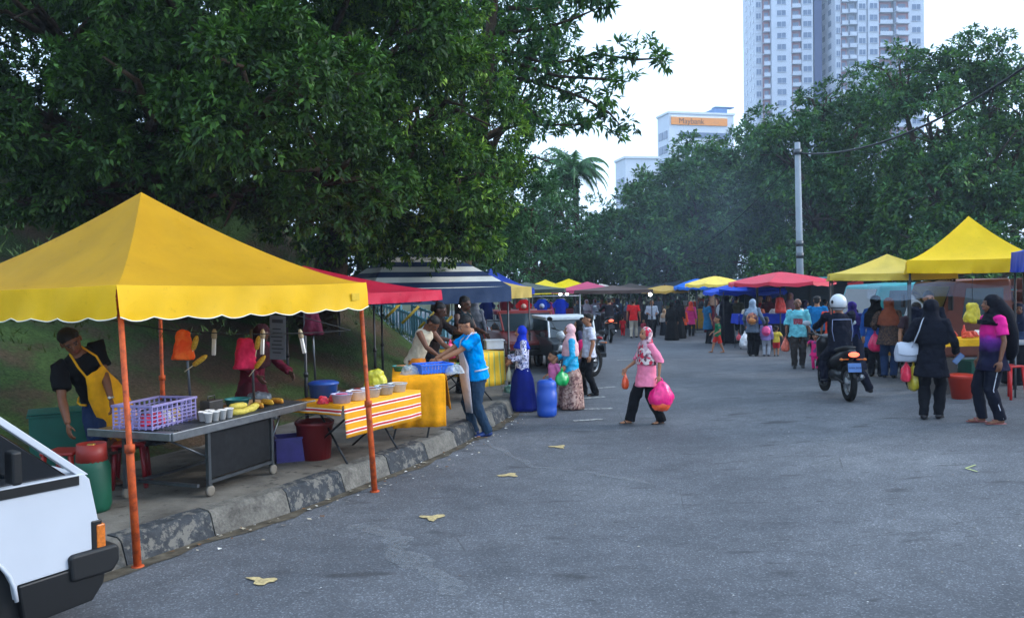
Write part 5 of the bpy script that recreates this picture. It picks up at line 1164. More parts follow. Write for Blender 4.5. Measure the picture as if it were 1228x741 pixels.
jp = gp(676, 436); JC = car('white-roofed dark off-road car parked behind the black motorcycle', 'off_road_car', at(679, 400, 20.6)*Vector((1, 1, 0)), R(10), 3.3, 1.66, 1.66, plain('d8dee2', .3), plain('23282e', .3, .5), 'jeep')
JC.scale = (.79, .79, .79)
rp = gp(655, 412); car('dark red car parked to the left of the white-roofed car', 'red_car', at(626, 400, 22.6)*Vector((1, 1, 0)), R(12), 4.0, 1.65, 1.42, plain('8a2a24', .3, .5), plain('7e1e1a', .3, .5), 'saloon')
# ---- motorcycles
def motorcycle(label, p, yaw, sc_=1.0, paint='17181b', spokes=True, scooter=False, tail='a01818', group=None, plate=None, cat='motorcycle', lit=0):
    """local x forward"""
    t = thing('motorcycle', label, cat, p, yaw, group); r_ = .29*sc_; wb = 1.26*sc_; pm = plain(paint, .3, .5)
    wheel(t, (wb/2, 0, r_), r_, .085, 'Y', metal('9a9ea2'), spokes); wheel(t, (-wb/2, 0, r_), r_, .10, 'Y', metal('9a9ea2'), spokes)
    m = S(); q = lambda x, z_, y=0: Vector((x*sc_, y*sc_, z_*sc_))
    for sy in (-1, 1): m.tube([q(.63, .29, sy*.07), q(.42, .86, sy*.07)], .02, 6)
    m.tube([q(.42, .88), q(.36, .96)], .04, 8); m.build('front_fork', metal('6a6d70'), t)
    m = S(); m.tube([q(.40, .80), q(.05, .50), q(-.25, .48), q(-.45, .62)], [.05, .06, .05, .04], 8)
    for sy in (-1, 1): m.tube([q(-.15, .36, sy*.10), q(-.63, .29, sy*.085)], .022, 6)
    m.build('frame', blk, t)
    m = S(); m.ball(q(.02, .38), (.19*sc_, .12*sc_, .13*sc_), 14, 10); m.tube([q(.12, .42), q(.30, .50)], [.08, .09], 10); m.build('engine', metal('55585c', .4), t)
    m = S(); m.tube([q(.2, .22, -.12), q(-.1, .2, -.13), q(-.35, .26, -.14), q(-.78, .40, -.15)], [.018, .02, .04, .045], 8); m.build('exhaust', metal('8c9094', .25), t)
    if scooter:
        m = S(); m.tube([q(.50, .62), q(.42, .88), q(.36, .98)], [(.10, .17), (.12, .20), (.07, .14)], 14, ref=(1, 0, 0)); m.build('front_fairing', pm, t)
        m = S(); m.tube([q(.08, .50), q(-.2, .62), q(-.55, .72), q(-.82, .80)], [(.12, .13), (.13, .16), (.10, .13), (.04, .06)], 14); m.build('tail_body', pm, t)
        m = S(); m.tube([q(.10, .72), q(-.15, .76), q(-.5, .82), q(-.72, .86)], [(.03, .11), (.045, .15), (.05, .15), (.03, .09)], 14); m.build('seat', blk, t)
    else:
        m = S(); m.tube([q(.34, .78), q(.2, .80), q(.0, .72), q(-.06, .66)], [(.06, .08), (.11, .13), (.10, .11), (.04, .05)], 14); m.build('fuel_tank', pm, t)
        m = S(); m.tube([q(.04, .72), q(-.2, .74), q(-.55, .80), q(-.78, .84)], [(.04, .10), (.045, .13), (.05, .13), (.03, .09)], 14); m.build('seat', blk, t)
        m = S(); m.tube([q(-.3, .6), q(-.6, .68), q(-.86, .74)], [(.08, .08), (.07, .08), (.03, .05)], 10); m.build('tail_body', pm, t)
    m = S(); m.tube([q(.30, 1.02, -.34), q(.36, 1.0, -.2), q(.40, .96, 0), q(.36, 1.0, .2), q(.30, 1.02, .34)], .013, 6); ho = m.build('handlebar', metal('6a6d70'), t)
    for sy in (-1, 1): m = S(); m.tube([q(.34, 1.01, sy*.25), q(.29, 1.025, sy*.36)], .02, 8); m.build('grip', blk, ho)
    for sy in (-1, 1):
        m = S(); m.tube([q(.35, 1.0, sy*.22), q(.34, 1.16, sy*.34)], .007, 5); m.ball(q(.34, 1.2, sy*.38), (.015, .07*sc_, .045*sc_), 12, 8); m.build('mirror', plain('9aa4ac', .15, .6) if scooter else blk, t)
    m = S(); m.lathe(q(.50, .90), [(.001, .09), (.08, .08), (.095, .0), (.06, -.07)], 16, 'X'); m.build('headlight', plain('c8ccd0', .15, .6, 0, 0), t)
    m = S(); 
    for a in range(2): x0 = (wb/2 if a == 0 else -wb/2); m.grid([[Vector((x0+(r_+.035)*math.cos(R(20+14*k+(20 if a else 0))), y, r_+(r_+.035)*math.sin(R(20+14*k+(20 if a else 0))))) for y in (-.06, 0, .06)] for k in range(8)])
    m.build('mudguard', pm, t)
    tm = plain(tail, .2, .6, 0, 0)
    if lit:
        b = NB('lit_tail_lamp'); b.col(tail); b.p.inputs['Emission Color'].default_value = (1, .12, .05, 1); b.p.inputs['Emission Strength'].default_value = lit; tm = b.m
    m = S(); m.ball(q(-.87, .76), (.03*sc_, .085*sc_, .04*sc_), 12, 8); m.build('tail_light', tm, t)
    for sy in (-1, 1): m = S(); m.tube([q(-.8, .68, sy*.06), q(-.82, .68, sy*.16)], .01, 5); m.ball(q(-.83, .68, sy*.18), (.03, .03, .022), 10, 6); m.build('indicator', plain('c86a18', .3), t)
    m = MB(); m.box(q(-.90, .56), (.012, .20*sc_, .14*sc_), M=Matrix.Rotation(R(12), 3, 'Y')); po = m.build('number_plate', plain(plate or '15161a', .5), t)
    m = MB(); m.box(q(-.80, .50), (.12*sc_, .03, .26*sc_), M=Matrix.Rotation(R(25), 3, 'Y')); m.build('rear_fender', blk, t)
    for sy in (-1, 1): m = S(); m.tube([q(-.02, .28, sy*.1), q(-.02, .27, sy*.26)], .015, 6); m.build('footrest', blk, t)
    return t, po
p_ = (gp(655, 462)+gp(724, 449))/2; wv_ = gp(724, 451)-gp(655, 464); motorcycle('black motorcycle with spoked wheels parked side-on behind the woman in turquoise', p_, math.atan2(-wv_.y, -wv_.x), 1.12, '111215')
# ================================================================ RIGHT HAND STALLS
yr = canvas('f4c800', .2)
c1 = at(1160, 400, 15); bl = plain('15161a', .5)
eL, eR = at(1095, 333, 11.6), at(1213, 330, 11.3)
gz_ = g(c1.x, c1.y)
wT = (eR-eL).length
cT = Vector((8.40, 15.1, 0)); aT = R(-25)
wT2 = 1.40
T2 = tent('bright yellow peaked tent on black posts behind the woman with the white bag', (cT.x, cT.y, 0), aT+.0, 2.05, 2.05, 2.42, 3.22, yr, 'yellow peaked tents', .26, False, bl, ground=gz_*0, posts=[(0, 0)]*4, rad=.024)
cW = at(1078, 322, 17.4); tent('lower pale yellow tent joined to the left of the bright yellow tent', (cW.x-.25, cW.y, 0), -.35, 2.3, 2.3, 2.22, 2.62, canvas('d9bc4a', .2), 'yellow peaked tents', .16, False, bl, ground=0)
cU = at(1262, 300, 11.4); tent('royal blue tent cut off by the right edge', (8.95, 12.15, 0), R(-25), 2.4, 2.4, 2.50, 3.05, vinyl('1640b8'), None, .36, False, bl, ground=0)
# posts at the outer corner near the girl in magenta
# umbrellas
def umbrella(label, px, pyb, ptop, Y, half, drop, mats, poles='55585c', sides=8, group='market umbrellas', squash=1.0, rot=.2, name='market_umbrella', low=None):
    b = at(px, 400, Y); b.z = g(b.x, b.y); top_ = at(px, ptop, Y).z-b.z; t = thing(name, label, 'umbrella', b, rot, group)
    m = S(); m.tube([(0, 0, 0), (0, 0, top_)], .022, 8); m.build('pole', plain(poles, .5), t); m = MB(); m.box((0, 0, .04), (.4, .4, .08)); m.build('base', plain('6a6a68', .9), t, bevel=.01)
    for k in range(sides):
        m = S(); a0, a1_ = 2*math.pi*k/sides, 2*math.pi*(k+1)/sides; rows = []
        for i in range(7):
            f = i/6; row = []
            for j in range(7):
                s_ = j/6; P0 = Vector((math.cos(a0), math.sin(a0)*squash)); P1 = Vector((math.cos(a1_), math.sin(a1_)*squash)); q = P0.lerp(P1, s_)*half*f; row.append((q.x, q.y, top_-drop*(f**1.25)-.05*math.sin(math.pi*s_)*f))
            rows.append(row)
        m.grid(rows); e = rows[-1]; m.grid([e, [(x*1.01, y*1.01, z_-.10-.02*math.sin(j*2)) for j, (x, y, z_) in enumerate(e)]]); m.build('panel', mats[k % len(mats)], t, recalc=False)
    m = S()
    for k in range(sides): a0 = 2*math.pi*k/sides; m.tube([(0, 0, top_-.5), (math.cos(a0)*half*.55, math.sin(a0)*half*.55*squash, top_-drop*.5)], .008, 5); m.tube([(0, 0, top_-.02), (math.cos(a0)*half, math.sin(a0)*half*squash, top_-drop-.02)], .008, 5)
    m.ball((0, 0, top_+.03), .04, 8, 6); m.build('ribs', bl, t); return t
umbrella('large crimson market umbrella behind the man in the light blue T-shirt', 936, 400, 326, 25, 1.50, .30, [plain('c21f3a', .5, .3, 0, .1, 2)], squash=1.2)
umbrella('blue market umbrella with a drooping edge left of the crimson umbrella', 893, 400, 338, 28, 1.25, .30, [vinyl('1c48c0')], squash=1.2, rot=.5)
umbrella('yellow umbrella panel behind the blue umbrella', 858, 400, 331, 31, 1.15, .28, [plain('e8c440', .5)], squash=1.1)
umbrella('small bright blue umbrella left of the yellow one', 836, 400, 334, 34, .95, .32, [vinyl('2568c8')], rot=.4)
umbrella('faded ochre umbrella over the group of women in black robes', 798, 400, 342, 35, 1.05, .20, [plain('b08a34', .6)], rot=.1)
m = S(); A_ = at(862, 342, 29.5); m.grid([[at(862+16*i, 347+2*math.sin(i)+4*j, 26.5+.8*j)+Vector((0, 0, .1*math.sin(i*1.3)*j)) for i in range(6)] for j in range(3)]); tb_ = thing('tarpaulin_shelter', 'bright blue tarpaulin stretched under the crimson umbrella', 'tarpaulin', at(900, 400, 27)*Vector((1, 1, 0)))
o = m.build('sheet', vinyl('1a50d8'), tb_, recalc=False); o.location = -tb_.location
for x in (868, 938):
    p_ = at(x, 400, 27); m = S(); m.tube([(p_.x, p_.y, 0), (p_.x, p_.y, at(x, 350, 27).z)], .02, 6); o = m.build('pole', bl, tb_); o.location = -tb_.location
# teal stall roof/lorry, brown lorry
def lorry(label, p, yaw, cabm, bedm, L_=4.6, roofm=None, name='lorry'):
    t = thing(name, label, 'lorry', p, yaw, 'lorries parked behind the right-hand stalls'); W_ = 1.8
    m = MB(); m.prism([(0, .5), (0, 1.15), (.25, 1.95), (1.3, 2.0), (1.4, .5)], 'Y', -W_/2, W_/2); m.build('cab', cabm, t, bevel=.06, seg=3)
    m = MB(); m.prism([(-.012, 1.2), (-.012+.0, 1.22), (.215, 1.86), (.24, 1.86), (.24, 1.2)], 'Y', -W_/2+.12, W_/2-.12); m.build('windscreen', glassd, t)
    for s_ in (-1, 1): m = MB(); m.prism([(.38, 1.25), (.46, 1.82), (1.15, 1.82), (1.15, 1.25)], 'Y', s_*(W_/2+.004), s_*(W_/2-.01)); m.build('side_window', plain('3c4c56', .1, .6), t)
    m = MB(); m.box(((1.5+L_)/2, 0, .75), (L_-1.5, W_, .12)); nb = 5
    for s_ in (-1, 1):
        for k in range(nb): m.box(((1.5+L_)/2, s_*(W_/2-.02), .92+.24*k), (L_-1.5, .04, .19))
        for k in range(5): m.box((1.55+(L_-1.6)*k/4, s_*(W_/2+.02), 1.35), (.07, .05, 1.3))
    for k in range(nb): m.box((L_-.02, 0, .92+.24*k), (.04, W_-.1, .19)); m.box((1.52, 0, .92+.24*k), (.04, W_-.1, .19))
    m.build('cargo_bed', bedm, t)
    for x in (.55, L_-.9):
        for y in (-W_/2+.13, W_/2-.13): wheel(t, (x, y, .38), .38, .24)
    m = MB(); m.box((-.08, 0, .55), (.12, W_, .22)); m.build('bumper', blk, t, bevel=.02)
    for s_ in (-1, 1): m = MB(); m.box((-.03, s_*.66, .95), (.06, .26, .18)); m.build('headlight', plain('c8ccd0', .15, .6), t, bevel=.02); m = MB(); m.box((.1, s_*(W_/2+.16), 1.55), (.05, .14, .28)); m.build('wing_mirror', blk, t, bevel=.02)
    return t
lp = at(1062, 400, 20); lorry('teal lorry with pale side windows behind the pale yellow tent', (lp.x-.8, lp.y, 0), R(3), plain('2f8a90', .4), plain('2f7a80', .5), 3.6)
lp = at(1110, 400, 16.4); lorry('rust-brown lorry with a slatted wooden bed under the bright yellow tent', (lp.x, lp.y+.2, g(lp.x, lp.y)), R(-3), plain('6f3a2c', .5), plain('5c2e24', .6), 5.2)
# low teal roofed stall
st_p = at(985, 400, 27); t = thing('stall', 'low stall with a pale teal sheet roof right of the crimson umbrella', 'stall', (st_p.x, st_p.y, 0)); 
m = MB(); 
for k in range(7): m.box((-2.2+.75*k, 0, 2.16+.012*(k % 2)), (.76, 2.2, .03))
m.build('roof', [plain('5fa8a8', .5, .3, 0, .3, 2)], t)
for x in (-2.4, 0, 2.4):
    for y in (-1, 1): m = MB(); m.box((x, y, 1.07), (.06, .06, 2.14)); m.build('post', blk, t)
m = MB(); m.box((0, 1.0, 1.2), (4.8, .03, 1.8)); m.build('back_sheet', plain('1c2a34', .7), t); m = MB(); m.box((-.2, -.6, .85), (4.4, .7, .05)); m.box((-.2, -.94, .45), (4.4, .03, .75)); m.build('counter', plain('2a2c34', .7), t)
m = MB(); m.box((.75, -.9, 1.75), (.5, .04, .75)); m.build('red_board', plain('a81c24', .6), t)
# clear plastic sheet hanging beneath the bright tent
m = S(); m.grid([[at(1040+22*i, 340+3*math.sin(i*1.1)+9*j, 14.2+.1*math.sin(i+j)) for i in range(9)] for j in range(3)]); o = m.build('clear_sheet', plain('9fb0c8', .2, .6, 0, .1, 4, 0, 40, 0, .2), recalc=False); tag(o, 'clear plastic sheet slung below the front edge of the bright yellow tent', 'plastic sheet')
# white lorry arc (arched pipe)
# tables on the right
def simple_table(label, px, py, Y, w_, d_, h_, topm, yaw=0, skirt=None, group='stall tables', skirtlabel=None, sk=.3):
    b = at(px, 400, Y); b.z = g(b.x, b.y); t = thing('stall_table', label, 'table', b, yaw, group); m = MB(); m.box((0, 0, h_-.02), (w_, d_, .035)); m.build('table_top', topm, t, bevel=.004)
    for a in (-1, 1):
        for c_ in (-1, 1): m = S(); m.tube([(a*(w_/2-.06), c_*(d_/2-.06), 0), (a*(w_/2-.06), c_*(d_/2-.06), h_-.03)], .015, 6); m.build('leg', steel, t)
    if skirt:
        m = S(); 
        for (A, B, o_) in (((-w_/2, -d_/2, 0), (w_/2, -d_/2, 0), (0, -1, 0)), ((-w_/2, d_/2, 0), (-w_/2, -d_/2, 0), (-1, 0, 0)), ((w_/2, -d_/2, 0), (w_/2, d_/2, 0), (1, 0, 0))): m.grid(drape(A, B, h_+.003, h_-sk, 24, .03, o_, 1))
        m.grid([[(-w_/2, -d_/2, h_+.003), (w_/2, -d_/2, h_+.003)], [(-w_/2, d_/2, h_+.003), (w_/2, d_/2, h_+.003)]])
        o = m.build('tablecloth', skirt, recalc=False); o.location = b; o.rotation_euler = (0, 0, yaw); tag(o, skirtlabel, 'tablecloth', 'tablecloths')
    return b, (lambda x, y, z_=h_: b+Matrix.Rotation(yaw, 3, 'Z')@Vector((x, y, 0))+Vector((0, 0, z_)))
b_, TR = simple_table('table under the bright yellow tent laden with red food, between the two women', 1158, 0, 13.3, 1.15, .7, .92, plain('c8a020', .5), 0, cloth('e0a818'), skirtlabel='thin yellow cloth on the table under the bright yellow tent', sk=.10)
for k in range(7): o = bagrag('food_packet', '', TR(-.45+.14*k, -.1+.1*(k % 3), .99), .17, plain(['dcd4c8', 'e8e0d8', 'c83a20', 'd04a28', 'b8341c', 'e0ded8', 'd8642c'][k], .5, .3, 0, .3, 25), .55); tag(o, ['white wrapped packet at the left end of the right-hand table', 'cream wrapped packet second on the right-hand table', 'red packet in the middle of the right-hand table', 'orange-red packet right of the middle on the right-hand table', 'dark red packet near the right of the right-hand table', 'small white packet near the girl in magenta', 'orange packet at the right end of the right-hand table'][k], 'packet', 'packets on the right-hand table')
m = S(); m.lathe((0, 0, 0), [(.035, 0), (.04, .1), (.015, .16), (.015, .19), (.008, .21)], 12); o = m.build('sauce_bottle', plastic('d83a1c')); o.location = TR(.0, .05, .925); tag(o, 'orange-red squeeze bottle standing on the right-hand table', 'bottle')
o = bagrag('fruit_bunch', '', at(1166, 375, 12.6), .26, plain('c8b020', .5, .4, 0, .3, 12), 1.2); tag(o, 'yellow fruit bunch hanging under the bright yellow tent', 'fruit'); m = S(); m.tube([(0, 0, .15), (0, 0, .62)], .004, 4); m.build('string', bl, o)
p_ = at(1149, 440, 13.0); t = tub('round orange-red bucket on the ground under the right-hand table', (p_.x, p_.y-.1, g(p_.x, p_.y)), .14, .20, .36, plastic('b8341e'), cat='bucket', name='bucket', lidm=plastic('c8341c'))
p_ = at(1172, 440, 13.6); crate('storage_box', 'dark green box standing under the right-hand table', 'box', (p_.x, p_.y, g(p_.x, p_.y)), (.45, .35, .5), plain('1c5a4a', .6), .1)
p_ = at(1128, 440, 13.7); crate('storage_box', 'grey box stacked under the left end of the right-hand table', 'box', (p_.x, p_.y, g(p_.x, p_.y)), (.4, .3, .55), plain('5a5450', .6), .1)
p_ = at(1211, 440, 12.6); t = thing('stool', 'red plastic stool behind the girl in magenta', 'stool', (p_.x, p_.y, g(p_.x, p_.y)), .3); m = MB(); m.box((0, 0, .5), (.28, .28, .03)); m.build('seat', plastic('c42222'), t, bevel=.01)
for a in (-1, 1):
    for c_ in (-1, 1): m = S(); m.tube([(a*.15, c_*.15, 0), (a*.12, c_*.12, .49)], [.025, .03], 4); m.build('leg', plastic('c42222'), t)
simple_table('dark table under the blue tent at the right edge', 1240, 0, 12.8, 1.0, .6, .85, plain('8a8c90', .6), 0)
simple_table('wooden stall table beside the woman with the rust-brown scarf', 1096, 0, 18.2, 1.0, .7, 1.0, plain('9a6a2a', .6), 0, cloth('b8861c'), skirtlabel='ochre cloth on the table behind the rust-brown scarf', sk=.62)
bb, TB = simple_table('blue-fronted stall table under the crimson umbrella', 938, 0, 25.6, 2.9, .8, 1.08, plain('c8ccd8', .5), 0, cloth('2238a8'), skirtlabel='deep blue cloth on the table under the crimson umbrella', sk=.30)
for k in range(9): o = bagrag('food_packet', 'x', TB(-1.2+.29*k, -.15+.12*(k % 3), 1.15), .24, plain(['d8c8b0', 'e8e4e0', 'c85a30', 'd8d4d0', 'b08a50', 'c04830', 'e0dcd0', 'd8a060', 'b8402c'][k], .5, .3, 0, .3, 25), .6); tag(o, ['first', 'second', 'third', 'fourth', 'fifth', 'sixth', 'seventh', 'eighth', 'last'][k]+' food packet from the left on the blue-clothed table', 'packet', 'packets on the blue-clothed table')
dr = at(843, 405, 36); t = thing('stall_table', 'small stall table with a yellow cloth behind the boy in green', 'table', (dr.x, dr.y, 0)); m = MB(); m.box((0, 0, .88), (1.3, .7, .05)); m.build('table_top', plain('c8a040', .6), t); 
for a in (-1, 1):
    for c_ in (-1, 1): m = MB(); m.box((a*.6, c_*.3, .43), (.05, .05, .86)); m.build('leg', blk, t)
m = S(); m.grid(drape((-.65, -.36, 0), (.65, -.36, 0), .91, .08, 30, .06, (0, -1, 0), 5)); o = m.build('tablecloth', cloth('c8962a'), recalc=False); o.location = (dr.x, dr.y, 0); tag(o, 'long golden cloth hanging to the ground behind the boy in green', 'tablecloth', 'tablecloths')
# ---- clothes stall on the left of the road
cs = at(628, 400, 22.5); t = thing('clothes_rack', 'two-tier metal rack hung with bright children\'s clothes left of the parked cars', 'rack', (cs.x, cs.y, 0), R(-4)); rw = 1.55
m = S()
for x in (-rw, 0, rw): m.tube([(x, 0, 0), (x, 0, 1.82)], .02, 6)
for z_ in (1.78, 1.13, .6): m.tube([(-rw, 0, z_), (rw, 0, z_)], .015, 6)
for x in (-rw, rw): m.tube([(x, -.35, .02), (x, .35, .02)], .02, 6)
m.build('frame', metal('8a8c90'), t)
def garment(kind, label, loc, col, s_, parent_t, long=False, printc=None):
    o_ = thing('hanging_'+kind, label, 'clothing', loc, R(-4)+rnd.uniform(-.1, .1), 'clothes hung on the rack')
    m = S(); w_ = .26*s_; h_ = (.62 if long else .42)*s_; rows = []
    out = [(.10, 0), (.22, -.02), (.26, -.06)]
    for f in [i/8 for i in range(9)]:
        hw = w_*(.32+.10*min(1, f*6)) if f < .2 else (w_*(.42+(.35*(f-.2) if long else .05*(f-.2)))); z_ = -f*h_
        rows.append([(x*hw*2*.5*1.0, -.03*s_*math.cos(x*1.57)-.01*math.sin(x*9)*f, z_) for x in [-1+2*j/8 for j in range(9)]])
    m.grid(rows); fr = rows; bk = [[(x, -y*.6, z_) for x, y, z_ in r_] for r_ in rows]; m.grid(bk)
    for sg in (-1, 1): m.grid([[(sg*w_*.30, -.02, -.01), (sg*w_*.34, .02, -.12*s_*1.4)], [(sg*w_*.72, -.015, -.12*s_), (sg*w_*.60, .015, -.2*s_)]])
    m.build('cloth_body', cloth(col), o_, recalc=False)
    h = S(); h.tube([(-.12*s_, 0, -.02), (0, 0, .03), (.12*s_, 0, -.02)], .006, 4); h.tube([(0, 0, .03), (0, 0, .08), (.02, 0, .10)], .005, 4); h.build('hanger', metal('9a9a9a'), o_)
    if printc: m = S(); m.lathe((0, -.045*s_, -h_*.35), [(.001, -.004), (.06*s_, 0)], 10, 'Y'); m.build('print', plain(printc, .7), o_)
    return o_
RK = lambda x, z_, y=0: Vector((cs.x, cs.y, 0))+Matrix.Rotation(R(-4), 3, 'Z')@Vector((x, y, 0))+Vector((0, 0, z_))
for k, (c_, pc_, lab) in enumerate((('1c2a6a', None, 'dark blue'), ('5a1824', None, 'maroon'), ('b81c20', 'd8b0a0', 'red, pale-printed'), ('1c3ca8', 'b0b8d0', 'blue, pale-printed'), ('1830a0', None, 'plain royal blue'))): garment('shirt', lab+' shirt in the upper row of the clothes rack', RK(-.98+.5*k, 1.70, -.05), c_, 1.25, t, False, pc_)
for k, (c_, lg, lab) in enumerate((('e05a50', 0, 'coral red'), ('e8a070', 0, 'peach'), ('1878a8', 0, 'teal blue'), ('f0662a', 1, 'long orange'), ('c84a8a', 1, 'pink patterned'), ('d81c5a', 1, 'crimson'))): garment('dress' if lg else 'shirt', lab+' garment in the lower row of the clothes rack', RK(-1.15+.42*k, 1.06, -.06), c_, 1.1 if lg else 1.0, t, bool(lg))
for k, (c_, lab) in enumerate((('c83020', 'small red'), ('d04828', 'small orange-red'))): garment('shirt', lab+' shirt on the lowest rail of the rack', RK(-1.0+.3*k, .53, -.05), c_, .9, t)
p_ = at(598, 440, 19.5); crate('crate', 'brown wooden crate on the ground left of the clothes rack', 'crate', (p_.x, p_.y, 0), (.5, .4, .3), plain('5a3a24', .8), .2)
bb, TQ = simple_table('small table with a green tray in front of the clothes rack', 585, 0, 20.0, .9, .5, .7, plain('4a3a30', .7), 0)
tub('shallow pale green tray on the small table by the clothes rack', TQ(-.1, 0, .7), .2, .28, .08, plastic('6aa88a'), cat='tray')
# ---- farthest tents in the middle
for (px, Y, col, w_, ev, pk, lab, sc2) in ((655, 40, 'e8c81c', 2.6, 1.88, 2.34, 'left one of the two small far yellow peaked tents', True), (683, 41, 'f0d010', 3.0, 1.88, 2.38, 'right one of the two small far yellow peaked tents', True)):
    c_ = at(px, 400, Y); tent(lab, (c_.x, c_.y, 0), R(-12), w_, w_, ev, pk, plain(col, .5, .25, 0, .08), 'small yellow tents far off', .25, False, bl, ground=0, n=8, truss=False)
for (px, Y, col, w_, ev, pk, lab) in ((705, 36, 'c0486a', 3.0, 1.85, 2.2, 'dusty pink tent right of the small far yellow tents'), (722, 38, 'c8bcae', 2.6, 1.8, 2.1, 'off-white awning beside the dusty pink tent'), (757, 40, '4a4038', 2.8, 1.82, 2.1, 'long dark brown awning in the middle of the far row'), (735, 33, '54423c', 3.0, 1.85, 2.02, 'dark awning behind the far scooter'), (790, 43, '2c4048', 3.6, 1.85, 2.1, 'dark green-grey awning behind the ochre umbrella'), (632, 30, '4a5248', 2.8, 1.95, 2.2, 'dull olive awning between the cream tent and the small yellow tents'), (900, 36, '24303c', 5.0, 2.0, 2.3, 'dark awning behind the blue tarpaulin'), (815, 41, '2a3440', 3.6, 1.9, 2.2, 'dark slate awning right of the ochre umbrella')):
    c_ = at(px, 400, Y); tent(lab, (c_.x, c_.y, 0), R(-5), w_, 2.6, ev, pk, vinyl(col), 'awnings at the end of the market', .15, False, bl, ground=0, n=6, truss=False)
# far stall counters and back sheets so the row reads as stalls
for k, (px, Y, w_, c_, lab) in enumerate(((668, 41.5, 3.0, '5a3a2a', 'brown'), (712, 38.5, 3.0, '6a2a34', 'wine red'), (748, 42, 3.2, '34404a', 'slate grey'), (786, 44, 3.0, '3a2e28', 'dark brown'), (818, 41, 2.6, '6a5a2c', 'olive'), (868, 37, 3.0, '4a3028', 'rust brown'), (912, 36, 3.4, '2e3a54', 'dull blue'))):
    c2 = at(px, 400, Y); simple_table('far stall table with a %s cloth' % lab, px, 0, Y, w_, .8, .95, plain(c_, .7), 0, cloth(c_), 'stall tables', '%s cloth on a far stall table' % lab, .8)
    r2 = random.Random(k); pc_ = [('c8c8c8', 'silver'), ('b83a2a', 'red'), ('3a6ab8', 'blue'), ('d8b040', 'golden'), ('6a6a70', 'dark grey'), ('4a8a5a', 'green')]; r2.shuffle(pc_)
    for q in range(6):
        o = tub('%s pot standing on the far stall table with the %s cloth' % (pc_[q][1], lab), (c2.x-w_*.42+q*w_*.16, c2.y-.1, .955), .08, .12, r2.uniform(.12, .3), plain(pc_[q][0], .4), 'pots on the far stall tables', 'pot', 'pot')
# hanging lit bulbs far off
for px, py, Y in ((672, 352, 36), (680, 352, 37), (553, 366, 16.5), (780, 353, 33)):
    p_ = at(px, py, Y); t = thing('lit_bulb', {672: 'lit white bulb under the small far yellow tents, left one', 680: 'lit white bulb under the small far yellow tents, right one', 553: 'lit bulb under the navy and white banded tent', 780: 'lit bulb near the ochre umbrella'}[px], 'lamp', p_, 0, 'lit bulbs'); m = S(); m.ball((0, 0, 0), .05 if Y < 20 else .08, 10, 8); b = NB('lit_bulb'); b.p.inputs['Emission Color'].default_value = (1, .97, .9, 1); b.p.inputs['Emission Strength'].default_value = 6; m.build('bulb', b.m, t); m = S(); m.tube([(0, 0, .04), (0, 0, .22)], .012, 5); m.build('cord', bl, t)
# barrel, cool things on the road
p_ = gp(656, 499); t = thing('barrel', 'blue plastic barrel standing on the road beside the toddler', 'barrel', p_); m = S(); m.lathe((0, 0, 0), [(.13, 0), (.155, .03), (.16, .12), (.155, .13), (.165, .22), (.165, .38), (.155, .39), (.16, .48), (.15, .55), (.11, .58), (.02, .585)], 26); m.build('drum', plastic('1c4aa8', .45), t); m = S(); m.lathe((.06, 0, .58), [(.03, 0), (.03, .03), (.001, .035)], 12); m.build('cap', plastic('1c4aa8', .45), t)
o = bagrag('plastic_bag', '', gp(612, 476, .12)+Vector((0, 0, .1)), .3, plain('6a9a94', .3, .5, 0, .3, 14, .6, 20), .8); tag(o, 'crumpled blue-green bag on the kerb below the striped cloth', 'bag')
# small weed at the kerb
i_ = 118; t = thing('weed', 'small green weed growing out of the gutter near the tent post', 'weed', gp(497, 553)); leaves('leaf_tuft', [((0, 0, .03), (.05, .05, .03))], .05, 6, [LB], t, 3, 300)
# ================================================================ THE PEOPLE
# --- left side, near
gzk = KH-.012
A = person(118, 600, None, 22, 'man in a yellow apron and black T-shirt leaning over behind the van', skin='b', Yd=8.0, z=gzk, height=1.72, lean=16, side=-30, nod=8, turn=-22, arms=((.02, .14, -.29), (.02, .12, -.30)), topc='0e0f13', sleeve='short', bottom='shorts', botc='1a2a4a', apron='e0a414', shoes='sandal', shoec='2a1c14', fine=True, hair='short')
w_ = A['wrist'][1]; o = thing('wristwatch', 'silver wristwatch on the man in the yellow apron', 'watch', w_); m = S(); m.lathe((0, 0, .015), [(.027, -.008), (.030, 0), (.027, .008)], 14); m.build('strap', metal('a0a4a8'), o); m = S(); m.lathe((0, -.03, .015), [(.014, -.004), (.014, .004)], 12, 'Y'); m.build('dial', plain('d0d0d0', .3), o)
A = person(300, 560, None, 40, 'person in a long maroon dress standing in the shade behind the corn cart', skin='d', Yd=9.7, z=gzk, height=1.55, lean=14, nod=25, arms=((.05, .18, -.2), (.05, .2, -.2)), topc='551024', sleeve='long', hem=.28, bottom='skirt', botc='3c0c18', hijab='2a0e14', female=True)
A = person(497, 500, None, 58, 'older man in a cream vest and yellow sarong bending over the yellow cloth table', skin='b', Yd=12.4, z=gzk, height=1.58, lean=26, nod=30, arms=((.02, .22, -.22), (.02, .24, -.2)), topc='c0b49c', sleeve='none', bottom='skirt', botc='c8761c', hair='short', haircol='1a1614', fine=True, flare=.5)
A = person(516, 500, None, 70, 'person in a dark brown shirt reaching a pink bag across the yellow cloth table', skin='d', Yd=13.4, z=gzk, height=1.68, lean=12, nod=15, arms=((.02, .2, -.18), (.0, .27, -.12)), topc='1c1210', sleeve='half', bottom='trousers', botc='14161c', hair='short')
carrier_bag(at(540, 409, 13.0), 'd8306a', 'bright pink bag held out over the yellow cloth table', .22)
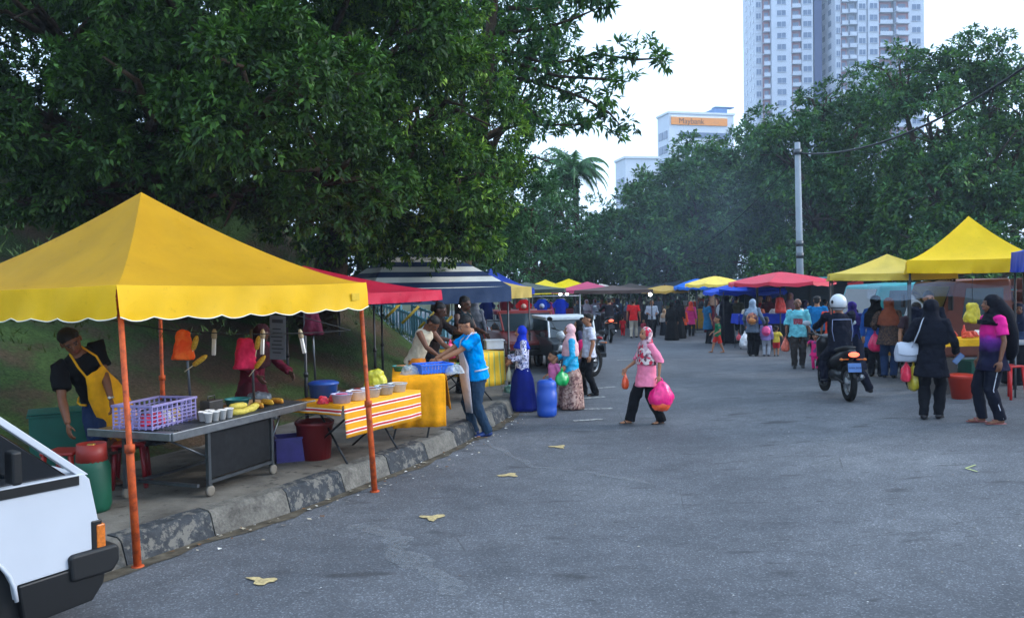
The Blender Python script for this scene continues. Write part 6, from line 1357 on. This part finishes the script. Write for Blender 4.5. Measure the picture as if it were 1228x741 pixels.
A = person(552, 500, None, 60, 'tall person in a dark vest standing behind the blue T-shirt man, under the banded tent', skin='d', Yd=14.6, z=gzk, height=1.74, lean=6, nod=12, arms=((.03, .2, -.2), (.02, .2, -.2)), topc='161c20', sleeve='none', bottom='trousers', botc='16181f', apron='1c3840', hair='short')
# man with the white apron
def side_panel(info, col, label=None): pass
A = person(573, 522, 391, -72, 'man in a bright blue T-shirt and long white apron reaching over the yellow cloth table', skin='c', height=1.72, z=0, lean=8, nod=22, arms=((.03, .27, -.17), (-.02, .29, -.16)), topc='0f8ad8', sleeve='short', hem=.05, bottom='trousers', botc='24384e', apron='c4c4cc', shoes='shoes', shoec='16306a', fine=True, girth=1.08, feet=((.02, .02), (.02, -.06)))
# woman in blue headscarf
A = person(627, 492, 390, -82, 'woman in a royal blue headscarf, patterned white blouse and long navy skirt by the kerb', skin='c', fine=True, female=True, arms=((.02, .16, -.19), (.03, .15, -.20)), topc=pattern('white_navy_print', ['c8c8dc', '9aa0c4', 'd8d4e4', '3a3c6a', 'c0b8d0'], 46), sleeve='long', hem=.07, bottom='skirt', botc='0c1a6a', hijab='1a30a8', capelen=.10, flare=1.25)
p_ = A['hand'][0]; t = thing('purse', 'brown purse held by the woman in the royal blue headscarf', 'purse', p_+Vector((-.03, 0, .03)), R(8)); m = MB(); m.box((0, 0, 0), (.24, .06, .13)); m.build('pouch', plain('6a3c24', .5), t, bevel=.015, seg=3); m = MB(); m.box((0, -.034, .015), (.23, .008, .04)); m.build('flap', plain('7a4a2c', .5), t)
t = thing('drink_bag', 'clear bag of milky drink hanging below the brown purse', 'drink', p_+Vector((.02, -.08, -.07))); m = S(); m.lathe((0, 0, 0), [(.008, 0), (.02, -.05), (.042, -.10), (.048, -.2), (.036, -.24), (.01, -.25)], 16); m.build('pouch', plain('d0c8a4', .25, .5), t); m = S(); m.tube([(0, 0, -.02), (.01, 0, .08)], .004, 5); m.build('straw', plastic('c8c8c8'), t)
A = person(663, 500, 433, -60, 'toddler in a pink top and pink trousers with tied-up hair, behind the blue barrel', skin='c', height=1.0, child=True, female=True, topc='e07aa8', sleeve='short', hem=.05, bottom='trousers', botc='d06a98', hair='short', Yd=14.0, arms=((.04, .1, -.2), (.05, .02, -.28)))
A = person(685, 490, 388, -80, 'woman in a shiny turquoise blouse with a cream and pink headscarf and flowered skirt', skin='c', fine=True, female=True, girth=1.12, arms=((.02, .14, -.21), (.05, .10, -.28)), topc=plain('189cc8', .35, .5, 0, .2, 10, .7, 14), sleeve='long', hem=.13, bottom='skirt', botc=pattern('flowered_skirt', ['a88478', '8a6a60', 'b89a8c', '6a4a48', '9a7a70'], 34), hijab=plain('e0b0b0', .8, .2, 0, .2, 4), capelen=.20, flare=.7)
carrier_bag(A['hand'][1]+Vector((-.05, -.05, .03)), '1c9a4a', 'green bag hanging from the hand of the woman in turquoise', .3, tall=.85)
A = person(694, 473, 383, -85, 'woman in a black headscarf between the turquoise woman and the white T-shirt man', skin='c', female=True, topc='3a3c54', sleeve='long', hem=.16, bottom='trousers', botc='12141c', hijab='0a0b10', Yd=16.9, arms=((.02, .1, -.26), (.04, .05, -.3)))
t = thing('handbag', 'hot pink handbag carried by the woman in the black headscarf', 'handbag', at(699, 412, 16.5), .3); m = S(); m.lathe((0, 0, 0), [(.06, -.28), (.10, -.26), (.11, -.1), (.10, .05), (.05, .08)], 16); m.build('pouch', plain('e81c6a', .4), t)
A = person(707, 474, 375, -80, 'young man in a white T-shirt with a navy collar and black trousers, facing left', skin='c', fine=True, topc='c8c8d4', sleeve='short', hem=.05, bottom='trousers', botc='0e0f14', hair='quiff', arms=((.02, .08, -.29), (.03, .02, -.31)), feet=((0, .05), (0, -.07)))
m = S(); T_ = A['TL']; m.tube([T_(.052*math.cos(th), .046*math.sin(th)+.005, .318) for th in [2*math.pi*k/12 for k in range(13)]], .010, 6); m.build('collar', cloth('14182c'), A['root'])
# woman in pink walking
A = person(776, 509, 391, -68, 'woman in a pink tunic and flowered headscarf walking left across the road with bags', skin='c', fine=True, female=True, girth=1.15, turn=18, arms=((.06, .16, -.24), (.07, -.06, -.29)), topc='e8809c', sleeve='half', hem=.12, bottom='loose', botc='0c0d12', hijab=pattern('flowered_scarf', ['d8c4c4', 'a88890', 'e0d0c8', '6a4450', 'c82c48', 'b89aa0'], 24), capelen=.21, shoes='sandal', shoec='1a1412', feet=((.0, .17), (.0, -.14, .01)))
carrier_bag(A['hand'][1]+Vector((.03, 0, .02)), 'f01c78', 'large bright pink bag swinging from the right side of the walking woman', .40, tall=.95)
carrier_bag(A['hand'][1]+Vector((.03, -.02, -.12)), 'e0582c', 'orange bag hanging just below the large pink bag', .30, tall=1.0)
carrier_bag(A['hand'][0]+Vector((-.02, 0, .02)), 'e0552c', 'orange-red cup-shaped bag in the leading hand of the walking woman', .17, tall=1.4)
# --- middle distance, left to right
P = person
P(747, 403, 378, 175, 'small child in red walking away beside the man in the red shirt', skin='c', child=True, topc='c8202c', sleeve='short', hem=.08, bottom='trousers', botc='c4202c')
P(760, 405, 358, 172, 'man in a red shirt and pale trousers walking away', skin='c', topc='cc1c20', sleeve='short', hem=.07, bottom='trousers', botc='a89c8c', feet=((0, .1), (0, -.1)))
P(752, 402, 362, 185, 'person in a grey-blue headscarf just behind the red-shirted man', skin='c', female=True, topc='4a2030', sleeve='long', hem=.2, bottom='trousers', botc='20222c', hijab='6a7a94', Yd=38)
P(782, 404, 359, 10, 'man in a white short-sleeved shirt and black trousers facing the camera', skin='c', topc='b8bcc8', sleeve='half', hem=.05, bottom='trousers', botc='14151a', arms=((-.02, .12, -.18), (-.02, .12, -.18)))
P(772, 404, 382, 20, 'child in a patterned red top beside the man in the white shirt', skin='c', child=True, topc='a83a4c', sleeve='half', hem=.1, bottom='trousers', botc='3a2a3c')
P(797, 402, 370, 0, 'woman in a beige headscarf and white top bending near the ochre umbrella', skin='c', female=True, topc='b8b0ac', sleeve='long', hem=.2, bottom='skirt', botc='20242c', hijab='c4a080', lean=8)
carrier_bag(at(800, 388, 34), 'f03a8a', 'pink bag carried in front of the group of black robes', .5, tall=.9)
P(806, 408, 362, 170, 'woman in a black robe and black headscarf, left of the pair', skin='c', female=True, topc='0c0c10', sleeve='long', hem=.2, bottom='skirt', botc='0b0b0f', hijab='0a0a0e', capelen=.24)
P(814, 406, 358, 185, 'woman in a black robe and black headscarf, right of the pair', skin='c', female=True, topc='0c0c10', sleeve='long', hem=.2, bottom='skirt', botc='0b0b0f', hijab='0a0a0e', capelen=.24)
P(820, 404, 368, 150, 'girl in an orange top and black trousers beside the black robes', skin='c', female=True, topc='e8562c', sleeve='long', hem=.12, bottom='trousers', botc='101116', hijab='d84430', capelen=.1)
P(829, 403, 361, 160, 'woman in a magenta top and orange headscarf', skin='c', female=True, topc='c83a84', sleeve='long', hem=.18, bottom='trousers', botc='16181f', hijab='d0483c', capelen=.1)
P(849, 412, 358, 120, 'person in a teal-blue tunic standing at the edge of the far crowd', skin='c', female=True, topc='1f5a80', sleeve='short', hem=.2, bottom='trousers', botc='12141c', hair='long')
P(854, 409, 349, 200, 'tall person in tan with a pale head covering behind the teal-blue tunic', skin='c', female=True, topc='5a2024', sleeve='long', hem=.2, bottom='skirt', botc='5a1a28', hijab='9a7a64', Yd=34)
P(861, 423, 377, -75, 'boy in a green T-shirt and red shorts walking left', skin='c', child=True, topc='1f6a44', sleeve='short', hem=.05, bottom='shorts', botc='c02c24', shoes='sandal', feet=((0, .14), (0, -.14)), arms=((.05, .14, -.22), (.06, .12, -.22)))
P(872, 411, 354, 180, 'woman in a navy robe with a white bag at her shoulder', skin='c', female=True, topc='14162a', sleeve='long', hem=.2, bottom='skirt', botc='101224', hijab='101222', capelen=.2)
t = thing('shoulder_bag', 'white shoulder bag on the woman in the navy robe', 'bag', at(864, 372, 31.2)); m = S(); m.ball((0, 0, 0), (.17, .08, .24), 12, 8); m.build('pouch', plain('d8dce4', .5), t)
P(883, 411, 353, 170, 'man in an olive T-shirt and black knee-length shorts with his back turned', skin='c', topc='4a4a34', sleeve='short', hem=.05, bottom='shorts', botc='0e0f14', arms=((.0, .14, -.16), (.05, 0, -.31)))
P(893, 410, 362, 160, 'woman in a red top between the olive T-shirt and the grey headscarf', skin='c', female=True, topc='c02430', sleeve='long', hem=.1, bottom='trousers', botc='16181f', hair='short', Yd=31)
A = P(903, 427, 358, 165, 'woman in a grey headscarf and grey cardigan carrying a small backpack and a white bag', skin='c', female=True, topc='5a6474', sleeve='long', hem=.10, bottom='loose', botc='0c0d14', hijab='8896a8', capelen=.12, arms=((.10, .02, -.24), (.05, .1, -.28)))
t = thing('backpack', 'small flowered backpack on the woman in the grey headscarf', 'backpack', A['T'](-.02, .12, .14), R(165)); m = S(); m.ball((0, 0, 0), (.15, .08, .17), 14, 10); m.build('pouch', pattern('flower_bag', ['8a5a4a', 'c89060', '5a3a44', 'a86a5a'], 20), t); m = S(); m.ball((0, .07, -.05), (.09, .04, .07), 12, 8); m.build('pocket', plain('c0783c', .6), t)
carrier_bag(at(893, 398, 23.8), 'd8dae0', 'white bag hanging at the left of the woman in the grey headscarf', .42, tall=1.1)
carrier_bag(at(886, 400, 24.2), 'c84450', 'small red bag beside the hanging white bag', .2, tall=.9)
A = P(919, 427, 378, 170, 'girl in a lilac top and white trousers with a pink backpack', skin='c', child=True, female=True, topc='9a86c0', sleeve='long', hem=.08, bottom='trousers', botc='a8aab4', hair='long', shoec='20202c')
t = thing('backpack', 'pink backpack on the girl in lilac', 'backpack', A['T'](-.02, .12, .15), R(170)); m = S(); m.ball((0, 0, 0), (.12, .07, .14), 14, 10); m.build('pouch', plain('e0508a', .5), t); m = S(); m.ball((0, .06, -.04), (.08, .03, .05), 12, 8); m.build('pocket', plain('c83a74', .5), t)
P(931, 427, 389, 178, 'small child in a yellow top and red shorts with back turned', skin='c', child=True, topc='dcc048', sleeve='short', hem=.04, bottom='shorts', botc='c02432', arms=((.1, .05, -.2), (.14, .05, -.16)))
P(922, 405, 356, 5, 'woman in a maroon headscarf selling behind the blue-clothed table', skin='c', female=True, topc='3a0c18', sleeve='long', hem=.1, bottom='skirt', botc='24080e', hijab='4a0e1c', capelen=.24, Yd=27, height=1.64)
P(948, 405, 354, -5, 'woman in a dusty pink headscarf selling behind the blue-clothed table', skin='c', female=True, topc='2a2024', sleeve='long', hem=.1, bottom='skirt', botc='1c1418', hijab='a0747a', capelen=.16, Yd=27.2, height=1.7)
P(912, 405, 360, 0, 'person in red standing at the left end of the blue-clothed table', skin='c', female=True, topc='b02028', sleeve='long', hem=.1, bottom='skirt', botc='3a1018', hair='short', Yd=27.5, height=1.64)
o = bagrag('hanging_bag', '', at(935, 366, 25), .34, plain('d83020', .4, .4, 0, .2, 10), 1.4); tag(o, 'bright red bag hanging under the crimson umbrella', 'bag'); m = S(); m.tube([(0, 0, .2), (0, 0, .7)], .006, 4); m.build('string', bl, o)
# man in light blue T-shirt with the little girl
printm = pattern('red_print', ['8a3440', 'a04a54', '7a2c3c', '98586a'], 60)
A = P(957, 441, 357, 4, 'man in a light blue T-shirt with a dark red print, walking towards the camera', skin='b', fine=True, topc='74c0cc', sleeve='half', hem=.07, bottom='trousers', botc='34302e', hair='bald', girth=1.12, arms=((.045, .03, -.31), (.045, .03, -.31)), feet=((0, .05), (.01, -.06)), printed=(printm, .11, .19, .125), shoec='100e0e')
carrier_bag(A['hand'][0]+Vector((-.02, 0, 0)), 'd86a54', 'pale orange bag held by the man in the light blue T-shirt', .22, tall=1.5)
P(978, 443, 397, 0, 'little girl in a bright pink dress holding the hand of the man in light blue', skin='c', child=True, female=True, topc=pattern('pink_doll_print', ['e02878', 'e8307c', '7a4a7a', 'e0287a'], 14), sleeve='short', hem=.12, bottom='trousers', botc='e0287a', hair='short', arms=((.10, .02, -.08), (.06, .04, -.24)), flare=1.8)
P(980, 430, 353, 178, 'man in a bright blue T-shirt and black trousers with his back turned', skin='c', topc='1f6fa8', sleeve='half', hem=.06, bottom='trousers', botc='0e1016', girth=1.15, Yd=21.5, height=1.7)
P(998, 432, 362, 175, 'person in an orange-red T-shirt bending behind the scooter rider', skin='c', topc='d8442c', sleeve='short', hem=.06, bottom='trousers', botc='14161c', girth=1.05, Yd=20.5, height=1.58, lean=8)
P(1022, 440, 357, 170, 'woman in a deep purple headscarf behind the white helmet', skin='c', female=True, topc='2c3c8a', sleeve='long', hem=.2, bottom='skirt', botc='16203c', hijab='3a2c84', Yd=19, height=1.6)
P(1034, 440, 353, 175, 'woman in a blue headscarf between the scooter rider and the black headscarf', skin='c', female=True, topc='2f58a0', sleeve='long', hem=.2, bottom='skirt', botc='16203c', hijab='35508c', Yd=20.5, height=1.62)
A = P(1050, 449, 353, 168, 'woman in a black headscarf and blue tunic standing left of the rust-brown scarf', skin='c', female=True, topc='2f5cae', sleeve='long', hem=.16, bottom='trousers', botc='12141c', hijab='0b0b12', capelen=.22, Yd=17.4)
A = P(1066, 450, 356, 176, 'woman in a rust-brown headscarf, brown patterned jacket and jeans with her back turned', skin='c', female=True, fine=True, topc=pattern('brown_batik', ['4a3c38', '5c4a40', '3a3234', '6a5448'], 40), sleeve='long', hem=.10, bottom='trousers', botc='24385c', hijab='8e4e38', capelen=.17, girth=1.18, Yd=17.0, arms=((.07, .06, -.27), (.07, .1, -.2)))
carrier_bag(A['hand'][1]+Vector((.0, 0, .02)) if A['hand'][1].x < A['hand'][0].x else A['hand'][0], 'e01c5c', 'pink bag held by the woman in the rust-brown scarf', .36, tall=1.1)
P(1095, 440, 356, 20, 'vendor with short dark hair leaning under the bright yellow tent, left one', skin='c', topc='3a2a30', sleeve='short', hem=.06, bottom='trousers', botc='14161c', Yd=14.9, height=1.58, nod=20, lean=10)
P(1113, 440, 343, 15, 'tall vendor in a dark navy T-shirt under the bright yellow tent', skin='c', topc='151a2a', sleeve='short', hem=.06, bottom='trousers', botc='14161c', Yd=14.6, height=1.74, nod=10)
# woman in black with white shoulder bag
A = P(1117, 502, 357, 172, 'woman all in black with a white shoulder bag, seen from behind', skin='b', fine=True, female=True, topc='10131f', sleeve='long', hem=.16, bottom='trousers', botc='0b0d15', hijab='0d101c', capelen=.20, girth=1.05, arms=((.07, .10, -.25), (.10, .04, -.27)), feet=((0, .02), (0, -.05)), shoec='1c1a20')
TW = A['T']; ang = R(172)
hL = min(A['hand'], key=lambda v: v.x); hR = max(A['hand'], key=lambda v: v.x)
bgp = TW(.175, .03, .055); t = thing('shoulder_bag', 'white shoulder bag with a long strap on the woman in black', 'bag', bgp, R(0)); m = S(); m.tube([(0, 0, -.17), (0, 0, -.16), (0, 0, -.05), (0, 0, .07), (0, 0, .10), (0, 0, .11)], [(.05, .15), (.065, .175), (.085, .19), (.06, .16), (.03, .14), (.01, .12)], 20, ref=(0, 1, 0)); wb_ = plain('a8acb8', .4, .5, 0, .05); crumple(m.build('pouch', wb_, t), .12, 1)
m = S(); m.grid([[(x, (-.04, -.075, -.094, -.102, -.10)[j]*(1-.25*(x/.17)**2), .105-.045*j+.03*(x/.17)**2*(j/4)) for x in [-.16+.04*k for k in range(9)]] for j in range(5)]); m.build('flap', plain('b4b8c4', .4, .5, 0, .05), t)
m = S(); strp_ = [TW(.10, .075, .10), TW(.06, .105, .18), TW(.0, .11, .25), TW(-.06, .075, .305), TW(-.075, .02, .315), TW(-.04, -.06, .27)]
strp2 = [Vector(TW(.135, .06, .08)), Vector(TW(.10, .115, .15)), Vector(TW(.07, .135, .22)), Vector(TW(.055, .10, .29)), Vector(TW(.05, .04, .32))]
m.tube([bgp+Vector((.0, -.04, .10))]+strp2, [(.006, .02)]*6, 6, ref=(0, -1, 0)); so2 = m.build('strap', wb_, t); so2.location = -Vector(bgp)
carrier_bag(hL+Vector((-.02, -.05, .0)), 'd8304c', 'red bag held in the left-hand side grip of the woman in black', .22, tall=1.3)
carrier_bag(hL+Vector((.07, -.07, -.04)), 'a89824', 'olive-yellow bag hanging next to the red bag', .22, tall=1.7)
t = thing('phone', 'pale blue phone in the right-hand side grip of the woman in black', 'phone', hR+Vector((.02, -.03, 0)), .3); t.rotation_euler = (R(20), R(35), .2); m = MB(); m.box((0, 0, 0), (.085, .012, .16)); m.build('case', plain('5a7ab0', .3), t, bevel=.005); m = MB(); m.box((0, -.008, 0), (.07, .003, .14)); m.build('screen', plain('88a0c8', .1), t)
# girl in magenta and purple
ob = NB('magenta_to_navy_tie_dye'); ob.set(.85, .15); zz = ob.n('SeparateXYZ', {0: ob.co.outputs['Object']}).outputs[2]; ob.col(ob.ramp(ob.math('ADD', ob.math('MULTIPLY', zz, 1.0), ob.math('MULTIPLY', ob.noise(8), .08)), [(.95, '14122a'), (1.0, '14122a')])); cr = [n for n in ob.t.nodes if n.bl_idname == 'ShaderNodeValToRGB'][0].color_ramp
A = P(1190, 507, 352, -64, 'girl in a magenta-to-purple top with a long black headscarf and navy track trousers', skin='b', fine=True, female=True, topc=ob.m, sleeve='short', hem=.10, bottom='trousers', botc='0c1020', hijab='0b0c16', capelen=.07, girth=1.08, arms=((.02, .05, -.31), (.05, .02, -.31)), shoes='sandal', shoec='8a4a4a', feet=((0, .05), (0, -.04)))
Hh = A['H']; 
while len(cr.elements) < 4: cr.elements.new(.5)
for e, (p_, c_) in zip(cr.elements, ((.60*Hh/2, '12122c'), (.66*Hh/2, '4a2068'), (.70*Hh/2, '7a2a8a'), (.74*Hh/2, 'd02080'))): e.position = p_; e.color = lin(c_)
for n_ in ob.t.nodes:
    if n_.bl_idname == 'ShaderNodeMath' and n_.operation == 'MULTIPLY' and abs(n_.inputs[1].default_value-1) < 1e-6: n_.inputs[1].default_value = .5
# the long tail of her headscarf down the back
m = S(); hcL = A['hcL']; q = A['q']; Hh = A['H']; m.tube([hcL+Vector((0, .02, .02))*q, hcL+Vector((0, .09, -.08))*q, hcL+Vector((0, .13*q, -.22*Hh)), hcL+Vector((0, .13*q, -.36*Hh)), hcL+Vector((0, .11*q, -.43*Hh))], [(.06*q, .06*q), (.07*q, .09*q), (.05*Hh, .115*Hh), (.045*Hh, .12*Hh), (.02*Hh, .10*Hh)], 18, ref=(0, 1, 0)); m.build('scarf_tail', cloth('0b0c16'), A['root'], recalc=False)
m = S()
H = A['H']; X_ = Vector((1, 0, 0)); h_, k_, a_ = A['hpL'][1], A['knL'][1], A['anL'][1]; m.tube([h_+X_*.062*H, h_.lerp(k_, .35)+X_*.060*H, k_+X_*.044*H, k_.lerp(a_, .4)+X_*.042*H, a_+X_*.038*H], [(.003, .006)]*5, 6, ref=(1, 0, 0))
m.build('side_stripe', plain('c8c8d0', .7), A['root'])
# --- scooter rider with white helmet
rp_ = gp(1022, 481); yawm = R(87)
mc, plate = motorcycle('black scooter with a lit red tail lamp, carrying the rider in the white helmet', (rp_.x-.0, rp_.y+.66, g(rp_.x, rp_.y)), R(86), 1.02, '0f1014', True, True, 'd83020', None, '5a7ab0', 'scooter', lit=1.6)
u_ = Vector((math.cos(R(86)), math.sin(R(86)), 0)); seat = mc.location+u_*(-.22)
A = person(1022, 481, None, 198, 'scooter rider in a white helmet and navy jacket with one foot on the road', skin='b', fine=True, height=1.74, Yd=seat.y, z=mc.location.z, hip=.50, lean=6, girth=1.12, topc='0d1120', sleeve='long', hem=.06, bottom='trousers', botc='0c1022', hair=None, arms=((.03, .29, -.12), (.03, .29, -.12)), feet=((-.25, .0, 0), (.06, .14, .10)), shoec='08080a')
A['root'].location.x = seat.x; dx = seat.x-A['p'].x
m = S(); hcL = A['hcL']; q = A['q']; m.ball(hcL+Vector((0, .004, .012))*q, Vector((.078, .088, .084))*q, 22, 16); ho = m.build('helmet', plain('c8ccd0', .15, .6, 0, 0), A['root']); m = S(); m.tube([hcL+Vector((.081*math.cos(t_), .004+.091*math.sin(t_), -.035))*q for t_ in [R(-20+22*k) for k in range(11)]], .008, 6); m.build('helmet_rim', blk, ho)
m = S(); m.ball(hcL+Vector((.068, .045, .02))*q, Vector((.014, .014, .018))*q, 8, 6); m.build('helmet_vent', blk, ho)
m = S(); TL = A['TL']; m.tube([TL(x, .088-.9*x*x, .245) for x in (-.09, -.05, 0, .05, .09)], [(.005, .012)]*5, 6, ref=(0, 0, 1)); 
for sg in (-1, 1): m.tube([TL(sg*.088, .085, .24), TL(sg*.096, .09, .14), TL(sg*.08, .09, .04)], [(.005, .011)]*3, 6, ref=(1, 0, 0))
m.build('jacket_stripe', plain('8a94b4', .7), A['root'], recalc=False)
text('WRH 2418', .042, plain('1a2a5a', .6), plate, (-.915*1.02, .10, .545*1.02), (R(90), 0, R(-90)), name='lettering', depth=.001)
# far scooter with rider, seen from behind
fp = gp(731, 411); motorcycle('far scooter with a red tail lamp ridden away in front of the far stalls', (fp.x, fp.y+.6, 0), R(92), 1.05, '20161a', False, True, 'd01c14', lit=1.5)
person(731, 411, 374, 182, 'rider in dark clothes with a dark helmet on the far scooter', skin='c', height=1.6, Yd=fp.y+.75, hip=.52, topc='1f1c24', sleeve='long', hem=.05, bottom='trousers', botc='1c1e26', hair='short', arms=((.08, .24, -.12), (.08, .24, -.12)), feet=((.10, .16, .12), (.10, .16, .12)), girth=1.1)
# --- dim crowd between the parked cars and the far stalls, plus people under the tents
cr_ = [(585, 378, 24.5, '4a2430', '20242c', None, 'woman in a wine-coloured top left of the clothes rack'), (608, 372, 26, '2a3c6a', '16181f', '6a7084', 'woman with a slate scarf among the hanging clothes'), (640, 374, 27, '6a2a3a', '16181f', None, 'shopper in a dusty red shirt right of the clothes rack'), (652, 372, 30, '8a96b8', '20242c', 'a8b4d0', 'woman in a pale blue scarf near the small yellow tents'), (661, 375, 31, '702048', '20242c', '7a2858', 'woman in a plum headscarf near the small yellow tents'), (694, 372, 34, '3a3c44', '16181f', '23262e', 'woman in charcoal behind the white-roofed car'), (704, 373, 35, '6a5a64', '20242c', 'a09aa4', 'woman in a pale grey scarf under the dusty pink tent'), (714, 372, 36, '7a8290', '20242c', '8a94a4', 'woman in a silver-blue scarf under the dusty pink tent'), (722, 374, 37, '54242c', '20242c', None, 'person in a brick-red shirt beside the far scooter'), (741, 373, 37.5, '2f3a54', '16181f', '34405c', 'woman in a dull blue scarf right of the far scooter'), (737, 375, 39, '84404c', '16181f', None, 'person in a rose shirt behind the far scooter rider'), (768, 372, 40, '3a3034', '16181f', '5c3a48', 'woman in a mauve scarf behind the red-shirted man'), (790, 370, 40, '2c3440', '16181f', None, 'vendor in slate grey behind the white-shirted man'), (838, 366, 38, '2a2c30', '16181f', None, 'vendor in black behind the golden cloth'), (860, 362, 35, '8c2028', '16181f', '1c1c24', 'woman in crimson with a black scarf in the far crowd'), (868, 360, 36, '2a2430', '16181f', '343048', 'woman in a dark violet scarf in the far crowd'), (880, 358, 35, '202838', '16181f', '28304a', 'woman in a midnight-blue scarf behind the olive T-shirt'), (966, 362, 27, '3a3a58', '16181f', '2c2440', 'vendor in a dark scarf under the teal sheet roof'), (990, 362, 28, '642430', '16181f', None, 'vendor in dark red under the teal sheet roof'), (1006, 364, 25, '8c4a24', '16181f', None, 'person in burnt orange behind the scooter rider'), (570, 368, 19.5, '3a3c44', '16181f', '6a6a70', 'person in a grey cap under the banded tent'), (1222, 384, 14.5, '24304a', '16181f', '1a2238', 'person in dark blue under the tent at the right edge')]
for k, (px, tp, Y, tc, bc, hj, lab) in enumerate(cr_):
    p_ = at(px, 400, Y); hh_ = at(px, tp, Y).z; hh_ = min(1.72, max(1.45, hh_)); tc = ''.join('%02x' % min(255, int(int(tc[i:i+2], 16)*1.25+14)) for i in (0, 2, 4)); P(px, 0, None, rnd.choice([0, 20, -30, 160, 180, -80, 90]), lab, skin=rnd.choice('bc'), female=bool(hj), topc=tc, sleeve='long' if hj else 'short', hem=.16 if hj else .06, bottom='skirt' if hj else 'trousers', botc=bc, hijab=hj, Yd=Y, height=hh_, z=(KH-.012 if kdist(p_.x, p_.y)[0] > .1 else None))
# ================================================================ smoke over the grills
sm_ = S(); c_ = at(845, 280, 37); sm_.ball((0, 0, 0), (1, 1, 1), 20, 14); o = sm_.build('smoke', None or D.materials.new('smoke')); o.location = c_; o.scale = (6.5, 2.4, 5.5); mt = o.data.materials[0]; mt.use_nodes = True; t3 = mt.node_tree; t3.nodes.remove(t3.nodes['Principled BSDF']); pv = t3.nodes.new('ShaderNodeVolumePrincipled'); pv.inputs['Color'].default_value = (.7, .82, 1, 1)
tc = t3.nodes.new('ShaderNodeTexCoord'); ln = t3.nodes.new('ShaderNodeVectorMath'); ln.operation = 'LENGTH'; t3.links.new(tc.outputs['Object'], ln.inputs[0]); rp2 = t3.nodes.new('ShaderNodeMapRange'); rp2.inputs[1].default_value = 1; rp2.inputs[2].default_value = .1; rp2.inputs[3].default_value = 0; rp2.inputs[4].default_value = 1; t3.links.new(ln.outputs['Value'], rp2.inputs[0])
no = t3.nodes.new('ShaderNodeTexNoise'); no.inputs['Scale'].default_value = 1.6; no.inputs['Detail'].default_value = 4; t3.links.new(tc.outputs['Object'], no.inputs['Vector']); mr = t3.nodes.new('ShaderNodeMapRange'); mr.inputs[1].default_value = .30; mr.inputs[2].default_value = .8; mr.inputs[3].default_value = 0; mr.inputs[4].default_value = .07; t3.links.new(no.outputs['Fac'], mr.inputs[0])
mu = t3.nodes.new('ShaderNodeMath'); mu.operation = 'MULTIPLY'; t3.links.new(rp2.outputs[0], mu.inputs[0]); t3.links.new(mr.outputs[0], mu.inputs[1]); t3.links.new(mu.outputs[0], pv.inputs['Density']); t3.links.new(pv.outputs[0], t3.nodes['Material Output'].inputs['Volume'])
tag(o, 'thin blue cooking smoke drifting up from the stalls against the dark trees', 'smoke', kind='stuff')
bake_late()
